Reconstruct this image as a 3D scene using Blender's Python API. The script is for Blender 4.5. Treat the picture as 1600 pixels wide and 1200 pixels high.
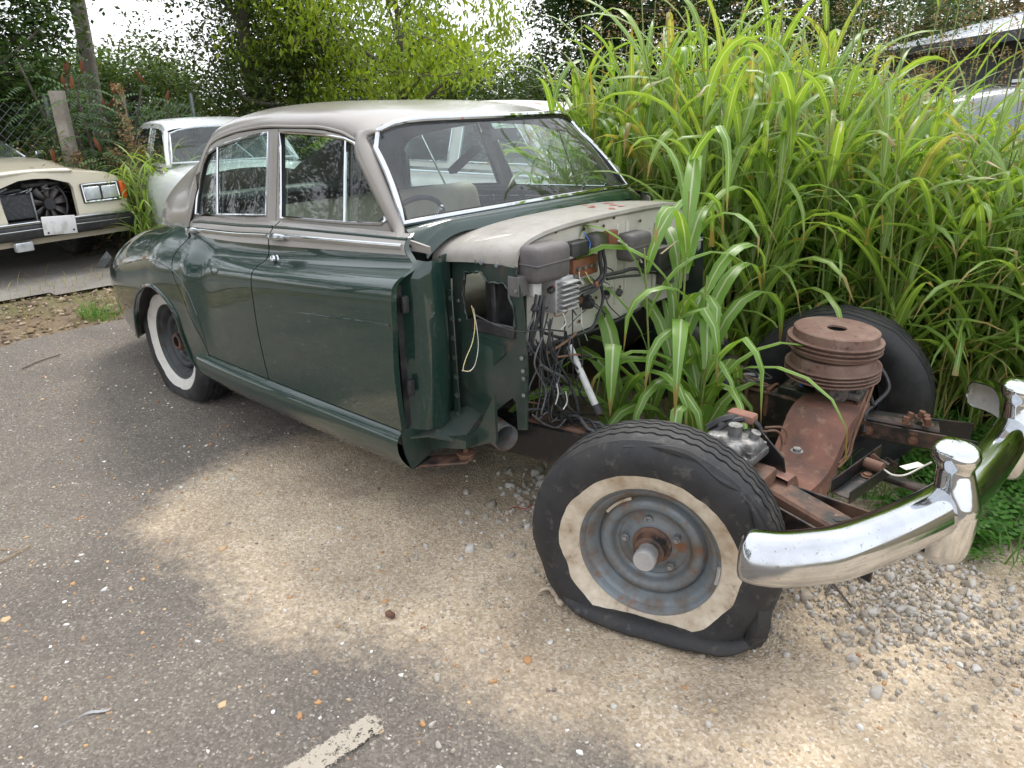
import bpy, bmesh, math, random
import numpy as np
from mathutils import Vector, Matrix
from mathutils.geometry import delaunay_2d_cdt
random.seed(7); np.random.seed(7)
for o in list(bpy.data.objects): bpy.data.objects.remove(o, do_unlink=True)
SC = bpy.context.scene
COL = SC.collection
R_ = math.radians
# ------------------------------------------------------------------ camera
CAM = np.array([0.949, -2.3928, 1.5351]); YAW, PITCH, ROLL = 2.3087, -0.3706, -0.0202; FPX = 1142.78
_d = np.array([math.cos(PITCH)*math.cos(YAW), math.cos(PITCH)*math.sin(YAW), math.sin(PITCH)])
_r = np.cross(_d, [0, 0, 1]); _r /= np.linalg.norm(_r); _u = np.cross(_r, _d)
_c, _s = math.cos(ROLL), math.sin(ROLL)
CR, CU = _c*_r+_s*_u, -_s*_r+_c*_u
cam = bpy.data.cameras.new('camera'); camo = bpy.data.objects.new('camera', cam); COL.objects.link(camo)
cam.sensor_fit = 'HORIZONTAL'; cam.sensor_width = 36; cam.lens = 36*FPX/1600
cam.clip_start = 0.05; cam.clip_end = 2000
camo.matrix_world = Matrix([[CR[0], CU[0], -_d[0], CAM[0]], [CR[1], CU[1], -_d[1], CAM[1]], [CR[2], CU[2], -_d[2], CAM[2]], [0, 0, 0, 1]])
SC.camera = camo
# ------------------------------------------------------------------ sky, sun, exposure
SUN_AZ, SUN_EL = R_(118), R_(58)          # direction towards the sun, from +x anticlockwise
W = bpy.data.worlds.new('World'); SC.world = W; W.use_nodes = True
nt = W.node_tree; bg = nt.nodes['Background']
sky = nt.nodes.new('ShaderNodeTexSky'); sky.sky_type = 'NISHITA'; sky.sun_disc = False
sky.sun_elevation = SUN_EL; sky.sun_rotation = math.pi/2-SUN_AZ; sky.dust_density = 3; sky.air_density = 1.2
tc = nt.nodes.new('ShaderNodeTexCoord')
nz = nt.nodes.new('ShaderNodeTexNoise'); nz.inputs['Scale'].default_value = 2.2; nz.inputs['Detail'].default_value = 5
nt.links.new(tc.outputs['Generated'], nz.inputs['Vector'])
rp = nt.nodes.new('ShaderNodeValToRGB'); rp.color_ramp.elements[0].position = .30; rp.color_ramp.elements[1].position = .70
rp.color_ramp.elements[0].color = (.70,.70,.70,1); rp.color_ramp.elements[1].color = (.93,.93,.93,1)
nt.links.new(nz.outputs['Fac'], rp.inputs['Fac'])
mx = nt.nodes.new('ShaderNodeMix'); mx.data_type = 'RGBA'
mx.inputs['B'].default_value = (8.0, 8.2, 8.6, 1)       # thin cloud cover over the blue
nt.links.new(rp.outputs['Color'], mx.inputs['Factor']); nt.links.new(sky.outputs['Color'], mx.inputs['A'])
nt.links.new(mx.outputs['Result'], bg.inputs['Color']); bg.inputs['Strength'].default_value = 0.11
sl = bpy.data.lights.new('sun', 'SUN'); sl.energy = 1.15; sl.angle = R_(18); sl.color = (1, .96, .88)
so = bpy.data.objects.new('sun', sl); COL.objects.link(so)
so.rotation_euler = Vector((math.cos(SUN_AZ)*math.cos(SUN_EL), math.sin(SUN_AZ)*math.cos(SUN_EL), math.sin(SUN_EL))).to_track_quat('Z', 'Y').to_euler()
so.location = (0, 0, 30)
SC.view_settings.view_transform = 'Standard'; SC.view_settings.look = 'None'
SC.view_settings.exposure = 1.1; SC.view_settings.gamma = 1; SC.view_settings.use_curve_mapping = False
SC.render.engine = 'CYCLES'
# ------------------------------------------------------------------ surveying: where a line of sight meets a plane x, y or z = value
def sight(px, py): return CR*((px-800)/FPX) - CU*((py-600)/FPX) + _d
def at(px, py, axis, val):
    d = sight(px, py); t = (val-CAM[axis])/d[axis]; return CAM+t*d
def atx(px, py, v): return at(px, py, 0, v)
def aty(px, py, v): return at(px, py, 1, v)
def atz(px, py, v): return at(px, py, 2, v)
def far(px, dist, z=0.0, py=160):
    d = sight(px, py); h = math.hypot(d[0], d[1]); return np.array([CAM[0]+dist*d[0]/h, CAM[1]+dist*d[1]/h, z])
# ------------------------------------------------------------------ helpers
def tag(o, label=None, cat=None, group=None, kind=None):
    if label: o['label'] = label
    if cat: o['category'] = cat
    if group: o['group'] = group
    if kind: o['kind'] = kind
    return o
def empty(name, loc=(0, 0, 0), rz=0, label=None, cat=None, group=None):
    o = bpy.data.objects.new(name, None); COL.objects.link(o); o.location = loc; o.rotation_euler = (0, 0, rz)
    o.empty_display_size = .1
    return tag(o, label, cat, group)
def mesh_obj(name, verts, faces, mat, parent=None, smooth=True, angle=40, uv=None):
    me = bpy.data.meshes.new(name)
    if isinstance(verts, np.ndarray): verts = verts.tolist()
    me.from_pydata(verts, [], faces)
    if mat: me.materials.append(mat)
    if smooth:
        me.polygons.foreach_set('use_smooth', [True]*len(me.polygons))
        if angle: me.set_sharp_from_angle(angle=R_(angle))
    me.update()
    o = bpy.data.objects.new(name, me); COL.objects.link(o)
    if parent: o.parent = parent
    return o
def fast_quads(name, V, mat, parent=None, uv=None, nper=4, smooth=False):
    """V: (n, nper, 3) separate polygons"""
    n = V.shape[0]; me = bpy.data.meshes.new(name)
    me.vertices.add(n*nper); me.vertices.foreach_set('co', V.reshape(-1).astype(np.float32))
    me.loops.add(n*nper); me.loops.foreach_set('vertex_index', np.arange(n*nper, dtype=np.int32))
    me.polygons.add(n); me.polygons.foreach_set('loop_start', np.arange(0, n*nper, nper, dtype=np.int32))
    me.polygons.foreach_set('loop_total', np.full(n, nper, dtype=np.int32))
    me.update(calc_edges=True); me.materials.append(mat)
    o = bpy.data.objects.new(name, me); COL.objects.link(o)
    if parent: o.parent = parent
    return o
def fast_mesh(name, V, F, mat, parent=None, uv=None, smooth=True):
    """V (n,3), F (m,4) quads, uv (n,2) per vertex"""
    me = bpy.data.meshes.new(name); V = np.asarray(V, np.float32); F = np.asarray(F, np.int32); k = F.shape[1]
    me.vertices.add(len(V)); me.vertices.foreach_set('co', V.reshape(-1))
    me.loops.add(F.size); me.loops.foreach_set('vertex_index', F.reshape(-1))
    me.polygons.add(len(F)); me.polygons.foreach_set('loop_start', np.arange(0, F.size, k, dtype=np.int32))
    me.polygons.foreach_set('loop_total', np.full(len(F), k, dtype=np.int32))
    if smooth: me.polygons.foreach_set('use_smooth', np.ones(len(F), bool))
    me.update(calc_edges=True); me.materials.append(mat)
    if uv is not None:
        l = me.uv_layers.new(name='UVMap'); l.data.foreach_set('uv', np.asarray(uv, np.float32)[F.reshape(-1)].reshape(-1))
    o = bpy.data.objects.new(name, me); COL.objects.link(o)
    if parent: o.parent = parent
    return o
def frame_of(t, up=(0, 0, 1)):
    t = np.asarray(t, float); t = t/ (np.linalg.norm(t)+1e-12); up = np.asarray(up, float)
    a = np.cross(up, t)
    if np.linalg.norm(a) < 1e-4: a = np.cross([1, 0, 0], t)
    a /= np.linalg.norm(a); b = np.cross(t, a); return a, b, t
def spline(P, n, closed=False):
    P = np.asarray(P, float); m = len(P)
    if m < 3 and not closed: return np.array([P[0]+(P[-1]-P[0])*i/(n-1) for i in range(n)])
    if closed: Q = np.vstack([P[-1], P, P[0], P[1]]); seg = m
    else: Q = np.vstack([2*P[0]-P[1], P, 2*P[-1]-P[-2]]); seg = m-1
    out = []
    for i in range(n):
        u = i/(n if closed else n-1)*seg; k = min(int(u), seg-1); f = u-k
        a, b, c, d = Q[k], Q[k+1], Q[k+2], Q[k+3]
        out.append(.5*((2*b)+(-a+c)*f+(2*a-5*b+4*c-d)*f*f+(-a+3*b-3*c+d)*f**3))
    return np.array(out)
def lin(x, xs, ys): return float(np.interp(x, xs, ys))
class MB:
    def __init__(s): s.v = []; s.f = []
    def add(s, v, f):
        o = len(s.v); s.v += [tuple(map(float, p)) for p in v]; s.f += [tuple(i+o for i in q) for q in f]; return s
    def box(s, c, size, rot=None, ax=None):
        hx, hy, hz = size[0]/2, size[1]/2, size[2]/2
        P = np.array([(x, y, z) for x in (-hx, hx) for y in (-hy, hy) for z in (-hz, hz)])
        if rot is not None: P = P @ np.array(Matrix.Rotation(rot, 3, ax or 'Z')).T
        return s.add(P+np.asarray(c), [(0, 1, 3, 2), (4, 6, 7, 5), (0, 4, 5, 1), (2, 3, 7, 6), (0, 2, 6, 4), (1, 5, 7, 3)])
    def rbox(s, c, size, r=.01, seg=2, M=None):
        bm = bmesh.new(); bmesh.ops.create_cube(bm, size=1)
        for v in bm.verts: v.co = Vector((v.co.x*size[0], v.co.y*size[1], v.co.z*size[2]))
        bmesh.ops.bevel(bm, geom=bm.edges[:], offset=min(r, .49*min(size)), segments=seg, profile=.5, affect='EDGES')
        P = np.array([v.co[:] for v in bm.verts])
        if M is not None: P = P @ np.array(M).T
        s.add(P+np.asarray(c), [tuple(v.index for v in f.verts) for f in bm.faces]); bm.free(); return s
    def beam(s, p0, p1, w, h, up=(0, 0, 1), r=.004):
        p0 = np.asarray(p0, float); p1 = np.asarray(p1, float); a, b, t = frame_of(p1-p0, up)
        return s.rbox((p0+p1)/2, (np.linalg.norm(p1-p0), w, h), r, 1, np.column_stack([t, a, b]))
    def cyl(s, p0, p1, r0, r1=None, n=16, caps=True):
        r1 = r0 if r1 is None else r1; p0 = np.asarray(p0, float); p1 = np.asarray(p1, float); a, b, t = frame_of(p1-p0)
        an = np.linspace(0, 2*math.pi, n, endpoint=False); ring = np.outer(np.cos(an), a)+np.outer(np.sin(an), b)
        V = np.vstack([p0+ring*r0, p1+ring*r1]); F = [(i, (i+1) % n, n+(i+1) % n, n+i) for i in range(n)]
        if caps: F += [tuple(range(n))[::-1], tuple(range(n, 2*n))]
        return s.add(V, F)
    def hexbolt(s, p, d, r=.011, h=.01):
        d = np.asarray(d, float); d /= np.linalg.norm(d); p = np.asarray(p, float)
        s.cyl(p, p+d*.002, r*1.5, n=12); return s.cyl(p, p+d*h, r, n=6)
    def tube(s, path, r, n=8, closed=False, flat=1.0, up=(0, 0, 1), caps=True):
        P = np.asarray(path, float); m = len(P); rr = np.full(m, r) if np.isscalar(r) else np.asarray(r)
        an = np.linspace(0, 2*math.pi, n, endpoint=False); V = []; prev = None
        for i in range(m):
            if closed: t = P[(i+1) % m]-P[i-1]
            else: t = P[min(i+1, m-1)]-P[max(i-1, 0)]
            if prev is None: a, b, t = frame_of(t, up)
            else:
                t = t/(np.linalg.norm(t)+1e-12); a = prev-t*np.dot(prev, t); a /= (np.linalg.norm(a)+1e-12); b = np.cross(t, a)
            prev = a
            V.append(P[i]+rr[i]*(np.outer(np.cos(an), a)+flat*np.outer(np.sin(an), b)))
        V = np.vstack(V); F = []
        for i in range(m if closed else m-1):
            j = (i+1) % m
            F += [(i*n+k, i*n+(k+1) % n, j*n+(k+1) % n, j*n+k) for k in range(n)]
        if not closed and caps: F += [tuple(range(n))[::-1], tuple(range((m-1)*n, m*n))]
        return s.add(V, F)
    def grid(s, rows, closed_u=False, flip=False):
        A = np.asarray(rows, float); m, n = A.shape[:2]; F = []
        for i in range(m-1):
            for j in range(n if closed_u else n-1):
                k = (j+1) % n; q = (i*n+j, i*n+k, (i+1)*n+k, (i+1)*n+j); F.append(q[::-1] if flip else q)
        return s.add(A.reshape(-1, 3), F)
    def lathe(s, prof, o, axis, n=48, caps=False, a0=0.0):
        a, b, t = frame_of(axis); o = np.asarray(o, float); an = np.linspace(0, 2*math.pi, n, endpoint=False)+a0
        ring = np.outer(np.cos(an), a)+np.outer(np.sin(an), b)
        rows = [o+t*h+ring*r for (r, h) in prof]
        s.grid(rows, closed_u=True); return s
    def prism(s, outline, off):
        """outline: closed list of 3d points (planar), extruded by vector off"""
        O = np.asarray(outline, float); n = len(O)
        return s.add(np.vstack([O, O+np.asarray(off)]), [tuple(range(n))[::-1], tuple(range(n, 2*n))]+[(i, (i+1) % n, n+(i+1) % n, n+i) for i in range(n)])
    def mirror(s):
        s.v = [(x, -y, z) for x, y, z in s.v]; s.f = [q[::-1] for q in s.f]; return s
    def build(s, name, mat, parent=None, smooth=True, angle=40, solid=0, label=None):
        o = mesh_obj(name, s.v, s.f, mat, parent, smooth, angle)
        if solid:
            m = o.modifiers.new('solid', 'SOLIDIFY'); m.thickness = abs(solid); m.offset = -1 if solid > 0 else 1
        if label: o['label'] = label
        return o
def bolts(items, mat, parent, r=.011, h=.01, name='bolt'):
    for p, d in items: MB().hexbolt(p, d, r, h).build(name, mat, parent)
def inpoly(P, poly):
    x, y = P[:, 0], P[:, 1]; r = np.zeros(len(P), bool); q = np.asarray(poly); j = len(q)-1
    for i in range(len(q)):
        c = ((q[i, 1] > y) != (q[j, 1] > y)) & (x < (q[j, 0]-q[i, 0])*(y-q[i, 1])/(q[j, 1]-q[i, 1]+1e-15)+q[i, 0]); r ^= c; j = i
    return r
def densify(poly, step):
    out = []; n = len(poly)
    for i in range(n):
        a = np.asarray(poly[i], float); b = np.asarray(poly[(i+1) % n], float); k = max(1, int(np.linalg.norm(b-a)/step))
        out += [a+(b-a)*t/k for t in range(k)]
    return out
def cut_sheet(outer, holes=(), step=.03):
    """triangulate a flat outline with holes -> 2d verts, tris"""
    loops = [densify(outer, step)]+[densify(h, step) for h in holes]
    pts = []; edges = []
    for L in loops:
        o = len(pts); pts += [tuple(p) for p in L]; edges += [(o+i, o+(i+1) % len(L)) for i in range(len(L))]
    lo = np.min(np.array(loops[0]), 0); hi = np.max(np.array(loops[0]), 0)
    gx, gy = np.meshgrid(np.arange(lo[0]+step/2, hi[0], step), np.arange(lo[1]+step/2, hi[1], step))
    G = np.column_stack([gx.ravel(), gy.ravel()]); keep = inpoly(G, outer)
    for h in holes: keep &= ~inpoly(G, h)
    B = np.array(pts)
    G = G[keep]
    if len(G):
        d = np.min(((G[:, None, :]-B[None])**2).sum(-1), 1); G = G[d > (.45*step)**2]
    V, _, F, *_r2 = delaunay_2d_cdt([Vector(p) for p in pts]+[Vector(g) for g in G], edges, [], 0, 1e-5)
    V = np.array([v[:] for v in V]); F = [tuple(f) for f in F]
    C = np.array([V[list(f)].mean(0) for f in F]); ok = inpoly(C, outer)
    for h in holes: ok &= ~inpoly(C, h)
    F = [f for f, k in zip(F, ok) if k]
    return V, F
def rim(V3, F, off):
    """boundary edges of a sheet folded back by vector off"""
    cnt = {}
    for f in F:
        for i in range(len(f)):
            a, b = f[i], f[(i+1) % len(f)]; cnt[(a, b)] = 1
    E = [(a, b) for (a, b) in cnt if (b, a) not in cnt]
    V3 = list(map(tuple, V3)); F = list(F); mp = {}; off = np.asarray(off)
    for a, b in E:
        for k in (a, b):
            if k not in mp: mp[k] = len(V3); V3.append(tuple(np.asarray(V3[k])+off))
        F.append((b, a, mp[a], mp[b]))
    return V3, F
# ------------------------------------------------------------------ materials
def new_mat(name):
    m = bpy.data.materials.new(name); m.use_nodes = True; n = m.node_tree; b = n.nodes['Principled BSDF']; return m, n, b
def coords(n, scale=None, kind='Object'):
    t = n.nodes.new('ShaderNodeTexCoord'); return t.outputs[kind]
def noise(n, vec, scale, detail=4, rough=.55, dist=0):
    k = n.nodes.new('ShaderNodeTexNoise'); k.inputs['Scale'].default_value = scale; k.inputs['Detail'].default_value = detail
    k.inputs['Roughness'].default_value = rough; k.inputs['Distortion'].default_value = dist
    n.links.new(vec, k.inputs['Vector']); return k.outputs['Fac']
def ramp(n, fac, lo, hi, c0=(0, 0, 0, 1), c1=(1, 1, 1, 1)):
    r = n.nodes.new('ShaderNodeValToRGB'); e = r.color_ramp.elements; e[0].position = lo; e[1].position = hi
    e[0].color = c0; e[1].color = c1; n.links.new(fac, r.inputs['Fac']); return r.outputs['Color']
def mixc(n, fac, a, b):
    m = n.nodes.new('ShaderNodeMix'); m.data_type = 'RGBA'
    for k, v in (('A', a), ('B', b)):
        if isinstance(v, tuple): m.inputs[k].default_value = (*v[:3], 1)
        else: n.links.new(v, m.inputs[k])
    if isinstance(fac, (int, float)): m.inputs['Factor'].default_value = fac
    else: n.links.new(fac, m.inputs['Factor'])
    return m.outputs['Result']
def bump(n, b, height, strength, dist=.01):
    k = n.nodes.new('ShaderNodeBump'); k.inputs['Strength'].default_value = strength; k.inputs['Distance'].default_value = dist
    n.links.new(height, k.inputs['Height']); n.links.new(k.outputs['Normal'], b.inputs['Normal'])
def worn(name, c, c2, scale=6, lo=.45, hi=.65, rough=.5, rough2=None, metal=0.0, metal2=None, bumps=.15, c3=None, lo3=.6, hi3=.7, scale3=25, coat=0, bscale=90, spec=.5):
    """base colour c with patches c2 (and small flecks c3) by noise"""
    m, n, b = new_mat(name); v = coords(n); f = ramp(n, noise(n, v, scale, 8, .62), lo, hi)
    col = mixc(n, f, c, c2)
    if c3: col = mixc(n, ramp(n, noise(n, v, scale3, 6, .65), lo3, hi3), col, c3)
    n.links.new(col, b.inputs['Base Color'])
    fine = noise(n, v, bscale, 5, .6)
    rr = n.nodes.new('ShaderNodeMapRange'); rr.inputs['To Min'].default_value = rough; rr.inputs['To Max'].default_value = rough if rough2 is None else rough2
    n.links.new(f, rr.inputs['Value']); n.links.new(rr.outputs['Result'], b.inputs['Roughness'])
    if metal2 is None: b.inputs['Metallic'].default_value = metal
    else:
        mm = n.nodes.new('ShaderNodeMapRange'); mm.inputs['To Min'].default_value = metal; mm.inputs['To Max'].default_value = metal2
        n.links.new(f, mm.inputs['Value']); n.links.new(mm.outputs['Result'], b.inputs['Metallic'])
    b.inputs['Specular IOR Level'].default_value = spec
    if coat: b.inputs['Coat Weight'].default_value = coat; b.inputs['Coat Roughness'].default_value = .05
    if bumps: bump(n, b, fine, bumps, .004)
    return m
def car_paint(name, c, dust, dust_amt=.35, rough=.22, coat=1.0, coat_r=.05, wave=.05):
    m, n, b = new_mat(name); v = coords(n)
    f1 = ramp(n, noise(n, v, 5, 8, .65), .42, .85); f2 = ramp(n, noise(n, v, 60, 6, .7), .40, .8)
    mu = n.nodes.new('ShaderNodeMath'); mu.operation = 'MULTIPLY'; n.links.new(f1, mu.inputs[0]); n.links.new(f2, mu.inputs[1])
    mu2 = n.nodes.new('ShaderNodeMath'); mu2.operation = 'MULTIPLY'; n.links.new(mu.outputs[0], mu2.inputs[0]); mu2.inputs[1].default_value = dust_amt
    n.links.new(mixc(n, mu2.outputs[0], c, dust), b.inputs['Base Color'])
    b.inputs['Roughness'].default_value = rough; b.inputs['Coat Weight'].default_value = coat; b.inputs['Specular IOR Level'].default_value = .12; b.inputs['Coat IOR'].default_value = 1.6
    # wiped dust and fine scratches in the clear layer
    mp = n.nodes.new('ShaderNodeMapping'); mp.inputs['Scale'].default_value = (3, 3, 40); n.links.new(v, mp.inputs['Vector'])
    s = noise(n, mp.outputs['Vector'], 6, 6, .7)
    rr = n.nodes.new('ShaderNodeMapRange'); rr.inputs['From Min'].default_value = .35; rr.inputs['From Max'].default_value = .75
    rr.inputs['To Min'].default_value = coat_r; rr.inputs['To Max'].default_value = coat_r+.06
    n.links.new(s, rr.inputs['Value']); n.links.new(rr.outputs['Result'], b.inputs['Coat Roughness'])
    k = n.nodes.new('ShaderNodeBump'); k.inputs['Strength'].default_value = wave; k.inputs['Distance'].default_value = .02
    n.links.new(noise(n, v, 4, 2), k.inputs['Height']); n.links.new(k.outputs['Normal'], b.inputs['Coat Normal']); n.links.new(k.outputs['Normal'], b.inputs['Normal'])
    return m
def glass_mat(name, tint=(.75, .85, .82), film=.10, film_col=(.45, .48, .5)):
    m, n, b = new_mat(name); n.nodes.remove(b); out = n.nodes['Material Output']
    tr = n.nodes.new('ShaderNodeBsdfTransparent'); tr.inputs['Color'].default_value = (*tint, 1)
    gl = n.nodes.new('ShaderNodeBsdfGlossy'); gl.inputs['Roughness'].default_value = .02
    df = n.nodes.new('ShaderNodeBsdfDiffuse'); df.inputs['Color'].default_value = (*film_col, 1)
    fr = n.nodes.new('ShaderNodeFresnel'); ge = n.nodes.new('ShaderNodeNewGeometry'); im = n.nodes.new('ShaderNodeMapRange'); im.inputs['To Min'].default_value = 1.52; im.inputs['To Max'].default_value = 1/1.52
    n.links.new(ge.outputs['Backfacing'], im.inputs['Value']); n.links.new(im.outputs['Result'], fr.inputs['IOR'])     # same reflectance seen from either side of the pane
    a = n.nodes.new('ShaderNodeMixShader'); bb = n.nodes.new('ShaderNodeMixShader')
    v = coords(n); nf = ramp(n, noise(n, v, 7, 7, .65), .3, .8, (film*.4,)*3+(1,), (film*1.6,)*3+(1,))
    n.links.new(nf, a.inputs[0]); n.links.new(tr.outputs[0], a.inputs[1]); n.links.new(df.outputs[0], a.inputs[2])
    mul = n.nodes.new('ShaderNodeMath'); mul.operation = 'MULTIPLY'; mul.inputs[1].default_value = 1.35; mul.use_clamp = True
    n.links.new(fr.outputs[0], mul.inputs[0])
    n.links.new(mul.outputs[0], bb.inputs[0]); n.links.new(a.outputs[0], bb.inputs[1]); n.links.new(gl.outputs[0], bb.inputs[2])
    n.links.new(bb.outputs[0], out.inputs['Surface']); return m
def leaf_mat(name, cols, trans=.4, midrib=None, rough=.45, blotch=None, spec=.35):
    """colour varies leaf by leaf; light comes through the blade"""
    m, n, b = new_mat(name); out = n.nodes['Material Output']; g = n.nodes.new('ShaderNodeNewGeometry')
    r = n.nodes.new('ShaderNodeValToRGB'); e = r.color_ramp.elements
    while len(e) < len(cols): e.new(.5)
    for i, c in enumerate(cols): e[i].position = i/(len(cols)-1); e[i].color = (*c, 1)
    n.links.new(g.outputs['Random Per Island'], r.inputs['Fac']); col = r.outputs['Color']
    if blotch:
        col = mixc(n, ramp(n, noise(n, coords(n), blotch[1], 4), .5, .75), col, blotch[0])
    if midrib:
        uv = n.nodes.new('ShaderNodeUVMap'); sp = n.nodes.new('ShaderNodeSeparateXYZ'); n.links.new(uv.outputs[0], sp.inputs[0])
        s = n.nodes.new('ShaderNodeMath'); s.operation = 'SUBTRACT'; n.links.new(sp.outputs['X'], s.inputs[0]); s.inputs[1].default_value = .5
        ab = n.nodes.new('ShaderNodeMath'); ab.operation = 'ABSOLUTE'; n.links.new(s.outputs[0], ab.inputs[0])
        f = ramp(n, ab.outputs[0], .035, .085, (1, 1, 1, 1), (0, 0, 0, 1)); col = mixc(n, f, col, midrib)
        # fine parallel veins
        w = n.nodes.new('ShaderNodeTexWave'); w.inputs['Scale'].default_value = 9; w.inputs['Distortion'].default_value = 0
        n.links.new(uv.outputs[0], w.inputs['Vector'])
        mm = n.nodes.new('ShaderNodeMix'); mm.data_type = 'RGBA'; mm.blend_type = 'MULTIPLY'; mm.inputs['Factor'].default_value = .14
        n.links.new(col, mm.inputs['A']); n.links.new(w.outputs['Color'], mm.inputs['B']); col = mm.outputs['Result']
        # tips and edges drying
        ad_ = n.nodes.new('ShaderNodeMath'); ad_.operation = 'MULTIPLY_ADD'; n.links.new(g.outputs['Random Per Island'], ad_.inputs[0]); ad_.inputs[1].default_value = .16; n.links.new(sp.outputs['Y'], ad_.inputs[2]); tip = ramp(n, ad_.outputs[0], .94, 1.08); col = mixc(n, tip, col, (.30, .22, .07))
    n.links.new(col, b.inputs['Base Color']); b.inputs['Roughness'].default_value = rough; b.inputs['Specular IOR Level'].default_value = spec
    t = n.nodes.new('ShaderNodeBsdfTranslucent')
    h = n.nodes.new('ShaderNodeMix'); h.data_type = 'RGBA'; h.blend_type = 'MULTIPLY'; h.inputs['Factor'].default_value = 1
    n.links.new(col, h.inputs['A']); h.inputs['B'].default_value = (1.35, 1.3, .55, 1); n.links.new(h.outputs['Result'], t.inputs['Color'])
    mxs = n.nodes.new('ShaderNodeMixShader'); mxs.inputs[0].default_value = trans
    n.links.new(b.outputs[0], mxs.inputs[1]); n.links.new(t.outputs[0], mxs.inputs[2]); n.links.new(mxs.outputs[0], out.inputs['Surface'])
    return m
M = {}
M['green'] = car_paint('green_paint', (.011, .033, .0255), (.12, .11, .09), .42, .30, 1.0, .012)
M['green_dull'] = worn('dull_green_paint', (.016, .038, .029), (.045, .05, .042), 7, .4, .7, .35, .55, c3=(.10, .045, .03), lo3=.62, hi3=.72, scale3=14, coat=.4)
M['beige'] = car_paint('beige_paint', (.285, .262, .234), (.20, .18, .158), .6, .32, .7, .09)
M['beige_dull'] = worn('dusty_beige_paint', (.34, .318, .285), (.25, .232, .202), 9, .4, .7, .42, .6, c3=(.20, .17, .14), lo3=.60, hi3=.72, scale3=60, coat=.2)
M['chrome'] = worn('chrome', (.60, .62, .64), (.48, .49, .50), 8, .45, .8, .05, .13, metal=1, bumps=.012, bscale=12)
M['chrome_spot'] = worn('spotted_chrome', (.56, .58, .61), (.44, .45, .47), 7, .42, .72, .06, .20, metal=1, bumps=.02, bscale=14, c3=(.26, .20, .15), lo3=.615, hi3=.71, scale3=95)
M['glass'] = glass_mat('tinted_glass', (.80, .92, .88), .02)
M['screen'] = glass_mat('dusty_screen_glass', (.90, .95, .95), .075, (.42, .46, .50))
M['rubber'] = worn('black_rubber_seal', (.012, .012, .013), (.03, .03, .03), 20, rough=.6, bumps=.1)
M['tyre'] = worn('weathered_tyre_rubber', (.017, .017, .019), (.042, .040, .038), 9, .42, .75, .6, .8, bumps=.35, c3=(.10, .092, .08), lo3=.56, hi3=.78, scale3=26, bscale=130)
M['tyre_dark'] = worn('dark_tyre_rubber', (.014, .014, .016), (.034, .033, .032), 7, rough=.55, rough2=.75, bumps=.2)
M['whitewall'] = worn('dirty_white_rubber', (.64, .57, .46), (.33, .24, .155), 8, .38, .66, .6, .8, c3=(.12, .10, .085), lo3=.60, hi3=.8, scale3=16, bumps=.2, bscale=60)
M['whitewall_clean'] = worn('white_rubber', (.66, .64, .60), (.50, .46, .40), 7, .45, .75, .55, bumps=.1, c3=(.25, .22, .2), lo3=.66, hi3=.8, scale3=20)
M['rim'] = worn('rusting_grey_steel', (.165, .19, .205), (.12, .085, .058), 11, .42, .66, .36, .8, metal=.2, metal2=0, c3=(.20, .085, .035), lo3=.575, hi3=.68, scale3=17, bumps=.25)
M['rim_dark'] = worn('dark_rim_steel', (.05, .055, .06), (.03, .025, .02), 10, rough=.5, metal=.3, c3=(.12, .06, .03), lo3=.63, hi3=.72)
M['rust'] = worn('rust', (.12, .062, .042), (.20, .115, .075), 9, .38, .68, .8, .9, bumps=.35, c3=(.10, .05, .035), lo3=.55, hi3=.7, scale3=30, spec=.2)
M['rust_red'] = worn('red_oxide_steel', (.26, .125, .092), (.15, .095, .08), 9, .40, .66, .72, .9, bumps=.4, c3=(.34, .21, .15), lo3=.56, hi3=.72, scale3=24, spec=.3)
M['drum'] = worn('rusted_cast_iron', (.15, .085, .065), (.23, .16, .125), 8, .4, .7, .72, .9, bumps=.3, c3=(.085, .05, .04), lo3=.55, hi3=.7, scale3=40, spec=.3)
M['frame'] = worn('black_frame_steel', (.012, .012, .013), (.10, .055, .035), 7, .50, .66, .35, .8, bumps=.25, c3=(.17, .095, .06), lo3=.61, hi3=.74, scale3=22)
M['frame_rust'] = worn('rusty_frame_steel', (.16, .09, .062), (.028, .026, .026), 11, .44, .60, .75, .5, bumps=.3, c3=(.28, .17, .11), lo3=.6, hi3=.75, scale3=25, spec=.3)
M['black'] = worn('black_plastic', (.025, .024, .026), (.05, .048, .048), 12, rough=.45, rough2=.6, bumps=.12)
M['greyblack'] = worn('weathered_black_plastic', (.085, .078, .078), (.15, .135, .13), 8, .4, .7, .6, .75, bumps=.2)
M['alu'] = worn('dull_aluminium', (.42, .43, .44), (.27, .27, .27), 20, .4, .7, .38, .55, metal=.85, bumps=.3)
M['alu_dirty'] = worn('greasy_aluminium', (.30, .30, .30), (.075, .07, .065), 22, .40, .62, .36, .7, metal=.8, metal2=.2, bumps=.4, c3=(.14, .09, .06), lo3=.60, hi3=.7, scale3=30)
M['alu_pale'] = worn('pale_cast_aluminium', (.50, .50, .50), (.36, .36, .35), 18, .4, .7, .5, .6, metal=.5, bumps=.25)
M['firewall'] = worn('off_white_bulkhead_paint', (.56, .535, .48), (.42, .39, .33), 5, .45, .8, .42, .6, c3=(.11, .07, .05), lo3=.655, hi3=.70, scale3=20, bumps=.08)
M['whitepipe'] = worn('white_painted_tube', (.60, .60, .58), (.42, .41, .39), 15, rough=.4)
M['wire_black'] = worn('black_cable', (.022, .022, .024), (.05, .05, .052), 30, rough=.5, bumps=0)
M['wire_grey'] = worn('grey_cable', (.09, .09, .095), (.05, .05, .05), 30, rough=.5, bumps=0)
M['wire_white'] = worn('white_cable', (.62, .62, .56), (.45, .45, .4), 30, rough=.5, bumps=0)
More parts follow.
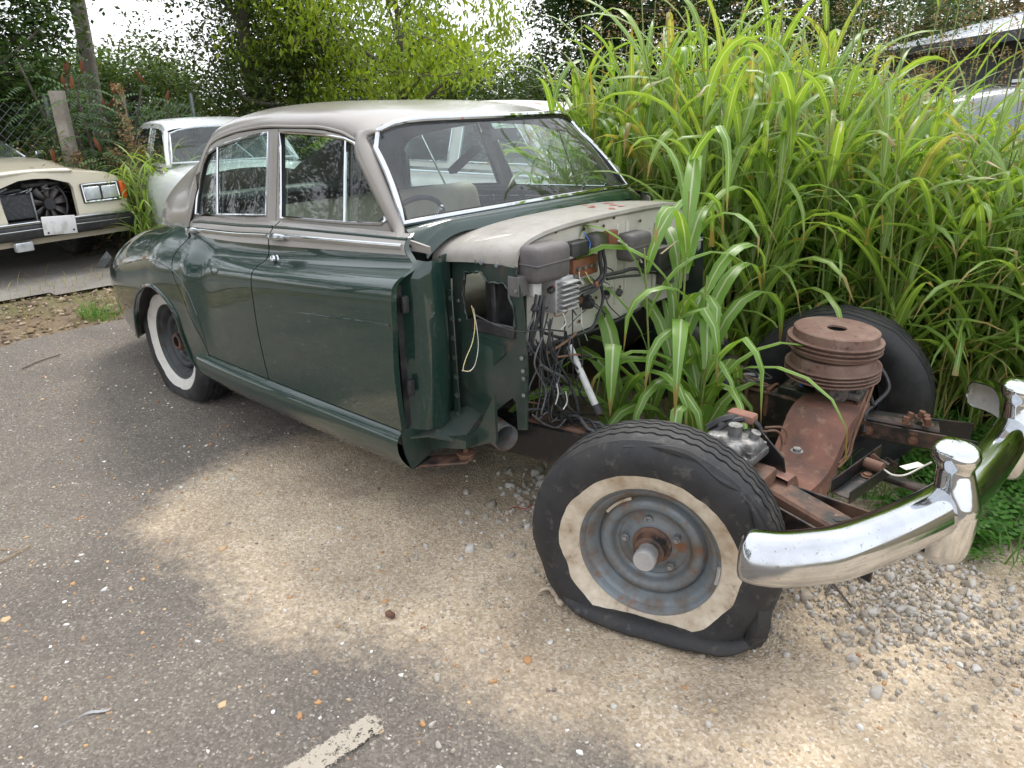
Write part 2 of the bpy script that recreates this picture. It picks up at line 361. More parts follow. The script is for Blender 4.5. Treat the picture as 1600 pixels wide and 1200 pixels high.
M['wire_yellow'] = worn('yellow_cable', (.62, .55, .25), (.5, .42, .2), 30, rough=.5, bumps=0)
M['wire_brown'] = worn('brown_hose', (.17, .085, .05), (.10, .06, .04), 30, rough=.6, bumps=.1)
M['wire_red'] = worn('red_cable', (.45, .06, .04), (.35, .05, .04), 30, rough=.5, bumps=0)
M['wire_blue'] = worn('blue_terminal', (.06, .16, .55), (.05, .12, .4), 30, rough=.4, bumps=0)
M['copper'] = worn('brown_terminal_strip', (.24, .09, .045), (.16, .07, .04), 18, rough=.5, bumps=.2)
M['leather'] = worn('beige_leather', (.50, .44, .34), (.42, .36, .27), 8, rough=.45, bumps=.15)
M['leather_dk'] = worn('grey_green_leather', (.11, .115, .10), (.075, .08, .07), 8, rough=.5, bumps=.15)
M['interior'] = worn('dark_interior_trim', (.05, .052, .055), (.035, .035, .036), 8, rough=.7, bumps=.1)
M['lining'] = worn('grey_headlining', (.23, .235, .24), (.18, .18, .185), 8, rough=.9, bumps=.1)
M['under'] = worn('underseal', (.018, .016, .015), (.04, .033, .028), 9, rough=.85, bumps=.4)
M['whitecar'] = car_paint('white_car_paint', (.66, .68, .67), (.42, .42, .40), .6, .35, .7, .10)
M['rustwhite'] = worn('rusty_white_paint', (.62, .60, .56), (.50, .46, .42), 3, .4, .7, .45, .6, c3=(.26, .11, .05), lo3=.60, hi3=.68, scale3=4, bumps=.1)
M['creamcar'] = car_paint('cream_car_paint', (.60, .55, .43), (.42, .38, .30), .5, .3, .8, .08)
M['creamtop'] = worn('tan_vinyl_roof', (.42, .30, .12), (.36, .25, .10), 12, rough=.6, bumps=.2)
M['greycar'] = car_paint('grey_car_paint', (.22, .23, .245), (.2, .19, .18), .4)
M['lampglass'] = worn('clear_lamp_glass', (.55, .58, .60), (.75, .78, .80), 9, rough=.08, rough2=.15, metal=.4, bumps=.3, bscale=40)
M['amber'] = worn('orange_lens', (.75, .14, .02), (.60, .10, .015), 30, rough=.15, bumps=.1)
M['plate'] = worn('white_plate', (.74, .74, .73), (.55, .54, .50), 7, .5, .6, rough=.35)
M['radiator'] = worn('radiator_core', (.05, .055, .06), (.09, .09, .095), 30, rough=.5, metal=.4, bumps=.5, bscale=140)
M['wood'] = worn('weathered_wood', (.30, .27, .235), (.19, .165, .14), 5, .4, .65, .85, bumps=.5, bscale=40)
M['bark'] = worn('tree_bark', (.075, .062, .05), (.13, .11, .09), 8, .4, .7, .9, bumps=.6, bscale=30)
M['wire'] = worn('galvanised_wire', (.22, .24, .24), (.15, .16, .15), 30, rough=.45, metal=.6, bumps=0)
M['roofwhite'] = worn('white_metal_roof', (.74, .76, .79), (.62, .63, .65), 2, rough=.5, bumps=.05)
M['wallgrey'] = worn('dark_grey_siding', (.095, .105, .125), (.07, .075, .09), 3, rough=.6, bumps=.05)
M['grass'] = leaf_mat('tall_grass_leaf', [(.17, .31, .055), (.23, .39, .065), (.20, .35, .075), (.31, .46, .085), (.19, .33, .065), (.26, .40, .075), (.38, .34, .12)], .48, (.50, .58, .30), .36, spec=.5)
M['grass_near'] = leaf_mat('broad_grass_leaf', [(.15, .30, .06), (.19, .35, .065), (.24, .40, .08)], .40, (.55, .60, .38), .34, spec=.5)
M['grass_dry'] = leaf_mat('dry_grass_leaf', [(.36, .26, .10), (.30, .24, .08), (.20, .22, .06), (.42, .33, .16)], .3, (.45, .36, .18), .7)
M['stalk'] = worn('grass_stalk', (.20, .26, .07), (.26, .25, .10), 9, rough=.5, bumps=.05)
M['stalk_dry'] = worn('dry_stalk', (.30, .20, .09), (.22, .13, .06), 9, rough=.7, bumps=.05)
M['panicle'] = leaf_mat('seed_head', [(.26, .14, .10), (.34, .24, .15), (.26, .21, .10)], .3, rough=.8)
M['lf_dark'] = leaf_mat('dark_green_leaf', [(.034, .070, .022), (.050, .095, .026), (.075, .125, .032), (.042, .08, .026)], .32, rough=.5)
M['lf_mid'] = leaf_mat('mid_green_leaf', [(.055, .105, .028), (.08, .14, .036), (.11, .17, .042)], .34, rough=.5)
M['lf_olive'] = leaf_mat('olive_green_leaf', [(.055, .095, .028), (.085, .13, .034), (.13, .155, .036)], .34, rough=.5)
M['lf_lime'] = leaf_mat('yellow_green_leaf', [(.21, .31, .03), (.28, .38, .04), (.16, .25, .03), (.34, .41, .05)], .5, rough=.45)
M['lf_sumac'] = leaf_mat('sumac_leaflet', [(.05, .11, .045), (.07, .14, .05), (.09, .15, .05)], .3, rough=.5)
M['sumac_cone'] = worn('red_brown_seed_cone', (.17, .05, .02), (.10, .04, .02), 40, rough=.9, bumps=.6)
M['lf_brown'] = leaf_mat('brown_undergrowth_leaf', [(.14, .10, .05), (.10, .10, .04), (.18, .12, .06), (.07, .09, .03)], .3, rough=.7)
M['weed'] = leaf_mat('weed_leaf', [(.06, .17, .03), (.08, .21, .035), (.10, .24, .04)], .35, rough=.5)
M['turf'] = leaf_mat('short_grass_blade', [(.10, .22, .035), (.14, .27, .05), (.08, .18, .03)], .35, rough=.5)
M['stone'] = worn('grey_limestone', (.34, .325, .295), (.23, .215, .19), 30, rough=.85, bumps=.3)
def chip_mat(name, cols, rough=.7):
    m, n, b = new_mat(name); g = n.nodes.new('ShaderNodeNewGeometry'); r = n.nodes.new('ShaderNodeValToRGB'); r.color_ramp.interpolation = 'CONSTANT'; e = r.color_ramp.elements
    while len(e) < len(cols): e.new(.5)
    for i, c in enumerate(cols): e[i].position = i/len(cols); e[i].color = (*c, 1)
    n.links.new(g.outputs['Random Per Island'], r.inputs['Fac']); n.links.new(r.outputs['Color'], b.inputs['Base Color']); b.inputs['Roughness'].default_value = rough
    bump(n, b, noise(n, coords(n), 120, 4), .3, .004); return m
M['gravel'] = chip_mat('mixed_gravel', [(.42, .39, .345), (.34, .31, .265), (.52, .49, .45), (.28, .24, .19), (.40, .34, .27), (.46, .43, .39)], .85)
M['chips'] = chip_mat('bark_and_stone_chips', [(.42, .25, .12), (.62, .60, .57), (.30, .26, .22), (.50, .36, .22), (.72, .72, .70), (.20, .16, .13), (.36, .19, .09)], .8)
M['litter'] = chip_mat('leaf_litter', [(.20, .14, .08), (.28, .22, .15), (.13, .09, .06), (.34, .27, .18)], .9)
# ------------------------------------------------------------------ ground
def axis_pts(spec):
    out = []
    for a, b, st in spec: out += list(np.arange(a, b-1e-9, st))
    out.append(spec[-1][1]); return np.array(out)
def sd_poly(P, poly):
    q = np.asarray(poly, float); d = np.full(len(P), 1e9)
    for i in range(len(q)):
        a, b = q[i], q[(i+1) % len(q)]; ab = b-a; t = np.clip(((P-a)@ab)/(ab@ab), 0, 1)
        d = np.minimum(d, np.hypot(*(P-a-t[:, None]*ab).T))
    return np.where(inpoly(P, q), d, -d)
def vnoise(P, s, seed=0):
    rs = np.random.RandomState(seed); T = rs.rand(64, 64); x = P[:, 0]*s % 64; y = P[:, 1]*s % 64
    i = x.astype(int); j = y.astype(int); f = x-i; g = y-j; f = f*f*(3-2*f); g = g*g*(3-2*g); i2 = (i+1) % 64; j2 = (j+1) % 64; i %= 64; j %= 64
    return (T[i, j]*(1-f)+T[i2, j]*f)*(1-g)+(T[i, j2]*(1-f)+T[i2, j2]*f)*g
def fbm(P, s, o=4, seed=0): return sum(vnoise(P, s*2**k, seed+k)*.5**k for k in range(o))/sum(.5**k for k in range(o))
SAND_PX = [(275, 815), (335, 750), (400, 722), (455, 705), (520, 690), (640, 735), (770, 735)]
SAND_PX2 = [(1130, 1200), (1075, 1150), (1010, 1090), (910, 1035), (800, 1003), (700, 996), (625, 975), (575, 933), (480, 925), (385, 885), (300, 838)]
sand_poly = [tuple(atz(x, y, 0)[:2]) for x, y in SAND_PX]+[(-1.2, .9), (6, .9), (6, -3.2), tuple(atz(1150, 1290, 0)[:2])]+[tuple(atz(x, y, 0)[:2]) for x, y in SAND_PX2]
def sheet_grid(name, xs, ys, mat, keep=None, zf=None, attrs=None):
    X, Y = np.meshgrid(xs, ys, indexing='ij'); P = np.column_stack([X.ravel(), Y.ravel()])
    Z = np.zeros(len(P)) if zf is None else zf(P)
    V = np.column_stack([P, Z]); n = len(ys); i, j = np.meshgrid(np.arange(len(xs)-1), np.arange(n-1), indexing='ij')
    F = np.column_stack([(i*n+j).ravel(), ((i+1)*n+j).ravel(), ((i+1)*n+j+1).ravel(), (i*n+j+1).ravel()])
    if keep is not None:
        k = keep(P)[F].all(1); F = F[k]; u = np.unique(F); mp = np.full(len(V), -1); mp[u] = np.arange(len(u)); V = V[u]; F = mp[F]; P = P[u]
    o = fast_mesh(name, V, F, mat)
    for nm, fn in (attrs or {}).items():
        a = o.data.attributes.new(nm, 'FLOAT', 'POINT'); a.data.foreach_set('value', np.asarray(fn(P), np.float32))
    return o
def aggregate(n, v, scale, cols):
    vo = n.nodes.new('ShaderNodeTexVoronoi'); vo.inputs['Scale'].default_value = scale; n.links.new(v, vo.inputs['Vector'])
    sp = n.nodes.new('ShaderNodeSeparateColor'); n.links.new(vo.outputs['Color'], sp.inputs[0])
    r = n.nodes.new('ShaderNodeValToRGB'); e = r.color_ramp.elements
    while len(e) < len(cols): e.new(.5)
    for i, (p, c) in enumerate(cols): e[i].position = p; e[i].color = (*c, 1)
    n.links.new(sp.outputs[0], r.inputs['Fac']); return r.outputs['Color'], vo.outputs['Distance']
def attr(n, name):
    a = n.nodes.new('ShaderNodeAttribute'); a.attribute_name = name; return a.outputs['Fac']
def ground_material(name, with_sand):
    m, n, b = new_mat(name); v = coords(n)
    ac, ad = aggregate(n, v, 150, [(0, (.128, .115, .101)), (.5, (.168, .152, .134)), (.85, (.205, .186, .163)), (.955, (.26, .235, .205)), (1, (.38, .36, .33))])
    big = noise(n, v, 1.3, 6, .6)
    ac = mixc(n, ramp(n, big, .35, .75), ac, (.085, .074, .062)) if False else ac
    mm = n.nodes.new('ShaderNodeMix'); mm.data_type = 'RGBA'; mm.blend_type = 'MULTIPLY'; mm.inputs['Factor'].default_value = 1
    n.links.new(ac, mm.inputs['A']); n.links.new(ramp(n, big, .3, .75, (.78, .77, .77, 1), (1.25, 1.2, 1.13, 1)), mm.inputs['B']); ac = mm.outputs['Result']
    sc, sdist = aggregate(n, v, 120, [(0, (.40, .33, .25)), (.45, (.51, .43, .33)), (.8, (.60, .515, .41)), (.95, (.67, .61, .53)), (1, (.27, .215, .165))])
    sm = n.nodes.new('ShaderNodeMix'); sm.data_type = 'RGBA'; sm.blend_type = 'MULTIPLY'; sm.inputs['Factor'].default_value = 1
    n.links.new(sc, sm.inputs['A']); n.links.new(ramp(n, noise(n, v, 2.1, 6, .62), .32, .72, (.66, .62, .58, 1), (1.22, 1.17, 1.08, 1)), sm.inputs['B']); sc = sm.outputs['Result']
    cw = n.nodes.new('ShaderNodeTexVoronoi'); cw.feature = 'DISTANCE_TO_EDGE'; cw.inputs['Scale'].default_value = .55; nd = n.nodes.new('ShaderNodeMix'); nd.data_type = 'RGBA'; nd.blend_type = 'LINEAR_LIGHT'; nd.inputs['Factor'].default_value = .22
    nn_ = n.nodes.new('ShaderNodeTexNoise'); nn_.inputs['Scale'].default_value = 3; nn_.inputs['Detail'].default_value = 8; n.links.new(v, nn_.inputs['Vector']); n.links.new(v, nd.inputs['A']); n.links.new(nn_.outputs['Color'], nd.inputs['B']); n.links.new(nd.outputs['Result'], cw.inputs['Vector'])
    ac = mixc(n, ramp(n, cw.outputs['Distance'], .002, .006, (.22, .22, .22, 1), (0, 0, 0, 1)), ac, (.05, .044, .038))
    stn = ramp(n, noise(n, v, .9, 5, .6, .6), .56, .70, (0, 0, 0, 1), (.55, .55, .55, 1)); ac = mixc(n, stn, ac, (.095, .085, .075))
    if with_sand:
        s = attr(n, 'sand'); ad2 = n.nodes.new('ShaderNodeMath'); ad2.operation = 'MULTIPLY_ADD'; n.links.new(noise(n, v, 28, 8, .75), ad2.inputs[0]); ad2.inputs[1].default_value = .9
        n.links.new(s, ad2.inputs[2]); f = ramp(n, ad2.outputs[0], .58, 1.20); col = mixc(n, f, ac, sc)
    else: col = sc
    n.links.new(col, b.inputs['Base Color']); b.inputs['Roughness'].default_value = .92; b.inputs['Specular IOR Level'].default_value = .25
    ad3 = n.nodes.new('ShaderNodeMath'); ad3.operation = 'ADD'; n.links.new(noise(n, v, 60, 8, .7), ad3.inputs[0]); n.links.new(ad, ad3.inputs[1])
    bump(n, b, ad3.outputs[0], .65, .006); return m
M['lot'] = ground_material('asphalt_with_blown_sand', True)
def dirt_material():
    m, n, b = new_mat('dry_dirt'); v = coords(n)
    c = mixc(n, ramp(n, noise(n, v, 3, 8, .65), .4, .65), (.22, .165, .11), (.13, .095, .065)); c = mixc(n, ramp(n, noise(n, v, 45, 6, .7), .55, .7), c, (.34, .28, .20))
    c = mixc(n, ramp(n, noise(n, v, .35, 4, .6), .45, .62), c, (.10, .12, .045))
    n.links.new(c, b.inputs['Base Color']); b.inputs['Roughness'].default_value = .95; b.inputs['Specular IOR Level'].default_value = .2
    bump(n, b, noise(n, v, 35, 8, .7), .8, .02); return m
M['dirt'] = dirt_material()
xs = axis_pts([(-400, -60, 40), (-60, -14, 3), (-14, 6, .25), (6, 30, 2), (30, 400, 40)]); ys = axis_pts([(-400, -40, 40), (-40, -6, 3), (-6, 8, .25), (8, 60, 3), (60, 400, 40)])
def gz(P):
    z = -.03+.05*(fbm(P, .7, 3, 3)-.5); inner = (P[:, 0] > -5.3) & (P[:, 0] < 8) & (P[:, 1] < 1.3); z[inner] = -.03
    slab = (P[:, 0] < -6.0) & (P[:, 0] > -12) & (P[:, 1] < 2.6); z[slab] = -.03; return z
tag(sheet_grid('ground', xs, ys, M['dirt'], zf=gz), kind='structure')
def lot_edge(P): return -5.0+.10*(fbm(P, 1.7, 4, 9)-.5)*2
xs = axis_pts([(-5.2, -3, .05), (-3, 1.5, .03), (1.5, 7, .25)]); ys = axis_pts([(-40, -8, 2), (-8, -3, .25), (-3, 1.2, .035)])
def sandness(P): return np.clip(.95+sd_poly(P, sand_poly)/.36+(fbm(P, 2.3, 4, 5)-.5)*.9+(fbm(P, 9, 3, 15)-.5)*.35, 0, 1.0)*.62
lot = sheet_grid('asphalt_lot', xs, ys, M['lot'], keep=lambda P: (P[:, 0] > lot_edge(P)) & (P[:, 1] < .95+.2*(fbm(P, 1.1, 3, 4)-.5)),
                 zf=lambda P: .006*(fbm(P, .8, 3, 1)-.5)-.002, attrs={'sand': sandness})
tag(lot, kind='structure')
def concrete():
    m, n, b = new_mat('old_pavement'); v = coords(n)
    c = mixc(n, ramp(n, noise(n, v, 2, 8, .6), .35, .7), (.22, .205, .185), (.13, .12, .105)); c = mixc(n, ramp(n, noise(n, v, 25, 6, .7), .55, .72), c, (.33, .29, .23))
    n.links.new(c, b.inputs['Base Color']); b.inputs['Roughness'].default_value = .9; bump(n, b, noise(n, v, 60, 6), .3, .01); return m
M['concrete'] = concrete()
xs = axis_pts([(-12, -6, .15)]); ys = axis_pts([(-14, -4, 1), (-4, 2.6, .12)])
tag(sheet_grid('old_pavement', xs, ys, M['concrete'], keep=lambda P: (P[:, 0] < -6.3+.25*(fbm(P, 1.1, 4, 2)-.5)*2) & (P[:, 1] < 2.2+.4*(fbm(P, .9, 3, 6)-.5))), kind='structure')
# worn paint mark
def paint_mat():
    m, n, b = new_mat('worn_road_paint'); v = coords(n); out = n.nodes['Material Output']
    b.inputs['Base Color'].default_value = (.36, .32, .265, 1); b.inputs['Roughness'].default_value = .9
    t = n.nodes.new('ShaderNodeBsdfTransparent'); mxs = n.nodes.new('ShaderNodeMixShader')
    sub = n.nodes.new('ShaderNodeMath'); sub.operation = 'MULTIPLY_ADD'; n.links.new(noise(n, v, 70, 6, .75), sub.inputs[0]); sub.inputs[1].default_value = 1.0; n.links.new(attr(n, 'cover'), sub.inputs[2])
    n.links.new(ramp(n, sub.outputs[0], .92, 1.02), mxs.inputs[0]); n.links.new(t.outputs[0], mxs.inputs[1]); n.links.new(b.outputs[0], mxs.inputs[2]); n.links.new(mxs.outputs[0], out.inputs['Surface']); return m
M['paint'] = paint_mat()
a, b_ = atz(612, 1112, 0)[:2], atz(430, 1235, 0)[:2]; t_ = (b_-a)/np.linalg.norm(b_-a); n_ = np.array([-t_[1], t_[0]]); Lp = np.linalg.norm(b_-a)
rows = []; cov = []
for i in range(21):
    for j in range(9):
        s, w = i/20, (j-4)/4; p = a+t_*Lp*s+n_*w*.062; rows.append((p[0], p[1], .0065))
        cov.append(.56*min(1, 2.0*(1-abs(w)))*min(1, 5*s+.1)-.02)
o = mesh_obj('paint_mark', rows, [(i*9+j, i*9+j+1, (i+1)*9+j+1, (i+1)*9+j) for i in range(20) for j in range(8)], M['paint'])
at_ = o.data.attributes.new('cover', 'FLOAT', 'POINT'); at_.data.foreach_set('value', cov); tag(o, kind='structure')
M['bark_chip'] = chip_mat('orange_bark', [(.46, .27, .13), (.60, .57, .53), (.40, .22, .10), (.52, .36, .21), (.30, .20, .13)], .8)
# loose bits lying on the lot
def bits(name, pts, sizes, mat, flat=.35, seed=1, up=.0, nside=6, parent=None):
    """irregular pebbles: a ring of nside corners, a smaller top ring, closed above"""
    rs = np.random.RandomState(seed); n = len(pts); k = nside
    an = np.sort(rs.rand(n, k), 1)*.0+np.linspace(0, 2*np.pi, k, endpoint=False)[None]+rs.uniform(-.35, .35, (n, k)); rad = rs.uniform(.5, 1.25, (n, k))*sizes[:, None]
    el = rs.uniform(.5, 1, n)[:, None]; ph = rs.rand(n)[:, None]*6.283
    x = np.cos(an)*rad; y = np.sin(an)*rad*el; X = x*np.cos(ph)-y*np.sin(ph); Y = x*np.sin(ph)+y*np.cos(ph)
    h = (sizes*flat*rs.uniform(.5, 1.3, n))[:, None]
    tx, ty = rs.normal(0, .38, (n, 1)), rs.normal(0, .38, (n, 1))
    base = np.stack([X, Y, np.zeros_like(X)-.002], -1); mid = np.stack([X*.97, Y*.97, h*.55+0*X], -1); top = np.stack([X*.70, Y*.70, h+np.clip(tx*X+ty*Y, -.4*h, .8*h)], -1)
    V = np.concatenate([base, mid, top], 1)+pts[:, None, :]; V = V.reshape(-1, 3)
    loc = [(i, (i+1) % k, k+(i+1) % k, k+i) for i in range(k)]+[(k+i, k+(i+1) % k, 2*k+(i+1) % k, 2*k+i) for i in range(k)]+([(2*k, 2*k+1, 2*k+2, 2*k+3), (2*k, 2*k+3, 2*k+4, 2*k+5)] if k == 6 else [(2*k, 2*k+1, 2*k+2, 2*k+3)])
    F = (np.array(loc)[None]+(np.arange(n)*3*k)[:, None, None]).reshape(-1, 4)
    return fast_mesh(name, V, F, mat, parent, smooth=False)
rs = np.random.RandomState(3)
P = np.column_stack([rs.uniform(-4.8, 1.4, 3400), rs.uniform(-3.2, -.2, 3400), np.zeros(3400)]); sz = np.clip(rs.lognormal(math.log(.0040), .5, 3400), .0015, .016)
o = bits('chips_on_lot', P, sz, M['chips'], .3, 2); tag(o, 'pale stone and bark chips strewn over the asphalt', 'chips', kind='stuff')
P = np.column_stack([rs.uniform(-2.2, .3, 200), rs.uniform(-2.3, -.9, 200), np.zeros(200)])
o = bits('bark_chips', P, np.clip(rs.lognormal(math.log(.007), .45, 200), .004, .019), M['bark_chip'], .25, 12); tag(o, 'larger orange bark flakes on the near asphalt', 'chips', kind='stuff')
g0 = atz(1400, 930, 0)
P = np.column_stack([g0[0]+rs.normal(.0, .22, 2200), g0[1]+rs.normal(.0, .18, 2200), np.zeros(2200)])
P2 = np.column_stack([rs.uniform(-.9, 1.5, 1500), rs.uniform(-1.5, .6, 1500), np.zeros(1500)]); P3 = np.column_stack([rs.normal(-.62, .16, 420), rs.normal(-.30, .16, 420), np.zeros(420)])
P = np.vstack([P, P2, P3]); sz = np.concatenate([np.clip(rs.lognormal(math.log(.0056), .55, 2200), .003, .024), np.clip(rs.lognormal(math.log(.0045), .45, 1500), .002, .016), np.clip(rs.lognormal(math.log(.013), .4, 420), .005, .03)])
o = bits('gravel', P, sz, M['gravel'], .75, 4); tag(o, 'loose grey gravel beneath the chrome bumper', 'gravel', kind='stuff')
# leaf litter and dead straw on the strip behind the lot
P = np.column_stack([rs.uniform(-6.6, -4.95, 2600), rs.uniform(-3.5, 2.5, 2600), np.full(2600, -.02)])
o = bits('leaf_litter', P, np.clip(rs.lognormal(math.log(.016), .45, 2600), .006, .05), M['litter'], .35, 6); tag(o, 'brown leaf litter on the dirt strip behind the asphalt', 'leaf litter', kind='stuff')
# ------------------------------------------------------------------ the stripped green and beige saloon
CARR = empty('derelict_sedan', (0, 0, 0), 0, 'stripped vintage saloon in dark green and beige, nose cut away to bare chassis', 'car')
def pchip(xk, yk, x):
    xk = np.asarray(xk, float); yk = np.asarray(yk, float); x = np.asarray(x, float); h = np.diff(xk); d = np.diff(yk, axis=0)/h.reshape(-1, *([1]*(yk.ndim-1)))
    m = np.zeros_like(yk); m[0] = d[0]; m[-1] = d[-1]
    for i in range(1, len(xk)-1):
        w1, w2 = 2*h[i]+h[i-1], h[i]+2*h[i-1]; s = d[i-1]*d[i] > 0
        with np.errstate(divide='ignore', invalid='ignore'): hm = (w1+w2)/(w1/d[i-1]+w2/d[i])
        m[i] = np.where(s, hm, 0)
    k = np.clip(np.searchsorted(xk, x)-1, 0, len(h)-1); t = (x-xk[k])/h[k]; t = np.clip(t, 0, 1)
    sh = (-1,)+(1,)*(yk.ndim-1); t = t.reshape(sh) if yk.ndim > 1 else t; hh = h[k].reshape(sh) if yk.ndim > 1 else h[k]
    return (2*t**3-3*t**2+1)*yk[k]+(t**3-2*t**2+t)*hh*m[k]+(-2*t**3+3*t**2)*yk[k+1]+(t**3-t**2)*hh*m[k+1]
# body side: half-width w and height z at 13 levels, from sill bottom to window ledge, at stations along x
ST = [
 (-4.50, [.10]*13, [.40, .42, .44, .47, .50, .53, .56, .59, .615, .635, .65, .66, .665]),
 (-4.42, [.36, .38, .39, .40, .40, .395, .375, .345, .31, .27, .23, .19, .15], [.33, .365, .40, .445, .49, .535, .575, .61, .64, .66, .68, .69, .70]),
 (-4.20, [.575, .59, .60, .61, .61, .60, .575, .54, .50, .45, .40, .34, .28], [.30, .345, .39, .45, .51, .56, .61, .65, .685, .71, .73, .745, .755]),
 (-3.90, [.705, .725, .735, .745, .745, .735, .71, .67, .62, .57, .51, .45, .39], [.28, .335, .395, .47, .54, .60, .655, .70, .74, .765, .785, .80, .81]),
 (-3.50, [.795, .815, .83, .845, .85, .84, .815, .775, .725, .67, .61, .55, .49], [.265, .33, .41, .505, .59, .665, .73, .785, .825, .855, .875, .89, .90]),
 (-3.05, [.84, .862, .878, .892, .90, .892, .87, .83, .78, .73, .69, .645, .60], [.255, .33, .42, .53, .635, .725, .80, .86, .905, .93, .945, .955, .96]),
 (-2.72, [.845, .872, .890, .916, .930, .929, .912, .872, .818, .782, .755, .735, .715], [.25, .33, .42, .54, .655, .755, .84, .90, .945, .965, .98, .995, 1.01]),
 (-2.50, [.85, .88, .891, .912, .924, .922, .906, .870, .828, .808, .795, .772, .735], [.245, .325, .415, .535, .66, .77, .85, .905, .94, .957, .985, 1.02, 1.045]),
 (-2.44, [.852, .881, .893, .915, .929, .928, .912, .875, .832, .811, .797, .773, .735], [.242, .325, .415, .535, .66, .775, .853, .902, .930, .949, .987, 1.023, 1.049]),
 (-2.30, [.855, .884, .892, .897, .896, .890, .877, .852, .825, .811, .80, .775, .735], [.24, .325, .415, .535, .665, .780, .848, .885, .908, .938, .993, 1.03, 1.056]),
 (-2.15, [.855, .885, .893, .900, .903, .899, .888, .860, .828, .812, .80, .775, .735], [.24, .326, .416, .536, .668, .79, .856, .892, .913, .942, 1.0, 1.037, 1.064]),
 (-1.85, [.855, .886, .895, .906, .913, .912, .903, .872, .832, .812, .80, .775, .735], [.24, .33, .42, .54, .68, .82, .882, .912, .930, .955, 1.022, 1.057, 1.082]),
 (-1.35, [.857, .888, .898, .912, .923, .924, .915, .880, .834, .81, .797, .773, .735], [.25, .34, .43, .55, .70, .86, .925, .955, .972, .995, 1.05, 1.08, 1.10]),
 (-0.86, [.857, .886, .897, .915, .930, .935, .926, .890, .832, .803, .79, .77, .735], [.265, .35, .44, .56, .72, .90, .970, 1.0, 1.016, 1.036, 1.078, 1.10, 1.115])]
sx = np.array([s[0] for s in ST]); sw = np.array([s[1] for s in ST]); sz_ = np.array([s[2] for s in ST])
TX = np.linspace(-4.50, -.86, 365); TW = pchip(sx, sw, TX); TZ = pchip(sx, sz_, TX)
VV = np.linspace(0, 12, 241); BW = np.array([pchip(np.arange(13.), r, VV) for r in TW]); BZ = np.array([pchip(np.arange(13.), r, VV) for r in TZ])
# round the polygonal levels a little
for _ in range(7):
    for A in (BW, BZ): A[:, 1:-1] = .25*A[:, :-2]+.5*A[:, 1:-1]+.25*A[:, 2:]
def body(x, v):
    u = np.clip((x-TX[0])/(TX[1]-TX[0]), 0, len(TX)-1.001); i = int(u); f = u-i; s = np.clip(v*20, 0, 239.999); j = int(s); g = s-j
    def b(A): return (A[i, j]*(1-f)+A[i+1, j]*f)*(1-g)+(A[i, j+1]*(1-f)+A[i+1, j+1]*f)*g
    return b(BW), b(BZ)
def level(x, z):
    u = int(np.clip(round((x-TX[0])/(TX[1]-TX[0])), 0, len(TX)-1)); return float(np.interp(z, BZ[u], VV))
def on_body(x, z, out=0.0, sg=-1):
    w, zz = body(x, level(x, z)); return np.array([x, sg*(w+out), zz])
def Yg(x, z):           # side of the cabin above the belt
    return .738-(z-1.08)*.30-.055*max(0, (-2.05-x)/.65)**2-.03*max(0, (x+1.5)/.4)**2
def sight_cabin(px, py):
    y = -.68
    for _ in range(12):
        p = aty(px, py, y); y = -Yg(p[0], p[2])
    return p[0], p[2]
def sight_body(px, py):
    y = -.9
    for _ in range(7):
        p = aty(px, py, y); x = max(-4.4, min(-.87, p[0])); y = .5*y-.5*body(x, level(x, p[2]))[0]
    return p[0], p[2]
front_edge = [(.44, -.945), (.54, -.935), (.67, -.925), (.82, -.905), (.92, -.90), (1.0, -.905), (1.03, -.935), (1.06, -.975), (1.10, -1.0), (1.12, -1.03)]
split_edge = [(.40, -1.845), (1.10, -1.845)]
rear_edge = [(.40, -2.385), (.50, -2.405), (.67, -2.475), (.79, -2.560), (.86, -2.575), (.92, -2.555), (.955, -2.545), (.975, -2.60), (1.0, -2.66), (1.05, -2.70)]
def ex(tab, z): return lin(z, [t[0] for t in tab], [t[1] for t in tab])
def side_panel(name, ea, eb, v0, v1, mat, sg, parent=CARR, nv=64, nu=40, inset=.004, fold=.022):
    rows = []
    for i in range(nv+1):
        v = v0+(v1-v0)*i/nv; xm = .5*(ex(ea, .7)+ex(eb, .7)); row = []
        xa = xb = None
        za = body(ex(ea, .7), v)[1]; xa = ex(ea, za); za = body(xa, v)[1]; xa = ex(ea, za)+inset
        zb = body(ex(eb, .7), v)[1]; xb = ex(eb, zb); zb = body(xb, v)[1]; xb = ex(eb, zb)-inset
        for j in range(nu+1):
            t = j/nu; t = t*.8+.2*(.5-.5*math.cos(math.pi*t)); x = xa+(xb-xa)*t; w, z = body(x, v); row.append((x, sg*w, z))
        # panel edges turn inwards
        def inw(p, dx): return (p[0]+dx, p[1]-sg*fold, p[2])
        row = [inw(row[0], 0)]+row+[inw(row[-1], 0)]; rows.append(row)
    lo = [(p[0], p[1]-sg*.02, p[2]+.001) for p in rows[0]]
    m = MB().grid([lo]+rows, flip=(sg < 0)); return m.build(name, mat, parent, angle=50)
def ribbon(name, pts, mat, parent, r=.009, flat=1.0, n=8, closed=False, up=(0, 1, 0)):
    return MB().tube(pts, r, n, closed, flat, up).build(name, mat, parent)
def cabin_sheet(name, outer, holes, mat, sg, parent, out=0.0, fold=.02, step=.035):
    V, F = cut_sheet(outer, holes, step); V3 = np.array([(x, sg*(Yg(x, z)+out), z) for x, z in V])
    if sg > 0: F = [f[::-1] for f in F]
    # delaunay gives +z-facing tris in (x,z): orient outward
    a, b, c = [V3[k] for k in F[0][:3]]
    if np.cross(b-a, c-a)[1]*sg < 0: F = [f[::-1] for f in F]
    if fold: V3, F = rim(V3, F, (0, -sg*fold, 0))
    return mesh_obj(name, list(map(tuple, V3)), F, mat, parent, True, 55)
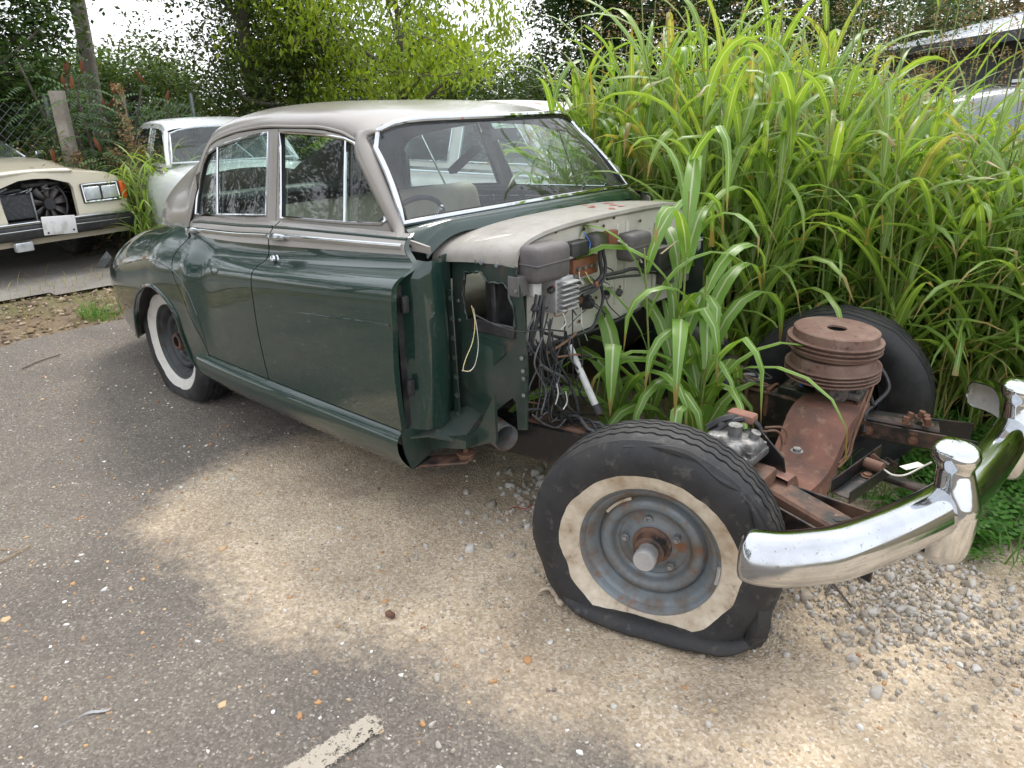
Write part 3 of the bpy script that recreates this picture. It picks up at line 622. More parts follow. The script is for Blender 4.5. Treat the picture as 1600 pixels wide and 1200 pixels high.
FWIN = [sight_cabin(*p) for p in [(439, 207), (480, 209), (510, 211.5), (540, 217), (555, 224), (567, 241), (585, 286), (602, 332), (603, 344), (596, 350), (540, 348), (440, 340)]]
RWIN = [sight_cabin(*p) for p in [(307, 335), (309, 310), (313, 285), (319, 255), (325, 241), (340, 229), (380, 216), (421, 207), (417, 336), (341, 335)]]
bx_top, bx_bot = -1.945, -1.875
FOUT = [(bx_bot, 1.062), (bx_top, 1.440), (-1.75, 1.441), (-1.62, 1.436), (-1.52, 1.422), (-1.44, 1.396), (-1.385, 1.352), (-1.26, 1.226), (-1.15, 1.115), (-1.13, 1.090), (-1.35, 1.088), (-1.6, 1.076)]
ROUT = [(bx_top-.006, 1.440), (bx_bot-.006, 1.062), (-2.25, 1.042), (-2.66, 1.006), (-2.735, .998)]+[(x-.045, z+.004) for x, z in RWIN[0:1]]+[(RWIN[2][0]-.045, RWIN[2][1]+.005), (RWIN[3][0]-.04, RWIN[3][1]+.012), (RWIN[4][0]-.03, RWIN[4][1]+.022), (RWIN[5][0]-.015, RWIN[5][1]+.024), (-2.30, 1.417), (-2.1, 1.435)]
def cab3(x, z, out=0.0, sg=-1): return np.array([x, sg*(Yg(x, z)+out), z])
def window(door, outl, bars, sg):
    path = [cab3(x, z, .003, sg) for x, z in densify(outl, .05)]
    MB().tube(path, .0062, 6, True, 1.2, (0, 1, 0)).build('window_trim', M['chrome'], door)
    cabin_sheet('seal', [(x, z) for x, z in outl], [[(x*.985+cx*.015, z*.97+cz*.03) for x, z in outl] for cx, cz in [np.mean(np.array(outl), 0)]], M['rubber'], sg, door, -.004, .012, .05)
    parts = []
    for (xa, za), (xb, zb) in bars:
        MB().tube([cab3(xa, za, .002, sg), cab3((xa+xb)/2, (za+zb)/2, .003, sg), cab3(xb, zb, .002, sg)], .0065, 6).build('window_divider', M['chrome'], door)
    cabin_sheet('window_glass', outl, [], M['glass'], sg, door, -.010, 0, .06)
for sg in (-1, 1):
    # ---- front door
    d = side_panel('front_door', split_edge, front_edge, 2.0, 12, M['green'], sg)
    # beige upper band is painted: a second skin 1.5 mm proud from the belt moulding up
    def band(ea, eb, parent):
        rows = []
        for i in range(9):
            v = 9.55+(11.98-9.55)*i/8; row = []
            for j in range(41):
                z = body(-1.8, v)[1]; xa = ex(ea, body(ex(ea, z), v)[1])+.004; xb = ex(eb, body(ex(eb, z), v)[1])-.004
                x = xa+(xb-xa)*j/40; w, z = body(x, v); row.append((x, sg*(w+.0015), z))
            rows.append(row)
        return MB().grid(rows, flip=(sg < 0)).build('belt_band', M['beige'], parent)
    band(split_edge, front_edge, d)
    cabin_sheet('upper_frame', FOUT, [FWIN], M['beige'], sg, d)
    window(d, FWIN, [(sight_cabin(541, 217), sight_cabin(539, 348))], sg)
    def bw_(x, v, o):
        w, z = body(x, v); return (x, sg*(w+o), z)
    xs_ = np.linspace(-1.838, -1.0, 40)
    ribbon('belt_moulding', [bw_(x, 10.15, .004) for x in xs_], M['chrome'], d, .011, .75)
    ribbon('belt_moulding', [bw_(x, 11.1, .002) for x in xs_], M['green'], d, .0075, .7)
    h = MB(); hx = np.linspace(-1.83, -1.70, 12); h.tube([bw_(x, 10.15, .018+.008*math.sin(math.pi*i/11)) for i, x in enumerate(hx)], [.009+.005*math.sin(math.pi*(i+.5)/12) for i in range(12)], 8, flat=1.1)
    h.build('handle', M['chrome'], d)
    kp = np.array(on_body(-1.765, .945, 0, sg)); MB().lathe([(0, .028), (.012, .027), (.016, .02), (.013, .008), (.017, .004), (.017, -.004)], kp, (0, sg, .25), 16).build('lock_knob', M['chrome'], d)
    cp = [sight_body(*q) for q in [(448, 486), (500, 493), (560, 501), (609, 509)]]
    ribbon('crease', [on_body(x, z, -.0015, sg) for x, z in spline(np.array(cp), 24)], M['green'], d, [.0008+.0035*min(1, i/10) for i in range(24)])
    if sg < 0:
        for zz in (.60, .90): MB().rbox((-.925, sg*.862, zz), (.02, .03, .06), .006, 2).build('hinge', M['rubber'], d)
    # ---- rear door
    d = side_panel('rear_door', rear_edge, [(z, x-.0) for z, x in split_edge], 2.0, 12, M['green'], sg)
    band(rear_edge, split_edge, d)
    cabin_sheet('upper_frame', ROUT, [RWIN], M['beige'], sg, d)
    window(d, RWIN, [(sight_cabin(341, 229.5), sight_cabin(341, 335))], sg)
    xs_ = np.linspace(-2.60, -1.852, 36)
    ribbon('belt_moulding', [bw_(x, 10.15, .004) for x in xs_], M['chrome'], d, .011, .75)
    ribbon('belt_moulding', [bw_(x, 11.1, .002) for x in xs_], M['green'], d, .0075, .7)
    h = MB(); hx = np.linspace(-2.61, -2.47, 12); h.tube([bw_(x, 10.15, .018+.008*math.sin(math.pi*i/11)) for i, x in enumerate(hx)], [.009+.005*math.sin(math.pi*(i+.5)/12) for i in range(12)], 8, flat=1.1)
    h.build('handle', M['chrome'], d)
    # ---- sill
    rows = []; SILL = [0, .006, .012, .017, .021, .024, .026, .0275, .028, .0275, .026, .022, .014, .0, -.02]
    for i in range(15):
        v = 2.02*i/14; rows.append([(x, sg*(body(x, v)[0]+SILL[i]), body(x, v)[1]) for x in np.linspace(-2.50, -.955, 50)])
    inner = [(x, sg*(body(x, 0)[0]-.10), body(x, 0)[1]+.015) for x in np.linspace(-2.50, -.955, 50)]
    MB().grid([inner]+rows, flip=(sg < 0)).build('sill', M['green'], CARR, angle=50)
    MB().prism([(-.956, sg*w, z) for w, z in [(body(-.93, v)[0], body(-.93, v)[1]) for v in np.linspace(0, 2, 6)]+[(.74, .41), (.74, .30)]], (-.006, 0, 0)).build('sill_end', M['green_dull'], CARR, smooth=False)
    # ---- rear wing with wheel arch
    ARCH = [sight_body(*q) for q in [(215, 536), (212, 510), (211, 484), (214, 463), (223, 449), (239, 447), (259, 466), (276, 494), (289, 532), (300, 560), (318, 586)]]
    top = [(x, min(1.2, .98+.22*(-2.74-x)/.45)) for x in np.linspace(-2.74, -4.5, 40)]
    def uv(x, z): return (x, level(x, z)*.1)
    re = [(ex(rear_edge, z)-.004, z) for z in np.linspace(.415, .975, 20)]
    ar = spline(np.array(ARCH), 44)
    ar = [(x, max(z, TZ[int(np.clip(round((x-TX[0])/(TX[1]-TX[0])), 0, 364))][0]+.004)) for x, z in ar]
    outer = [uv(*p) for p in re]+[(-2.64, .972)]+top+[(-4.5, 0.0)]+[(x, 0.0) for x in np.linspace(-4.4, ar[0][0]-.01, 14)]+[uv(*p) for p in ar]
    outer += [uv(-2.47, .30), uv(-2.44, .36)]
    V, F = cut_sheet(outer, [], .03); V3 = np.array([(x, sg*body(x, v*10)[0], body(x, v*10)[1]) for x, v in V])
    a, b, c = [V3[k] for k in F[len(F)//2][:3]]
    if np.cross(b-a, c-a)[1]*sg < 0: F = [f[::-1] for f in F]
    V3, F = rim(V3, F, (0, -sg*.02, 0)); w = mesh_obj('rear_wing', list(map(tuple, V3)), F, M['green'], CARR, True, 60)
    ribbon('arch_lip', [on_body(x, z, .002, sg) for x, z in ar], M['green'], w, .010, 1.0, 8)
    cr = [sight_body(*q) for q in [(190, 416), (201, 410), (229, 406), (259, 415), (287, 446), (304, 484), (317, 521), (326, 552)]]
    cs = spline(np.array(cr), 50); ribbon('crease', [on_body(x, z, -.001, sg) for x, z in cs], M['green'], w, [.005*min(1, min(i+1, 50-i)/8) for i in range(50)])
    # wheel well behind the arch
    rows = [[on_body(x, z, -.012, sg) for x, z in ar], [np.array([x-.02, sg*.60, z+.06]) for x, z in ar], [np.array([x-.02, sg*.42, z+.06]) for x, z in ar]]
    MB().grid(rows).build('wheel_well', M['under'], CARR); MB().prism([(x-.02, sg*.44, z+.07) for x, z in ar], (0, -sg*.01, 0)).build('wheel_well', M['under'], CARR, smooth=False)
    # tail deck from wing top to the middle
# ---- boot deck between the wings
rows = []
for x in np.linspace(-4.5, -2.95, 30):
    w, z = body(x, 12.0); cz = z+.035*min(1, w/.4)
    rows.append([(x, y*w, z+(cz-z)*(1-y*y)) for y in np.linspace(-1, 1, 25)])
MB().grid(rows).build('boot_lid', M['beige'], CARR)
# ---- roof shell: stations from windscreen header to boot, superellipse from gutter to centre line
RL = [(-1.372, 1.392), (-1.435, 1.402), (-1.52, 1.427), (-1.70, 1.446), (-1.98, 1.446), (-2.25, 1.428), (-2.47, 1.394), (-2.60, 1.352), (-2.662, 1.262), (-2.70, 1.14), (-2.745, .995), (-2.98, .955), (-3.24, .935), (-3.44, .915), (-3.58, .900)]
RC = [(-1.262, 1.479), (-1.38, 1.502), (-1.56, 1.526), (-1.82, 1.543), (-2.12, 1.546), (-2.42, 1.538), (-2.66, 1.517), (-2.80, 1.495), (-2.93, 1.466), (-3.05, 1.43), (-3.16, 1.385), (-3.28, 1.315), (-3.38, 1.225), (-3.48, 1.10), (-3.60, .96)]
RN = [3.0, 2.9, 2.8, 2.7, 2.6, 2.5, 2.4, 2.35, 2.3, 2.25, 2.2, 2.2, 2.2, 2.2, 2.2]
RWd = [.625, .620, .617, .624, .626, .620, .613, .612, .633, .665, .705, .685, .630, .555, .470]
def fine(a, n): return pchip(np.arange(len(a), dtype=float), np.array(a, float), np.linspace(0, len(a)-1, n))
NS = 90; L_ = fine(RL, NS); C_ = fine(RC, NS); N_ = fine(RN, NS); W_ = fine(RWd, NS)
rows = []; NT = 24
for i in range(NS):
    row = []
    for sgn in (-1, 1):
        half = []
        for j in range(NT+1):
            t = math.pi/2*j/NT; e = 2/N_[i]; ca = max(0, math.cos(t))**e; sb = math.sin(t)**e
            half.append((L_[i][0]+(C_[i][0]-L_[i][0])*(1-ca)**.8, sgn*W_[i]*ca, L_[i][1]+(C_[i][1]-L_[i][1])*sb))
        row += half if sgn < 0 else half[::-1][1:]
    rows.append(row)
rows = np.array(rows); nc = rows.shape[1]
for sg in (-1, 1):      # quarter panel foot tucked behind the wing
    ii = [i for i in range(NS) if L_[i][0] < -2.66]
    MB().grid([[(L_[i][0], sg*W_[i], L_[i][1]) for i in ii], [(L_[i][0]-.0, sg*(W_[i]+.012), L_[i][1]-.02) for i in ii], [(L_[i][0]-.0, sg*(W_[i]+.045), L_[i][1]-.035) for i in ii], [(L_[i][0], sg*(W_[i]+.05), L_[i][1]-.10) for i in ii]], flip=(sg > 0)).build('quarter_foot', M['beige'], CARR)
F = []; G = []
for i in range(NS-1):
    for j in range(nc-1):
        q = (i*nc+j, i*nc+j+1, (i+1)*nc+j+1, (i+1)*nc+j)
        inw = 64 <= i <= 78 and 16 <= j <= nc-18
        (G if inw else F).append(q[::-1])
roof = mesh_obj('roof', rows.reshape(-1, 3), F, M['beige'], CARR, True, 60)
mesh_obj('rear_window', rows.reshape(-1, 3)*np.array([1, 1, 1])+np.array([.012, 0, -.008]), G, M['glass'], CARR)
rl = rows*1.0; rl[..., 2] -= .022; rl[..., 1] *= .975
mesh_obj('headlining', rl[2:62].reshape(-1, 3), [(i*nc+j, i*nc+j+1, (i+1)*nc+j+1, (i+1)*nc+j) for i in range(59) for j in range(nc-1)], M['lining'], roof)
for sg in (-1, 1):      # drip gutter above the doors
    ribbon('gutter', [(L_[i][0], sg*(W_[i]+.004), L_[i][1]+.004) for i in range(2, 60)], M['beige'], roof, .006)
# ---- windscreen
def scr_edge(sg):
    side = [(-1.095, sg*.705, 1.128), (-1.16, sg*.685, 1.205), (-1.23, sg*.66, 1.285), (-1.295, sg*.635, 1.36), (-1.335, sg*.613, 1.41)]
    return side
TOPE = [tuple(rows[0][j]) for j in range(nc)]
yy = np.linspace(-1, 1, 41)
def scr_bottom(t): return np.array([-1.095+.045*(1-t*t), .705*t, 1.128+.012*(1-t*t)])
def scr_top(t):
    e = abs(t); return np.array([-1.362+.094*(1-e**2.3), .616*t, 1.469-.062*e**9])
rows_s = []
for i in range(15):
    f = i/14; rows_s.append([scr_bottom(t)*(1-f)+scr_top(t)*f+np.array([.018*math.sin(math.pi*f)*1, 0, .006*math.sin(math.pi*f)]) for t in yy])
ws = MB().grid(rows_s).build('windscreen', M['screen'], CARR)
re_y = rows[0][:, 1]; hs = [[], []]
for t in np.linspace(-1, 1, 41):
    q = scr_top(t); yq = max(-.622, min(.622, q[1]*1.015)); hs[0].append((np.interp(yq, re_y, rows[0][:, 0]), yq, np.interp(yq, re_y, rows[0][:, 2]))); hs[1].append(q+np.array([.0, 0, -.004]))
MB().grid(hs, flip=True).build('header', M['beige'], CARR)
per = [rows_s[0][j] for j in range(0, 41, 2)]+[rows_s[i][40] for i in range(2, 13, 2)]+[rows_s[14][j] for j in range(39, 0, -2)]+[rows_s[i][0] for i in range(12, 1, -2)]
per = [np.array(p)+np.array([.008, 0, .006]) for p in per]
MB().tube(per, .0115, 8, True).build('screen_surround', M['chrome'], ws)
per2 = [np.array(p)*np.array([1, .978, 1])+np.array([-.004, 0, -.004+(.012 if p[2] < 1.2 else -.010 if p[2] > 1.40 else 0)]) for p in per]
MB().tube(per2, .008, 6, True).build('screen_seal', M['rubber'], ws)
for px, py in [(686, 333), (766, 316), (853, 300), (909, 296)]:
    p = atz(px, py, 1.142); p = aty(px, py, {686: -.46, 766: -.17, 853: .21, 909: .47}[px])
    b = MB(); b.cyl(p-np.array([0, 0, .012]), p+np.array([.012, 0, .016]), .013, .010, 12); b.cyl(p+np.array([.006, 0, .012]), p+np.array([.02, 0, .03]), .006, n=8); b.build('wiper_spindle', M['chrome'] if px in (686, 909) else M['black'], CARR)
# ---- A pillars
for sg in (-1, 1):
    D = [(-1.125, 1.092), (-1.15, 1.118), (-1.26, 1.228), (-1.385, 1.354), (-1.435, 1.394)]
    S = scr_edge(sg); r0 = [np.array([x-.0, sg*(Yg(x, z)+.002), z]) for x, z in D]
    r3 = [np.array(q) for q in S]; up_ = np.array([0, 0, .004])
    r0 = [np.array([-1.075, sg*.752, 1.068])]+r0; r3 = [np.array([-1.045, sg*.745, 1.075])]+[scr_bottom(sg)*(1-f)+scr_top(sg)*f for f in (0, .28, .55, .82, 1.0)]
    r0[-1] = np.array([-1.42, sg*.622, 1.402]); r3[-1] = scr_top(sg)+np.array([-.012, 0, .008])
    r0.append(np.array([-1.46, sg*.600, 1.422])); r3.append(np.array([-1.325, sg*.575, 1.440]))
    rw = []
    for f in (0, .18, .36, .5, .64, .82, 1): rw.append([a*(1-f)+b*f+np.array([.012, sg*.016, .006])*math.sin(math.pi*f) for a, b in zip(spline(r0, 16), spline(r3, 16))])
    A, Dp = scr_top(sg)+np.array([.002, 0, .004]), np.array([-1.43, sg*.628, 1.404]); yb = .55; B = np.array([np.interp(yb, -rows[0][:25, 1][::-1]*-1 if False else np.abs(rows[0][:25, 1])[::-1], rows[0][:25, 0][::-1]), sg*yb, np.interp(yb, np.abs(rows[0][:25, 1])[::-1], rows[0][:25, 2][::-1])+.004]); Cc = np.array([-1.375, sg*.632, 1.392]); E_ = scr_bottom(sg)*.2+scr_top(sg)*.8+np.array([-.012, sg*.012, .012])
    MB().add([Cc, B, A, E_, Dp, (-1.44, sg*.60, 1.425)], [(0, 1, 2), (0, 2, 3), (0, 3, 4), (0, 4, 5), (0, 5, 1)]).build('pillar_cap', M['beige'], CARR, angle=80, solid=.006)
    MB().grid(rw, flip=(sg > 0)).build('windscreen_pillar', M['beige'], CARR, angle=60, solid=.012)
    # beige flange below the scuttle
    q = [aty(620, 370, -.775), aty(634, 374, -.765), aty(652, 380, -.745), aty(669, 386, -.715), aty(670, 397, -.712), aty(650, 393, -.745), aty(628, 391, -.775)]
    q = [np.array([p[0], -sg*p[1], p[2]]) for p in q]; MB().prism(q, (0, -sg*.012, 0)).build('scuttle_flange', M['beige'], CARR, angle=30)
    MB().lathe([(0, .002), (.006, .002), (.0065, 0)], np.array([aty(642, 384, -.762)[0], sg*.764, aty(642, 384, -.762)[2]]), (0, sg, 0), 12).build('bolt_hole', M['rubber'], CARR)
# ---- green scuttle below the screen
def cowl_front(t):
    e = abs(t); return np.array([-.985+.02*(1-t*t), .705*t, 1.122-.075*max(0, (e-.74)/.26)**2])
rw = []
for i in range(13):
    f = i/12; rw.append([(scr_bottom(t)+np.array([.006, 0, -.004]))*(1-f)+cowl_front(t)*f+np.array([0, math.copysign(.012*math.sin(math.pi*f)*abs(t), t), .012*math.sin(math.pi*f)-.016*math.exp(-((f-.78)/.08)**2)+.010*math.exp(-((f-.95)/.06)**2)]) for t in np.linspace(-1, 1, 61)])
low = [p+np.array([.012, 0, -.03]) for p in rw[-1]]; rw.append(low)
MB().grid(rw, flip=False).build('scuttle', M['green'], CARR, angle=60)
# ---- beige shroud running forward to the bulkhead
def arc(x, hw, zs, zc, n, t):
    a = math.pi/2*(1-abs(t)); e = 2/n; return np.array([x, math.copysign(hw*max(0, math.cos(a))**e, t), zs+(zc-zs)*math.sin(a)**e])
tt = np.linspace(-1, 1, 73); tt = np.sign(tt)*np.abs(tt)**.8
XB = -.655
rw = []
for i in range(20):
    f = i/19; x = -1.005+(XB+1.005)*f
    rw.append([arc(x, .655-.055*f, 1.000+.018*f, 1.108+.022*f, 2.7+.5*f, t)+np.array([0, 0, .006*math.sin(math.pi*f)]) for t in tt])
fl = [arc(XB+.004, .592, 1.014, 1.118, 3.2, t) for t in tt]; fl2 = [arc(XB-.012, .580, 1.010, 1.105, 3.2, t) for t in tt]
shroud = MB().grid(rw+[fl, fl2], flip=False).build('bonnet_shroud', M['beige_dull'], CARR, angle=50)
m, n, b = new_mat('flaking_red_primer'); b.inputs['Base Color'].default_value = (.42, .10, .07, 1); b.inputs['Roughness'].default_value = .7; M['primer'] = m
rr_ = np.random.RandomState(5)
pb = MB()
for k in range(9):      # flaked paint near the middle of the shroud
    c = np.array([-.78+rr_.uniform(-.13, .12), .13+rr_.uniform(-.09, .09)]); an = np.linspace(0, 6.28, 9, endpoint=False); rd = rr_.uniform(.006, .02, 9)
    f = (c[0]+1.005)/(XB+1.005); 
    def zs(x, y):
        f = (x+1.005)/(XB+1.005); hw = .655-.055*f; nn = 2.7+.5*f; return 1.000+.018*f+(.108+.004*f)*max(0, 1-(abs(y)/hw)**nn)**(1/nn)+.006*math.sin(math.pi*f)+.0025
    pb.add([(c[0]+r*math.cos(a)*1.3, c[1]+r*math.sin(a), zs(c[0]+r*math.cos(a)*1.3, c[1]+r*math.sin(a))) for a, r in zip(an, rd)], [tuple(range(9))])
pb.build('flaked_patch', M['primer'], shroud, smooth=False, label='red primer showing through flaked paint')
bolts([(aty(px, py, -.628), (0, -1, .1)) for px, py in [(699, 401), (752, 410), (776, 414)]], M['alu'], shroud, .006, .005)
# ---- bulkhead
BX = XB-.018
out_ = [(arc(0, .585, 1.008, 1.112, 3.2, t)[1], arc(0, .585, 1.008, 1.112, 3.2, t)[2]) for t in tt]
out_ = out_+[(.585, .80), (.45, .70), (-.45, .70), (-.585, .74)]
V, F = cut_sheet(out_, [], .06); V3 = [(BX+.012*math.exp(-((y-.02)/.05)**2)+.02*max(0, .82-z), y, z) for y, z in V]
a, b, c = [np.array(V3[k]) for k in F[0][:3]]
if np.cross(b-a, c-a)[0] < 0: F = [f[::-1] for f in F]
fw = mesh_obj('bulkhead', V3, F, M['firewall'], CARR, True, 50)
rw = [[(BX+.0, y, .71), (BX-.02, y, .66), (BX-.16, y, .50), (BX-.30, y, .36), (-2.9, y, .34)] for y in np.linspace(-.6, .6, 9)]
MB().grid(rw).build('floor_pan', M['under'], CARR, angle=60)
# pressed ribs and bolts on the bulkhead
for y, z0, z1 in [(.005, .76, 1.08), (.075, .76, 1.085), (.30, .76, 1.05)]: MB().rbox((BX+.008, y, (z0+z1)/2), (.014, .02, z1-z0), .006, 2).build('pressed_rib', M['firewall'], fw)
for px, py in [(868, 362), (912, 358), (933, 345), (959, 340), (943, 353), (1000, 345), (931, 465), (955, 450), (968, 448), (940, 508), (842, 512), (985, 375), (972, 392), (862, 520), (905, 502)]:
    MB().hexbolt(atx(px, py, BX+.008), (1, 0, 0), .0045, .005).build('bolt', M['frame_rust'], fw)
def slab(name, x0, y0, x1, y1, depth, mat, r=.012, seam=None, dx=.0, parent=None, seg=3):
    """box on the bulkhead spanning image corners, depth metres forward"""
    p = atx(x0, y0, BX+dx+depth*.95); q = atx(x1, y1, BX+dx+depth*.95); c = (p+q)/2; s = (depth, abs(q[1]-p[1]), abs(q[2]-p[2]))
    b = MB().rbox((BX+dx+depth/2, c[1], c[2]), s, r, seg); o = b.build(name, mat, parent or fw, angle=35)
    if seam: MB().rbox((BX+dx+depth/2, c[1], c[2]+seam*s[2]), (s[0]+.006, s[1]+.006, .008), .003, 1).build('seam', mat, o)
    return o, c, s
hb, c, s = slab('heater_box', 838, 389, 893, 432, .10, M['greyblack'], .026, .02)
slab('relay', 894, 381, 921, 397, .05, M['black'], .006)
slab('wiper_motor', 932, 366, 950, 391, .06, M['greyblack'], .018)
slab('terminal_block', 952, 362, 965, 386, .03, M['copper'], .003)
slab('heater_box', 988, 368, 1018, 402, .09, M['greyblack'], .022, .02)
slab('coil_box', 1052, 376, 1074, 398, .10, M['black'], .015)
slab('fluid_reservoir', 1072, 374, 1095, 392, .10, M['alu_pale'], .018, .2)
ts, c, s = slab('terminal_strip', 896, 407, 934, 425, .022, M['copper'], .003)
for k in range(4): MB().cyl((BX+.02, c[1]-s[1]*.36+k*s[1]*.24, c[2]), (BX+.034, c[1]-s[1]*.36+k*s[1]*.24, c[2]), .007, n=10).build('terminal_screw', M['alu'], ts)
rg, c, s = slab('finned_regulator', 868, 437, 895, 482, .07, M['alu_pale'], .006)
for k in range(6): MB().rbox((BX+.085, c[1], c[2]-s[2]*.38+k*s[2]*.15), (.03, s[1]*.92, .007), .002, 1).build('cooling_fin', M['alu_pale'], rg)
slab('relay', 809, 434, 826, 461, .05, M['greyblack'], .004)
slab('relay', 833, 440, 846, 461, .05, M['whitepipe'], .004)
slab('fuse_holder', 893, 445, 904, 470, .05, M['wire_grey'], .008)
p = atx(922, 474, BX+.03); MB().lathe([(0, .04), (.018, .04), (.022, .03), (.024, .008), (.03, .004), (.03, 0)], (BX, p[1], p[2]), (1, 0, 0), 20).build('solenoid', M['black'], fw)
p = atx(906, 468, BX+.03); MB().lathe([(0, .035), (.014, .035), (.018, .0)], (BX, p[1], p[2]), (1, 0, 0), 16).build('solenoid', M['rust'], fw)
slab('bracket_plate', 1030, 388, 1088, 405, .10, M['black'], .006)
slab('relay', 1050, 412, 1075, 438, .08, M['greyblack'], .006)
# ---- wires: drawn through points on vertical planes in front of the bulkhead
WR = np.random.RandomState(21)
def wire(pts, mat, r=.004, X=-.60, n=None, parent=None, wob=.0):
    P = [atx(p[0], p[1], (p[2] if len(p) > 2 else X)) for p in pts]; S = spline(P, n or 8*len(P)); r = r*.8
    return MB().tube(S, r, 6).build('cable', M[mat], parent or CARR)
wire([(937, 392), (938, 410), (940, 430), (926, 446), (905, 455), (890, 470)], 'wire_black', .011, -.61)
wire([(942, 392), (946, 415), (943, 436), (930, 452), (910, 462)], 'wire_black', .009, -.60)
wire([(946, 430), (970, 425), (990, 420), (1010, 424)], 'wire_black', .009, -.61)
wire([(948, 436), (972, 432), (1000, 430)], 'wire_black', .007, -.60)
wire([(938, 440), (942, 465), (936, 490), (925, 512), (905, 522), (880, 528), (850, 520)], 'wire_black', .008, -.60)
wire([(846, 462), (842, 480), (840, 500), (832, 530), (828, 555)], 'wire_black', .010, -.61)
wire([(838, 460), (834, 490), (829, 520), (826, 550)], 'wire_black', .007, -.60)
wire([(850, 462), (846, 500), (848, 540), (860, 570), (866, 590)], 'wire_black', .009, -.61)
wire([(742, 492, -.66), (775, 508, -.62), (810, 518, -.60), (850, 515, -.58), (884, 518, -.585)], 'wire_black', .0035)
wire([(884, 518), (886, 535), (880, 560), (868, 585), (862, 610), (848, 640), (850, 655), (866, 664), (880, 660)], 'wire_black', .005, -.58)
wire([(880, 530), (868, 560), (858, 590), (850, 615), (858, 640), (875, 652), (900, 655)], 'wire_black', .005, -.575)
wire([(866, 580), (872, 600), (880, 620), (888, 635), (905, 650)], 'wire_grey', .006, -.57)
wire([(845, 570), (860, 580), (880, 590), (895, 610), (903, 640), (905, 672)], 'wire_grey', .008, -.565)
wire([(850, 590), (866, 605), (876, 632), (878, 660)], 'wire_black', .005, -.56)
wire([(862, 600), (868, 630), (886, 650), (900, 668)], 'wire_black', .006, -.555)
wire([(832, 648), (850, 662), (870, 668), (884, 655)], 'wire_grey', .004, -.56)
wire([(826, 640), (850, 640), (880, 645), (930, 648)], 'wire_black', .007, -.58)
wire([(826, 628), (860, 634), (900, 645), (945, 650)], 'frame_rust', .004, -.60)
wire([(855, 552), (875, 540), (892, 528), (900, 520)], 'wire_brown', .006, -.57)
wire([(870, 558), (885, 556), (900, 554), (912, 556)], 'wire_brown', .005, -.565)
wire([(910, 555), (922, 558), (932, 562)], 'wire_black', .008, -.565)
wire([(880, 490), (884, 505), (876, 515)], 'wire_white', .003, -.57)
wire([(890, 478), (880, 490), (868, 494), (866, 488)], 'wire_brown', .003, -.575)
wire([(905, 425), (906, 436), (912, 444)], 'wire_white', .003, -.60)
wire([(915, 425), (920, 435), (926, 443)], 'wire_yellow', .0025, -.60)
wire([(870, 600), (872, 615), (868, 632)], 'wire_white', .003, -.55)
wire([(884, 612), (886, 628), (880, 640)], 'wire_white', .003, -.55)
wire([(913, 364), (918, 372), (922, 380), (921, 388)], 'wire_blue', .003, -.62)
wire([(966, 376), (980, 384), (994, 396), (1003, 410)], 'wire_white', .005, -.61)
wire([(737, 478, -.655), (742, 505, -.66), (738, 535, -.66), (728, 560, -.66), (724, 578, -.66), (735, 580, -.66)], 'wire_yellow', .0018)
wire([(740, 482, -.655), (746, 520, -.66), (747, 545, -.66), (742, 570, -.66), (733, 580, -.66), (722, 579, -.66)], 'wire_white', .0016)
for k in range(16):
    x0 = WR.uniform(832, 905); y0 = WR.uniform(470, 540); x1 = x0+WR.uniform(-15, 30); y1 = WR.uniform(600, 668); X = WR.uniform(-.61, -.55)
    wire([(x0, y0), (x0+WR.uniform(-14, 14), y0*.65+y1*.35), (x1+WR.uniform(-18, 14), y0*.3+y1*.7), (x1, y1), (x1+WR.uniform(8, 30), y1+WR.uniform(-12, 8))], 'wire_black' if k % 3 else 'wire_grey', WR.uniform(.0025, .0055), X)
# connectors, clips and loose ends along the looms
CN = np.random.RandomState(33)
for k in range(34):
    px, py = CN.uniform(832, 1000), CN.uniform(425, 545)
    if py > 500-(px-850)*.30 and px > 850: continue
    p = atx(px, py, BX+.03+CN.uniform(0, .05)); Rm = np.array(Matrix.Rotation(CN.uniform(-1, 1), 3, 'X'))
    MB().rbox(p, (CN.uniform(.012, .022), CN.uniform(.010, .026), CN.uniform(.012, .03)), .003, 1, Rm).build('connector', M[['black', 'wire_grey', 'whitepipe', 'greyblack', 'copper', 'black'][k % 6]], fw)
for k in range(18):
    x0, y0 = CN.uniform(840, 960), CN.uniform(415, 500); x1, y1 = x0+CN.uniform(-40, 40), y0+CN.uniform(10, 60)
    wire([(x0, y0, BX+.02), ((x0+x1)/2+CN.uniform(-15, 15), (y0+y1)/2, BX+CN.uniform(.03, .08)), (x1, y1, BX+.03)], ['wire_black', 'wire_black', 'wire_grey', 'wire_brown', 'wire_white', 'wire_yellow', 'wire_red'][CN.randint(7)] if k % 2 else 'wire_black', CN.uniform(.0015, .0035))
wire([(830, 545), (870, 535), (915, 520), (960, 503), (1000, 482)], 'wire_black', .008, BX+.035)
wire([(1000, 425), (1030, 428), (1050, 440), (1060, 470)], 'wire_black', .007, BX+.04)
# ---- steering column
p0, p1 = np.array([-.70, -.355, .80]), aty(930, 632, -.36)
pm = aty(889, 540, -.36)
MB().tube([pm, p1], .0135, 12).build('steering_column', M['whitepipe'], CARR); MB().tube([p1, p1+(p1-pm)*.16], .017, 12).build('steering_joint', M['black'], CARR)
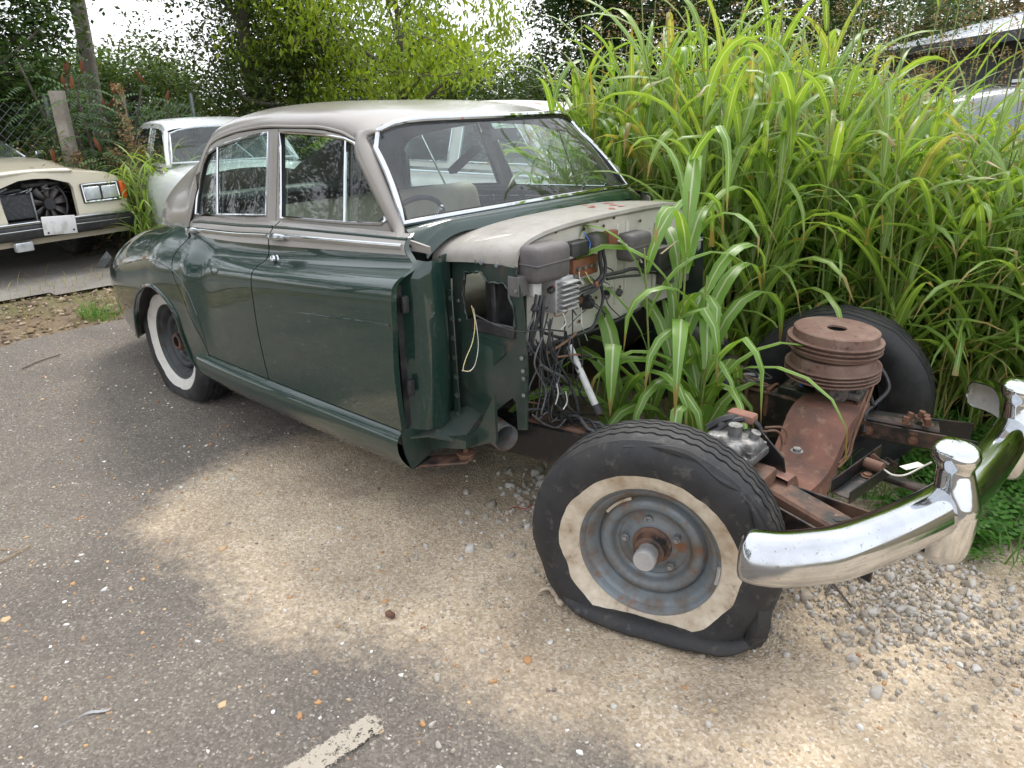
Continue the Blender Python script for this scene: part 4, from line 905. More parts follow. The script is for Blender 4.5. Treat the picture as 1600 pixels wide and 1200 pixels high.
# ---- near hinge-pillar face, side panel with torn opening, brackets
def quadwall(name, pts, mat, off, parent=CARR): return MB().prism(pts, off).build(name, mat, parent, angle=25)
for sg in (-1, 1):
    rw = []
    for i in range(33):
        z = .425+(1.035-.425)*i/32; wm = body(-.93, level(-.93, z))[0]-.022
        k = .018*math.sin(math.pi*min(1, (z-.42)/.62)); c_ = lambda v: sg*min(v, wm)
        rw.append([(-.985, c_(.905), z), (-.968, c_(.860), z), (-.955, c_(.845), z), (-.932+k*.3, c_(.832), z), (-.905+k, c_(.815), z), (-.892+k, c_(.775), z), (-.893+k, c_(.735), z), (-.902+k, sg*.705, z), (-.93, sg*.69, z), (-.94, sg*.66, z), (-.945, sg*.625, z)])
    o = MB().grid(rw, flip=(sg > 0)).build('hinge_pillar', M['green'], CARR, angle=60)
    MB().prism([(-.962, sg*.872, .44), (-.962, sg*.872, .96), (-.962, sg*.845, .96), (-.962, sg*.845, .44)], (.006, 0, 0)).build('door_seal', M['rubber'], o, smooth=False)
    # side valance of the engine bay
    py_ = .618
    def S2(px, py): p = aty(px, py, -py_); return (p[0], p[2])
    outer = [(-.945, 1.005), (-.90, 1.010), S2(752, 410), S2(806, 419), (XB+.015, 1.0)]+[S2(814, 450), S2(819, 500), S2(823, 580), S2(824, 672), S2(809, 672), S2(806, 630), S2(800, 622), S2(776, 641), (-.80, .42), (-.945, .415)]
    hole = [S2(727, 425), S2(750, 424), S2(763, 440), S2(790, 442), S2(803, 480), S2(806, 512), S2(770, 510), S2(745, 505), S2(731, 498), S2(724, 460)]
    V, F = cut_sheet(outer, [hole], .035); V3 = np.array([(x, sg*(py_+.006*math.sin(9*x)*math.sin(7*z)+(.012 if (x > -.86 and x < -.72 and .52 < z < .72) else 0)), z) for x, z in V])
    a, b, c = [V3[k] for k in F[0][:3]]
    if np.cross(b-a, c-a)[1]*sg < 0: F = [f[::-1] for f in F]
    V3, F = rim(V3, F, (0, -sg*.006, 0)); sp = mesh_obj('side_valance', list(map(tuple, V3)), F, M['green_dull'], CARR, True, 50)
    if sg < 0:
        rs2 = np.random.RandomState(4); hp = [(x, z) for x, z in densify(hole, .012)]
        MB().tube([(x+rs2.normal(0, .002), -(py_+.004), z+rs2.normal(0, .002)) for x, z in hp], [.0015+.005*rs2.rand()**2 for _ in hp], 6, True).build('torn_edge', M['green_dull'], sp)
        MB().prism([(-.845, -.55, .98), (-.845, -.55, .75), (-.66, -.55, .77), (-.66, -.55, .97)], (0, .01, 0)).build('duct_back', M['rubber'], sp, smooth=False)
        b = MB(); q = S2(768, 440); q2 = S2(772, 510); b.beam((q[0], -.606, q[1]), (q2[0], -.606, q2[1]), .022, .02); b.build('duct_divider', M['rubber'], sp)
        b = MB(); q = S2(735, 505); q2 = S2(805, 520); b.beam((q[0], -.622, q[1]), (q2[0], -.622, q2[1]), .012, .045); b.build('duct_lip', M['black'], sp)
        bolts([(aty(px, py, -.624), (0, -1, 0)) for px, py in [(716, 470), (718, 500), (806, 455), (815, 560), (817, 580), (818, 592), (818, 618), (744, 409)]], M['alu'], sp, .005, .004)
        # pressed triangle
        tri = [S2(726, 515), S2(790, 540), S2(792, 552), S2(745, 602), S2(735, 606), S2(724, 598)]
        V, F = cut_sheet(tri, [], .03); V3 = np.array([(x, -(py_+.011), z) for x, z in V]); a, b, c = [V3[k] for k in F[0][:3]]
        if np.cross(b-a, c-a)[1] > 0: F = [f[::-1] for f in F]
        V3, F = rim(V3, F, (0, .012, 0)); mesh_obj('pressed_panel', list(map(tuple, V3)), F, M['green_dull'], sp, True, 50)
        # bolted flange strip at the pillar
        st = MB(); a_, b2 = aty(702, 452, -.665), aty(716, 655, -.665); st.beam(a_, b2, .006, .03, (1, 0, 0), .002); fl_ = st.build('flange_strip', M['green_dull'], CARR)
        bolts([(a_+(b2-a_)*(.06+k*.148)+np.array([.008, -.003, 0]), (.6, -1, 0)) for k in range(7)], M['green_dull'], fl_, .007, .006)
        # foot of the pillar: shelf, gusset and jacking bracket
        z0 = .405
        sh = [atz(636, 668, z0), atz(632, 684, z0-.01), atz(668, 680, z0-.01), atz(722, 690, z0-.02), atz(746, 668, z0), atz(772, 618, z0+.08), atz(760, 608, z0+.085), atz(730, 640, z0+.03), atz(700, 655, z0)]
        sh = [(p[0], p[1], p[2]) for p in sh]; MB().prism(sh, (0, 0, -.008)).build('pillar_shelf', M['green_dull'], CARR, smooth=False)
        g = [aty(772, 618, -.70), aty(775, 690, -.70), aty(728, 701, -.70), aty(728, 690, -.70), aty(748, 668, -.70)]
        MB().prism(g, (0, .012, 0)).build('gusset', M['green_dull'], CARR, smooth=False)
        g = [aty(640, 684, -.76), aty(690, 678, -.76), aty(728, 690, -.76), aty(728, 702, -.76), aty(690, 700, -.76), aty(645, 712, -.76)]
        MB().prism(g, (0, .10, 0)).build('outrigger', M['green_dull'], CARR, smooth=False)
        b = MB(); p = aty(728, 712, -.70); b.cyl(p-np.array([0, 0, .012]), p+np.array([0, 0, .012]), .028, .028, 16); b.cyl(p-np.array([0, 0, .03]), p+np.array([0, 0, .03]), .01, n=10); b.cyl(p+np.array([0, 0, .012]), p+np.array([0, 0, .016]), .036, n=16); b.build('body_mount', M['rust'], CARR)
        b = MB(); b.beam(aty(648, 722, -.80), aty(735, 716, -.70), .09, .008); b.build('mount_plate', M['frame_rust'], CARR)
        pc = aty(785, 680, -.56); MB().tube([pc+np.array([.03, -.01, 0]), pc+np.array([-.10, .03, 0]), pc+np.array([-.6, .1, -.02])], .052, 18, caps=False).build('exhaust_pipe', M['rim'], CARR).modifiers.new('solid', 'SOLIDIFY').thickness = .004
# ---- interior
b = MB()
fs = b.rbox((-1.75, 0, .62), (.62, 1.26, .20), .07, 4).build('front_seat', M['leather'], CARR)
for y in (-.33, .33):
    Mx = np.array(Matrix.Rotation(R_(-14), 3, 'Y')); MB().rbox((-2.02, y, .87), (.15, .60, .50), .07, 4, Mx).build('backrest', M['leather'], fs)
    MB().tube(spline([(-1.98, y-.27, .70), (-2.02, y-.27, 1.0), (-2.04, y-.2, 1.06), (-2.04, y+.2, 1.06), (-2.02, y+.27, 1.0), (-1.98, y+.27, .70)], 40), .008, 6).build('piping', M['leather_dk'], fs)
rs_ = MB().rbox((-2.75, 0, .60), (.55, 1.2, .22), .07, 4).build('rear_seat', M['leather'], CARR)
MB().rbox((-3.02, 0, .84), (.16, 1.2, .50), .07, 4, np.array(Matrix.Rotation(R_(-18), 3, 'Y'))).build('backrest', M['leather_dk'], rs_)
MB().rbox((-3.0, 0, 1.06), (.4, 1.1, .03), .01, 2).build('parcel_shelf', M['interior'], CARR)
MB().rbox((-1.20, 0, .98), (.22, 1.28, .20), .06, 4).build('dashboard', M['interior'], CARR)
sw_ = MB(); cS = np.array([-1.50, -.355, .99]); ax_ = np.array([-.85, 0, .5]); ax_ /= np.linalg.norm(ax_); a, b2, t = frame_of(ax_)
sw_.tube([cS+.205*(math.cos(q)*a+math.sin(q)*b2) for q in np.linspace(0, 6.283, 40, endpoint=False)], .011, 8, True)
for q in (0.3, 2.84, 4.71): sw_.tube([cS-t*.02, cS+.2*(math.cos(q)*a+math.sin(q)*b2)], .009, 6)
sw_.cyl(cS-t*.06, cS+t*.01, .035, n=16); sw_.build('steering_wheel', M['black'], CARR)
for sg in (-1, 1):
    MB().grid([[(x, sg*.70, .34), (x, sg*.72, .60), (x, sg*.71, 1.02)] for x in np.linspace(-2.55, -1.05, 8)]).build('door_trim', M['interior'], CARR)
MB().box((-1.28, .03, 1.40), (.02, .16, .045)).build('interior_mirror', M['interior'], CARR)
bar = MB(); bar.beam(aty(706, 268, .25), aty(746, 230, .25), .03, .05, (0, 1, 0)); bar.build('loose_trim_bar', M['interior'], CARR)
# wing mirror on the far pillar
b = MB(); p = aty(958, 272, .76); b.lathe([(0, .03), (.03, .026), (.045, .012), (.05, 0), (.05, -.008), (.0, -.008)], p, (.6, -.5, .1), 20); b.cyl(p, p+np.array([-.03, -.05, -.07]), .006, n=8); b.build('door_mirror', M['chrome'], CARR)
# ------------------------------------------------------------------ chassis
def railbox(name, pts, w, h, mat, parent=CARR):
    """box rail through points on its top centre line"""
    P = np.array(pts, float); rows = []
    for i in range(len(P)):
        t = P[min(i+1, len(P)-1)]-P[max(i-1, 0)]; a, b, t = frame_of(t); e = .008
        sec = [(-w/2+e, 0), (w/2-e, 0), (w/2, -e), (w/2, -h+e), (w/2-e, -h), (-w/2+e, -h), (-w/2, -h+e), (-w/2, -e)]
        rows.append([P[i]+a*x+b*z for x, z in sec])
    m = MB().grid(rows, closed_u=True); m.f.append(tuple(range(8))[::-1]); m.f.append(tuple(len(P)*8-8+k for k in range(8))); return m.build(name, mat, parent, angle=30)
RZ = .41
for sg in (-1, 1):
    railbox('frame_rail', [(-4.2, sg*.46, .46), (-3.5, sg*.46, .52), (-3.1, sg*.46, .54), (-2.6, sg*.47, .40), (-1.2, sg*.47, .36), (-.7, sg*.43, RZ-.02), (-.3, sg*.38, RZ), (.10, sg*.36, RZ)], .09, .15, M['frame'])
    railbox('rail_cap', [(-.75, sg*.425, RZ-.012), (-.3, sg*.38, RZ+.004), (.02, sg*.363, RZ+.004)], .094, .01, M['frame_rust'])
    railbox('frame_horn', [(.06, sg*.365, RZ+.005), (.22, sg*.375, RZ), (.47, sg*.45, RZ-.015)], .095, .085, M['frame_rust'] if sg < 0 else M['frame'])
    bolts([((.42, sg*.435, RZ-.014), (0, 0, 1))], M['frame'], CARR, .016, .004)
    # flat bumper irons bolted to both flanks of the horn
    ir = MB()
    ir.beam((.20, sg*.445, RZ-.055), (.56, sg*.565, RZ-.055), .010, .07, r=.002); o1 = ir.build('bumper_iron', M['frame'], CARR)
    i2 = MB(); i2.beam((.22, sg*.318, RZ-.045), (.66, sg*.36, RZ-.03), .010, .06, r=.002); i2.build('bumper_iron', M['frame'], CARR)
    bolts([((.20+.36*f, sg*(.452+.12*f), RZ-.055), (-.3, sg, 0)) for f in (.15, .45, .8)]+[((xx, sg*(.31+.03*f), RZ-.045), (0, -sg, 0)) for f, xx in ((.2, .27), (.6, .42))], M['rust'], o1, .012, .012)
# front cross member: a wide trough between the rails, swept up to a tower each side
prof = [(-.36, .425), (-.30, .42), (-.265, .385), (-.235, .33), (-.185, .298), (-.10, .286), (0, .286), (.055, .298), (.10, .33), (.145, .378), (.185, .415), (.24, .435), (.31, .44), (.4, .44)]
rows = []
pf = spline(np.array(prof), 50)
for f in np.linspace(0, 1, 9):
    rows.append([(.02+.215*f+.03*max(0, (z-.30))*(1 if f > .5 else -1), y, z+.012*math.cos(math.pi*(f-.5)*1.0)) for y, z in pf])
top_ = rows[0]; lowb = [[(p[0], p[1], p[2]-.11+.05*min(1, abs(p[1])/.3)) for p in rows[0]]]; lowf = [[(p[0], p[1], p[2]-.11+.05*min(1, abs(p[1])/.3)) for p in rows[-1]]]
MB().grid(lowb+rows+lowf).build('cross_member', M['rust_red'], CARR, angle=45)
b = MB(); q = atz(1245, 705, .385); b.hexbolt((q[0], q[1], q[2]), (0, 0, 1), .014, .012); b.build('bolt', M['alu'], CARR)
# towers with shock absorber bodies
for sg in (-1, 1):
    tz = .455 if sg < 0 else .445
    tw = MB(); tw.rbox((.05, sg*.42, tz-.06), (.30, .16, .12), .015, 2); tw.build('spring_tower', M['frame_rust'] if sg < 0 else M['frame'], CARR)
    pl = MB()
    sh = [(.205, sg*.34, tz-.05), (.205, sg*.50, tz-.05), (.205, sg*.47, tz+.05), (.20, sg*.43, tz+.085), (.20, sg*.37, tz+.085), (.205, sg*.33, tz+.04)] if sg > 0 else [(.13, sg*.31, tz-.05), (.22, sg*.31, tz-.06), (.20, sg*.31, tz+.02), (.12, sg*.31, tz+.09), (.03, sg*.31, tz+.07), (.02, sg*.31, tz-.02)]
    pl.prism(sh, (.008, 0, 0) if sg > 0 else (0, -.008, 0)); plo = pl.build('tower_plate', M['frame'], CARR, smooth=False)
    s = MB(); c = np.array([.065 if sg < 0 else .13, sg*.385, tz+.045]); rk = np.random.RandomState(8)
    s.rbox(c, (.17, .10, .08), .02, 3); s.cyl(c+np.array([.02, -.09, .0]), c+np.array([.02, .09, 0]), .037, n=18); s.cyl(c+np.array([-.05, -.07, .01]), c+np.array([-.05, .07, .01]), .028, n=16)
    s.cyl(c+np.array([.02, -.11, 0]), c+np.array([.02, -.09, 0]), .022, n=12); s.cyl(c+np.array([0, 0, .03]), c+np.array([0, 0, .075]), .022, n=12); s.cyl(c+np.array([-.06, .02, .03]), c+np.array([-.06, .02, .065]), .014, n=10); s.cyl(c+np.array([.05, .02, .03]), c+np.array([.06, .02, .06]), .016, n=10)
    s.rbox(c+np.array([.05, 0, -.01]), (.08, .14, .03), .008, 2)
    for dx, dy in ((.075, .05), (.075, -.05), (-.075, .05), (-.075, -.05)): s.hexbolt(c+np.array([dx, dy, .0]), (0, 0, 1), .010, .02)
    sho = s.build('shock_absorber', M['alu_dirty'], CARR, angle=35)
    l = MB(); l.beam(c+np.array([.02, -.10*(-sg), -.01]), c+np.array([-.14, sg*.20, -.03]), .03, .04, r=.01); l.build('shock_arm', M['frame'], sho)
    if sg > 0: bolts([((.214, .41+dy, tz+dz), (1, 0, 0)) for dy, dz in ((-.06, -.02), (.06, -.02), (-.03, .05), (.03, .05))], M['alu'], plo, .011, .012)
# wishbones, spring pan and stub axle each side
for sg in (-1, 1):
    b = MB(); b.beam((.12, sg*.34, .22), (0.02, sg*.66, .20), .05, .03); b.beam((-.14, sg*.34, .22), (-.02, sg*.66, .20), .05, .03); b.build('lower_wishbone', M['frame'], CARR)
    b = MB(); b.beam((.0, sg*.42, .47), (0, sg*.64, .40), .05, .03); b.build('upper_wishbone', M['frame'], CARR)
    b = MB(); pts = []; 
    for k in range(80): q = k*.5; pts.append((.0+.055*math.cos(q), sg*.52+.055*math.sin(q), .23+.18*k/79))
    b.tube(pts, .008, 6); b.build('coil_spring', M['rust'], CARR)
    b = MB(); b.cyl((-.01, sg*.55, .27), (-.02, sg*.66, .27), .045, .04, 18); b.rbox((-.01, sg*.56, .30), (.07, .05, .20), .015, 2); b.build('stub_axle', M['frame'], CARR)
    b = MB(); b.lathe([(.02, 0), (.155, 0), (.16, .01), (.16, .05), (.15, .055)], (-.01, sg*.575, .27), (0, sg, 0), 40); b.build('brake_backplate', M['rust'], CARR)
# rear axle
b = MB(); b.cyl((-3.04, -.64, .31), (-3.04, .64, .31), .05, n=16); b.lathe([(.05, -.14), (.12, -.08), (.15, 0), (.12, .08), (.05, .14)], (-3.05, 0, .31), (0, 1, 0), 24); b.build('rear_axle', M['frame'], CARR)
# steering idler channel, tie rod, cable with tag
ch = MB(); a_, b_2 = atz(1312, 775, .385), atz(1388, 722, .40); t = (b_2-a_)/np.linalg.norm(b_2-a_); sd = np.array([-t[1], t[0], 0])
ch.beam(a_, b_2, .055, .006); ch.beam(a_+sd*.03+np.array([0, 0, .02]), b_2+sd*.03+np.array([0, 0, .03]), .005, .05); ch.beam(a_-sd*.03+np.array([0, 0, .005]), b_2-sd*.03+np.array([0, 0, .005]), .005, .045)
cho = ch.build('channel_bracket', M['frame'], CARR); m_ = (a_*.35+b_2*.65)
MB().cyl(m_-sd*.03+np.array([.0, 0, .03]), m_+sd*.03+np.array([0, 0, .03]), .018, n=14).build('pivot', M['frame_rust'], cho); MB().hexbolt(a_*.45+b_2*.55+np.array([0, 0, .004]), (0, 0, 1), .014, .008).build('bolt', M['rust'], cho)
b = MB(); b.beam(atz(1372, 742, .33), atz(1475, 775, .36), .05, .02, r=.008); b.build('tow_iron', M['frame'], CARR)
b = MB(); b.beam(atz(1384, 732, .41), atz(1360, 712, .44), .004, .03, (1, 0, 0)); b.beam(atz(1384, 716, .44), atz(1402, 728, .42), .004, .02, (1, 0, 0)); b.build('bracket', M['frame_rust'], CARR)
def curve(name, pts, r, mat, parent=CARR): return MB().tube(spline(pts, 10*len(pts)), r, 6).build(name, M[mat], parent)
curve('cable', [atz(1380, 733, .42), atz(1395, 742, .42), atz(1415, 742, .42), atz(1440, 730, .44), atz(1456, 722, .46)], .003, 'wire_white')
b = MB(); p = atz(1425, 728, .43); b.beam(p+np.array([-.018, -.035, 0]), p+np.array([.018, .035, 0]), .028, .002, r=.0008); b.build('paper_tag', M['whitewall_clean'], CARR)
# brake pipes over the cross member
curve('brake_pipe', [(.245, .36, .545), (.255, .27, .515), (.262, .215, .50), (.255, .17, .40), (.262, .13, .345), (.26, .06, .325)], .0045, 'wire_brown')
curve('brake_pipe', [(.250, .38, .555), (.265, .28, .52), (.275, .205, .49), (.268, .155, .39), (.272, .12, .340), (.268, .03, .325)], .0045, 'wire_brown')
curve('brake_pipe', [atz(1195, 668, .52), atz(1222, 668, .50), atz(1230, 680, .47), atz(1226, 695, .44)], .004, 'wire_brown')
curve('brake_pipe', [atz(1190, 674, .51), atz(1215, 674, .50), atz(1222, 690, .46), atz(1220, 705, .43)], .004, 'wire_brown')
curve('cable', [(.16, .50, .60), (.22, .52, .55), (.27, .50, .48), (.25, .43, .43), (.24, .36, .41), (.26, .30, .36)], .008, 'wire_black')
curve('cable', [(.17, .48, .58), (.20, .47, .52), (.22, .44, .47), (.25, .41, .43)], .006, 'wire_black')
curve('cable', [aty(1252, 590, .40), aty(1215, 615, .38), aty(1200, 632, .36)], .004, 'wire_black')
curve('cable', [atz(1105, 668, .54), atz(1130, 655, .57), atz(1150, 652, .57)], .012, 'wire_black'); curve('cable', [atz(1112, 676, .53), atz(1140, 660, .56), atz(1165, 655, .57), atz(1185, 665, .55), atz(1192, 690, .50)], .009, 'wire_black')
b = MB(); p = atz(1160, 650, .57); b.rbox(p, (.09, .05, .03), .01, 2); b.build('union_block', M['rust_red'], CARR)
b = MB(); p = aty(1251, 597, .38); b.beam(p, p+np.array([.01, -.02, -.012]), .012, .006); b.build('cable_lug', M['wire_blue'], CARR)
# odd nuts on the far horn
for k, (px, py) in enumerate([(1414, 662), (1420, 655), (1438, 652), (1447, 658), (1450, 664)]):
    p = atz(px, py, .42); MB().hexbolt(p, (.2*math.sin(k), .2*math.cos(k), 1), .012, .026).build('loose_nut', M['rust'], CARR)
# starter motor lying on the far rail, filler cup, hydraulic hose tangle
c0, c1 = aty(1072, 522, .37), aty(1118, 545, .37)
b = MB(); b.lathe([(0, 0), (.05, 0), (.056, .01), (.056, .16), (.05, .165), (.05, .18), (.058, .185), (.058, .21), (.05, .215), (.03, .222), (0, .224)], c0-.2*(c1-c0), c1-c0, 28); st = b.build('starter_motor', M['black'], CARR)
b = MB(); tdir = (c1-c0)/np.linalg.norm(c1-c0); e = c0-.2*(c1-c0)+tdir*.213; b.lathe([(.054, 0), (.062, .004), (.054, .009)], e-tdir*.008, tdir, 28); b.build('end_ring', M['chrome'], st)
b = MB(); p = aty(1123, 540, .33); b.hexbolt(p, (1, -.4, 0), .012, .02); b.rbox(p+np.array([-.04, -.01, .03]), (.05, .03, .03), .008, 2); b.build('terminal', M['black'], st)
MB().rbox(c0*.5+c1*.5+np.array([0, .02, -.105]), (.3, .12, .10), .012, 2).build('motor_mount', M['frame'], CARR)
p = aty(1175, 592, .38); MB().lathe([(0, -.05), (.030, -.05), (.030, 0), (.038, .004), (.038, .014), (.030, .016), (.026, .006), (0, .004)], p, (0, 0, 1), 24).build('filler_cup', M['alu_pale'], CARR)
MB().cyl(p-np.array([0, 0, .05]), np.array([p[0], p[1], RZ-.02]), .028, n=16).build('cup_stem', M['frame'], CARR)
rk = np.random.RandomState(17)
for k in range(12):
    q = np.array([-.36+rk.normal(0, .06), .36+rk.normal(0, .03), .43]); pts = [q+np.array([rk.normal(0, .07), rk.normal(0, .03), abs(rk.normal(0, .03))]) for _ in range(5)]
    curve('cable', pts, .004 if k % 3 else .007, ['wire_black', 'wire_grey', 'wire_black', 'wire_brown'][k % 4])
for k in range(7):
    x = -.62+.05*k; curve('cable', [(x, -.42+.02*math.sin(k), .42), (x+.08, -.40, .44), (x+.16, -.43, .42), (x+.24, -.39, .425)], .006, 'wire_black' if k % 2 else 'wire_grey')
b = MB(); b.hexbolt((.02, .36, RZ+.015), (0, 0, 1), .01, .01); b.build('bolt', M['rust'], CARR)
for x_ in (-.22, -.13): MB().tube([(x_, .43, RZ-.01), (x_, .42, RZ+.012), (x_, .38, RZ+.016), (x_, .335, RZ+.012), (x_, .328, RZ-.02), (x_, .328, RZ-.10)], .009, 6, flat=.5).build('pipe_clip', M['rust'], CARR)

# ------------------------------------------------------------------ wheels
TR = .382
def tyre_profile():
    """(radius, lateral) from outer bead round the tread to inner bead; lateral + = outboard"""
    return [(.200, .062), (.209, .074), (.224, .084), (.242, .092), (.264, .099), (.285, .104), (.307, .1055), (.328, .103), (.346, .095), (.359, .085), (.368, .078)]
def make_wheel(parent, C, sg, flat, tw_mat, rim_mat, tyre_mat, steer=0, bulge=1.0, seed=0, torn=False, gap_ang=None):
    wh = empty('wheel', C); wh.parent = parent; rs = np.random.RandomState(seed); wh.rotation_euler = (0, 0, steer)
    NA = 216
    side = tyre_profile(); ribs = []
    lat = np.linspace(.074, -.074, 6)
    tread = []
    for k in range(5):
        a_, b_ = lat[k], lat[k+1]; g = .0035; crown = lambda l: TR-.012*(l/.075)**2
        tread += [(crown(a_)-(.008 if k else .002), a_-(g if k else 0), k), (crown(a_-g), a_-g-.001, k), (crown((a_+b_)/2), (a_+b_)/2, -1), (crown(b_+g), b_+g+.001, k+1), (crown(b_)-.008, b_+g, k+1)]
    prof = [(r, l, -2) for r, l in side]+tread+[(r, -l, -2) for r, l in side[::-1]]
    nw = 3                       # rows 2..6 of the outer side carry the white band
    ang = np.linspace(0, 2*math.pi, NA, endpoint=False)
    lowf = fbm(np.column_stack([np.cos(ang)*3+5, np.sin(ang)*3+5]), 1.0, 3, seed)-.5
    rows = []
    for (r, l, kind) in prof:
        zig = np.where((np.arange(NA)//2) % 2 == 0, 1, -1)*.0034 if kind >= 1 and kind <= 4 else 0
        f = np.clip((r-.20)/.17, 0, 1)
        if abs(r-.264) < .001 and l > 0: r = r+.016*lowf+.004
        rad = r+lowf*.010*f; x = rad*np.sin(ang); z = rad*np.cos(ang); y = np.full(NA, l)+zig+lowf*.012*f
        floor_ = -C[2]+.003+.010*abs(l)/.1
        # the slack casing folds out over the ground
        z2 = floor_+.010*f; pen = np.clip(z2-z, 0, None); zz = np.maximum(z, z2+.0*z)
        soft = np.clip((z2+.10-z)/.13, 0, 1)**2
        y = y+np.sign(l if abs(l) > .01 else .01)*bulge*(pen*.22+soft*.012)*(abs(l)/.1)*f
        x = x*(1+.10*bulge*pen/.1*f)
        rows.append(np.column_stack([x, sg*y, zz]))
    rows = np.array(rows)
    band = MB().grid(rows[1:1+nw+1], closed_u=True, flip=(sg > 0)); band.build('whitewall', tw_mat, wh, angle=60)
    t = MB(); t.grid(rows[:2], closed_u=True, flip=(sg > 0)); t.grid(rows[nw+1:], closed_u=True, flip=(sg > 0)); tob = t.build('tyre', tyre_mat, wh, angle=35)
    # rim and disc
    pr = [(.198, -.07), (.208, -.078), (.208, -.07), (.198, -.062), (.176, -.05), (.172, .03), (.186, .048), (.196, .058), (.2015, .068), (.208, .076), (.2135, .079), (.2145, .074), (.209, .071), (.206, .066), (.203, .063), (.196, .0625), (.189, .059), (.182, .051), (.176, .041), (.170, .033), (.1665, .030), (.1645, .024), (.1625, .026), (.158, .038), (.152, .0445), (.143, .0475), (.133, .0465), (.125, .040), (.1185, .029), (.1165, .0235), (.112, .020), (.105, .0175), (.1035, .0145), (.092, .014), (.085, .016), (.078, .021), (.070, .025), (.062, .026), (.050, .026)]
    r_ = MB(); r_.lathe(pr, (0, 0, 0), (0, sg, 0), 72); r_.build('rim', rim_mat, wh, angle=35)
    h = MB(); h.lathe([(.062, .020), (.060, .030), (.050, .034), (.0475, .040), (.0465, .066), (.041, .070), (.030, .070)], (0, 0, 0), (0, sg, 0), 28); h.build('hub', M['frame_rust'], wh, angle=35)
    c = MB(); c.lathe([(.031, .055), (.031, .092), (.0335, .096), (.0335, .118), (.031, .1225), (0, .1235)], (0, 0, 0), (0, sg, 0), 28)
    if rim_mat is M['rim']: c.build('hub_cap', M['alu_pale'], wh, angle=35)
    for k in range(5):
        n_ = MB()
        q = 2*math.pi*k/5+.5; p = np.array([.083*math.cos(q), 0, .083*math.sin(q)])
        if k not in (1,): n_.cyl(p+np.array([0, sg*.010, 0]), p+np.array([0, sg*.036, 0]), .0125, .0115, 6); n_.cyl(p+np.array([0, sg*.034, 0]), p+np.array([0, sg*.044, 0]), .009, .007, 10)
        else: n_.lathe([(.0125, .01), (.0125, .026), (.008, .026), (.008, .018), (0, .018)], p, (0, sg, 0), 12)
        n_.build('wheel_nut', M['alu'], wh, angle=35)
    if torn:
        # delaminated lumps of shoulder rubber, a split carcass fold and the balance weight
        for k, (q0, q1, lt, rr) in enumerate([(-.25, .72, .083, .355), (.78, 1.35, .090, .350)]):
            qs = np.linspace(q0, q1, 26); pts = [((rr+.008*math.sin(9*q))*math.sin(q), sg*(lt+.006*math.sin(14*q)), (rr+.008*math.sin(9*q))*math.cos(q)) for q in qs]
            MB().tube(pts, [.004+.010*abs(math.sin(6.1*q+k))*min(1, 8*min(q-q0, q1-q)+.2) for q in qs], 7).build('torn_tread', tyre_mat, wh)
        # slack casing rolled out along the ground, with a split flap at the front
        zz0 = -C[2]+.026; roll = spline([(-.27, sg*.055, zz0+.06), (-.22, sg*.088, zz0+.014), (-.12, sg*.104, zz0+.002), (.02, sg*.108, zz0), (.15, sg*.108, zz0+.002), (.25, sg*.100, zz0+.008), (.32, sg*.070, zz0+.035)], 48)
        MB().tube(roll, [.024+.014*math.sin(math.pi*min(1, max(0, (i+3)/53)))*(1+.10*math.sin(i*.7)+.06*math.sin(i*1.9)) for i in range(48)], 12, flat=.68).build('sidewall_fold', tyre_mat, wh)
        fl = spline([(.318, sg*.055, zz0+.0), (.342, sg*.074, zz0+.05), (.350, sg*.076, zz0+.11), (.345, sg*.066, zz0+.17)], 14)
        MB().grid([[q+np.array([-.045, sg*.020, .012*math.sin(i)]), q+np.array([-.018, sg*.034, 0]), q+np.array([.014, sg*.012, .004*math.sin(2*i)]), q+np.array([.012, -sg*.03, 0])] for i, q in enumerate(fl)]).build('split_flap', tyre_mat, wh, solid=.014)
        qs = np.linspace(1.52, 1.80, 8); MB().tube([(.208*math.sin(q), sg*.080, .208*math.cos(q)) for q in qs], .0055, 6).build('balance_weight', M['alu_pale'], wh)
        qs = np.linspace(-1.0, -.42, 12); MB().tube([(.166*math.sin(q), sg*.038, .166*math.cos(q)) for q in qs], .005, 6).build('bead_fragment', M['whitewall'], wh)
    return wh
make_wheel(CARR, (-.02, -.695, .272), -1, True, M['whitewall'], M['rim'], M['tyre'], R_(17), 1.0, 3, True)
make_wheel(CARR, (0, .75, .315), 1, True, M['whitewall'], M['rim_dark'], M['tyre_dark'], R_(14), .8, 5)
make_wheel(CARR, (-3.04, -.70, .318), -1, True, M['whitewall_clean'], M['rim_dark'], M['tyre_dark'], 0, .8, 7)
make_wheel(CARR, (-3.04, .70, .318), 1, True, M['whitewall_clean'], M['rim_dark'], M['tyre_dark'], 0, .8, 9)

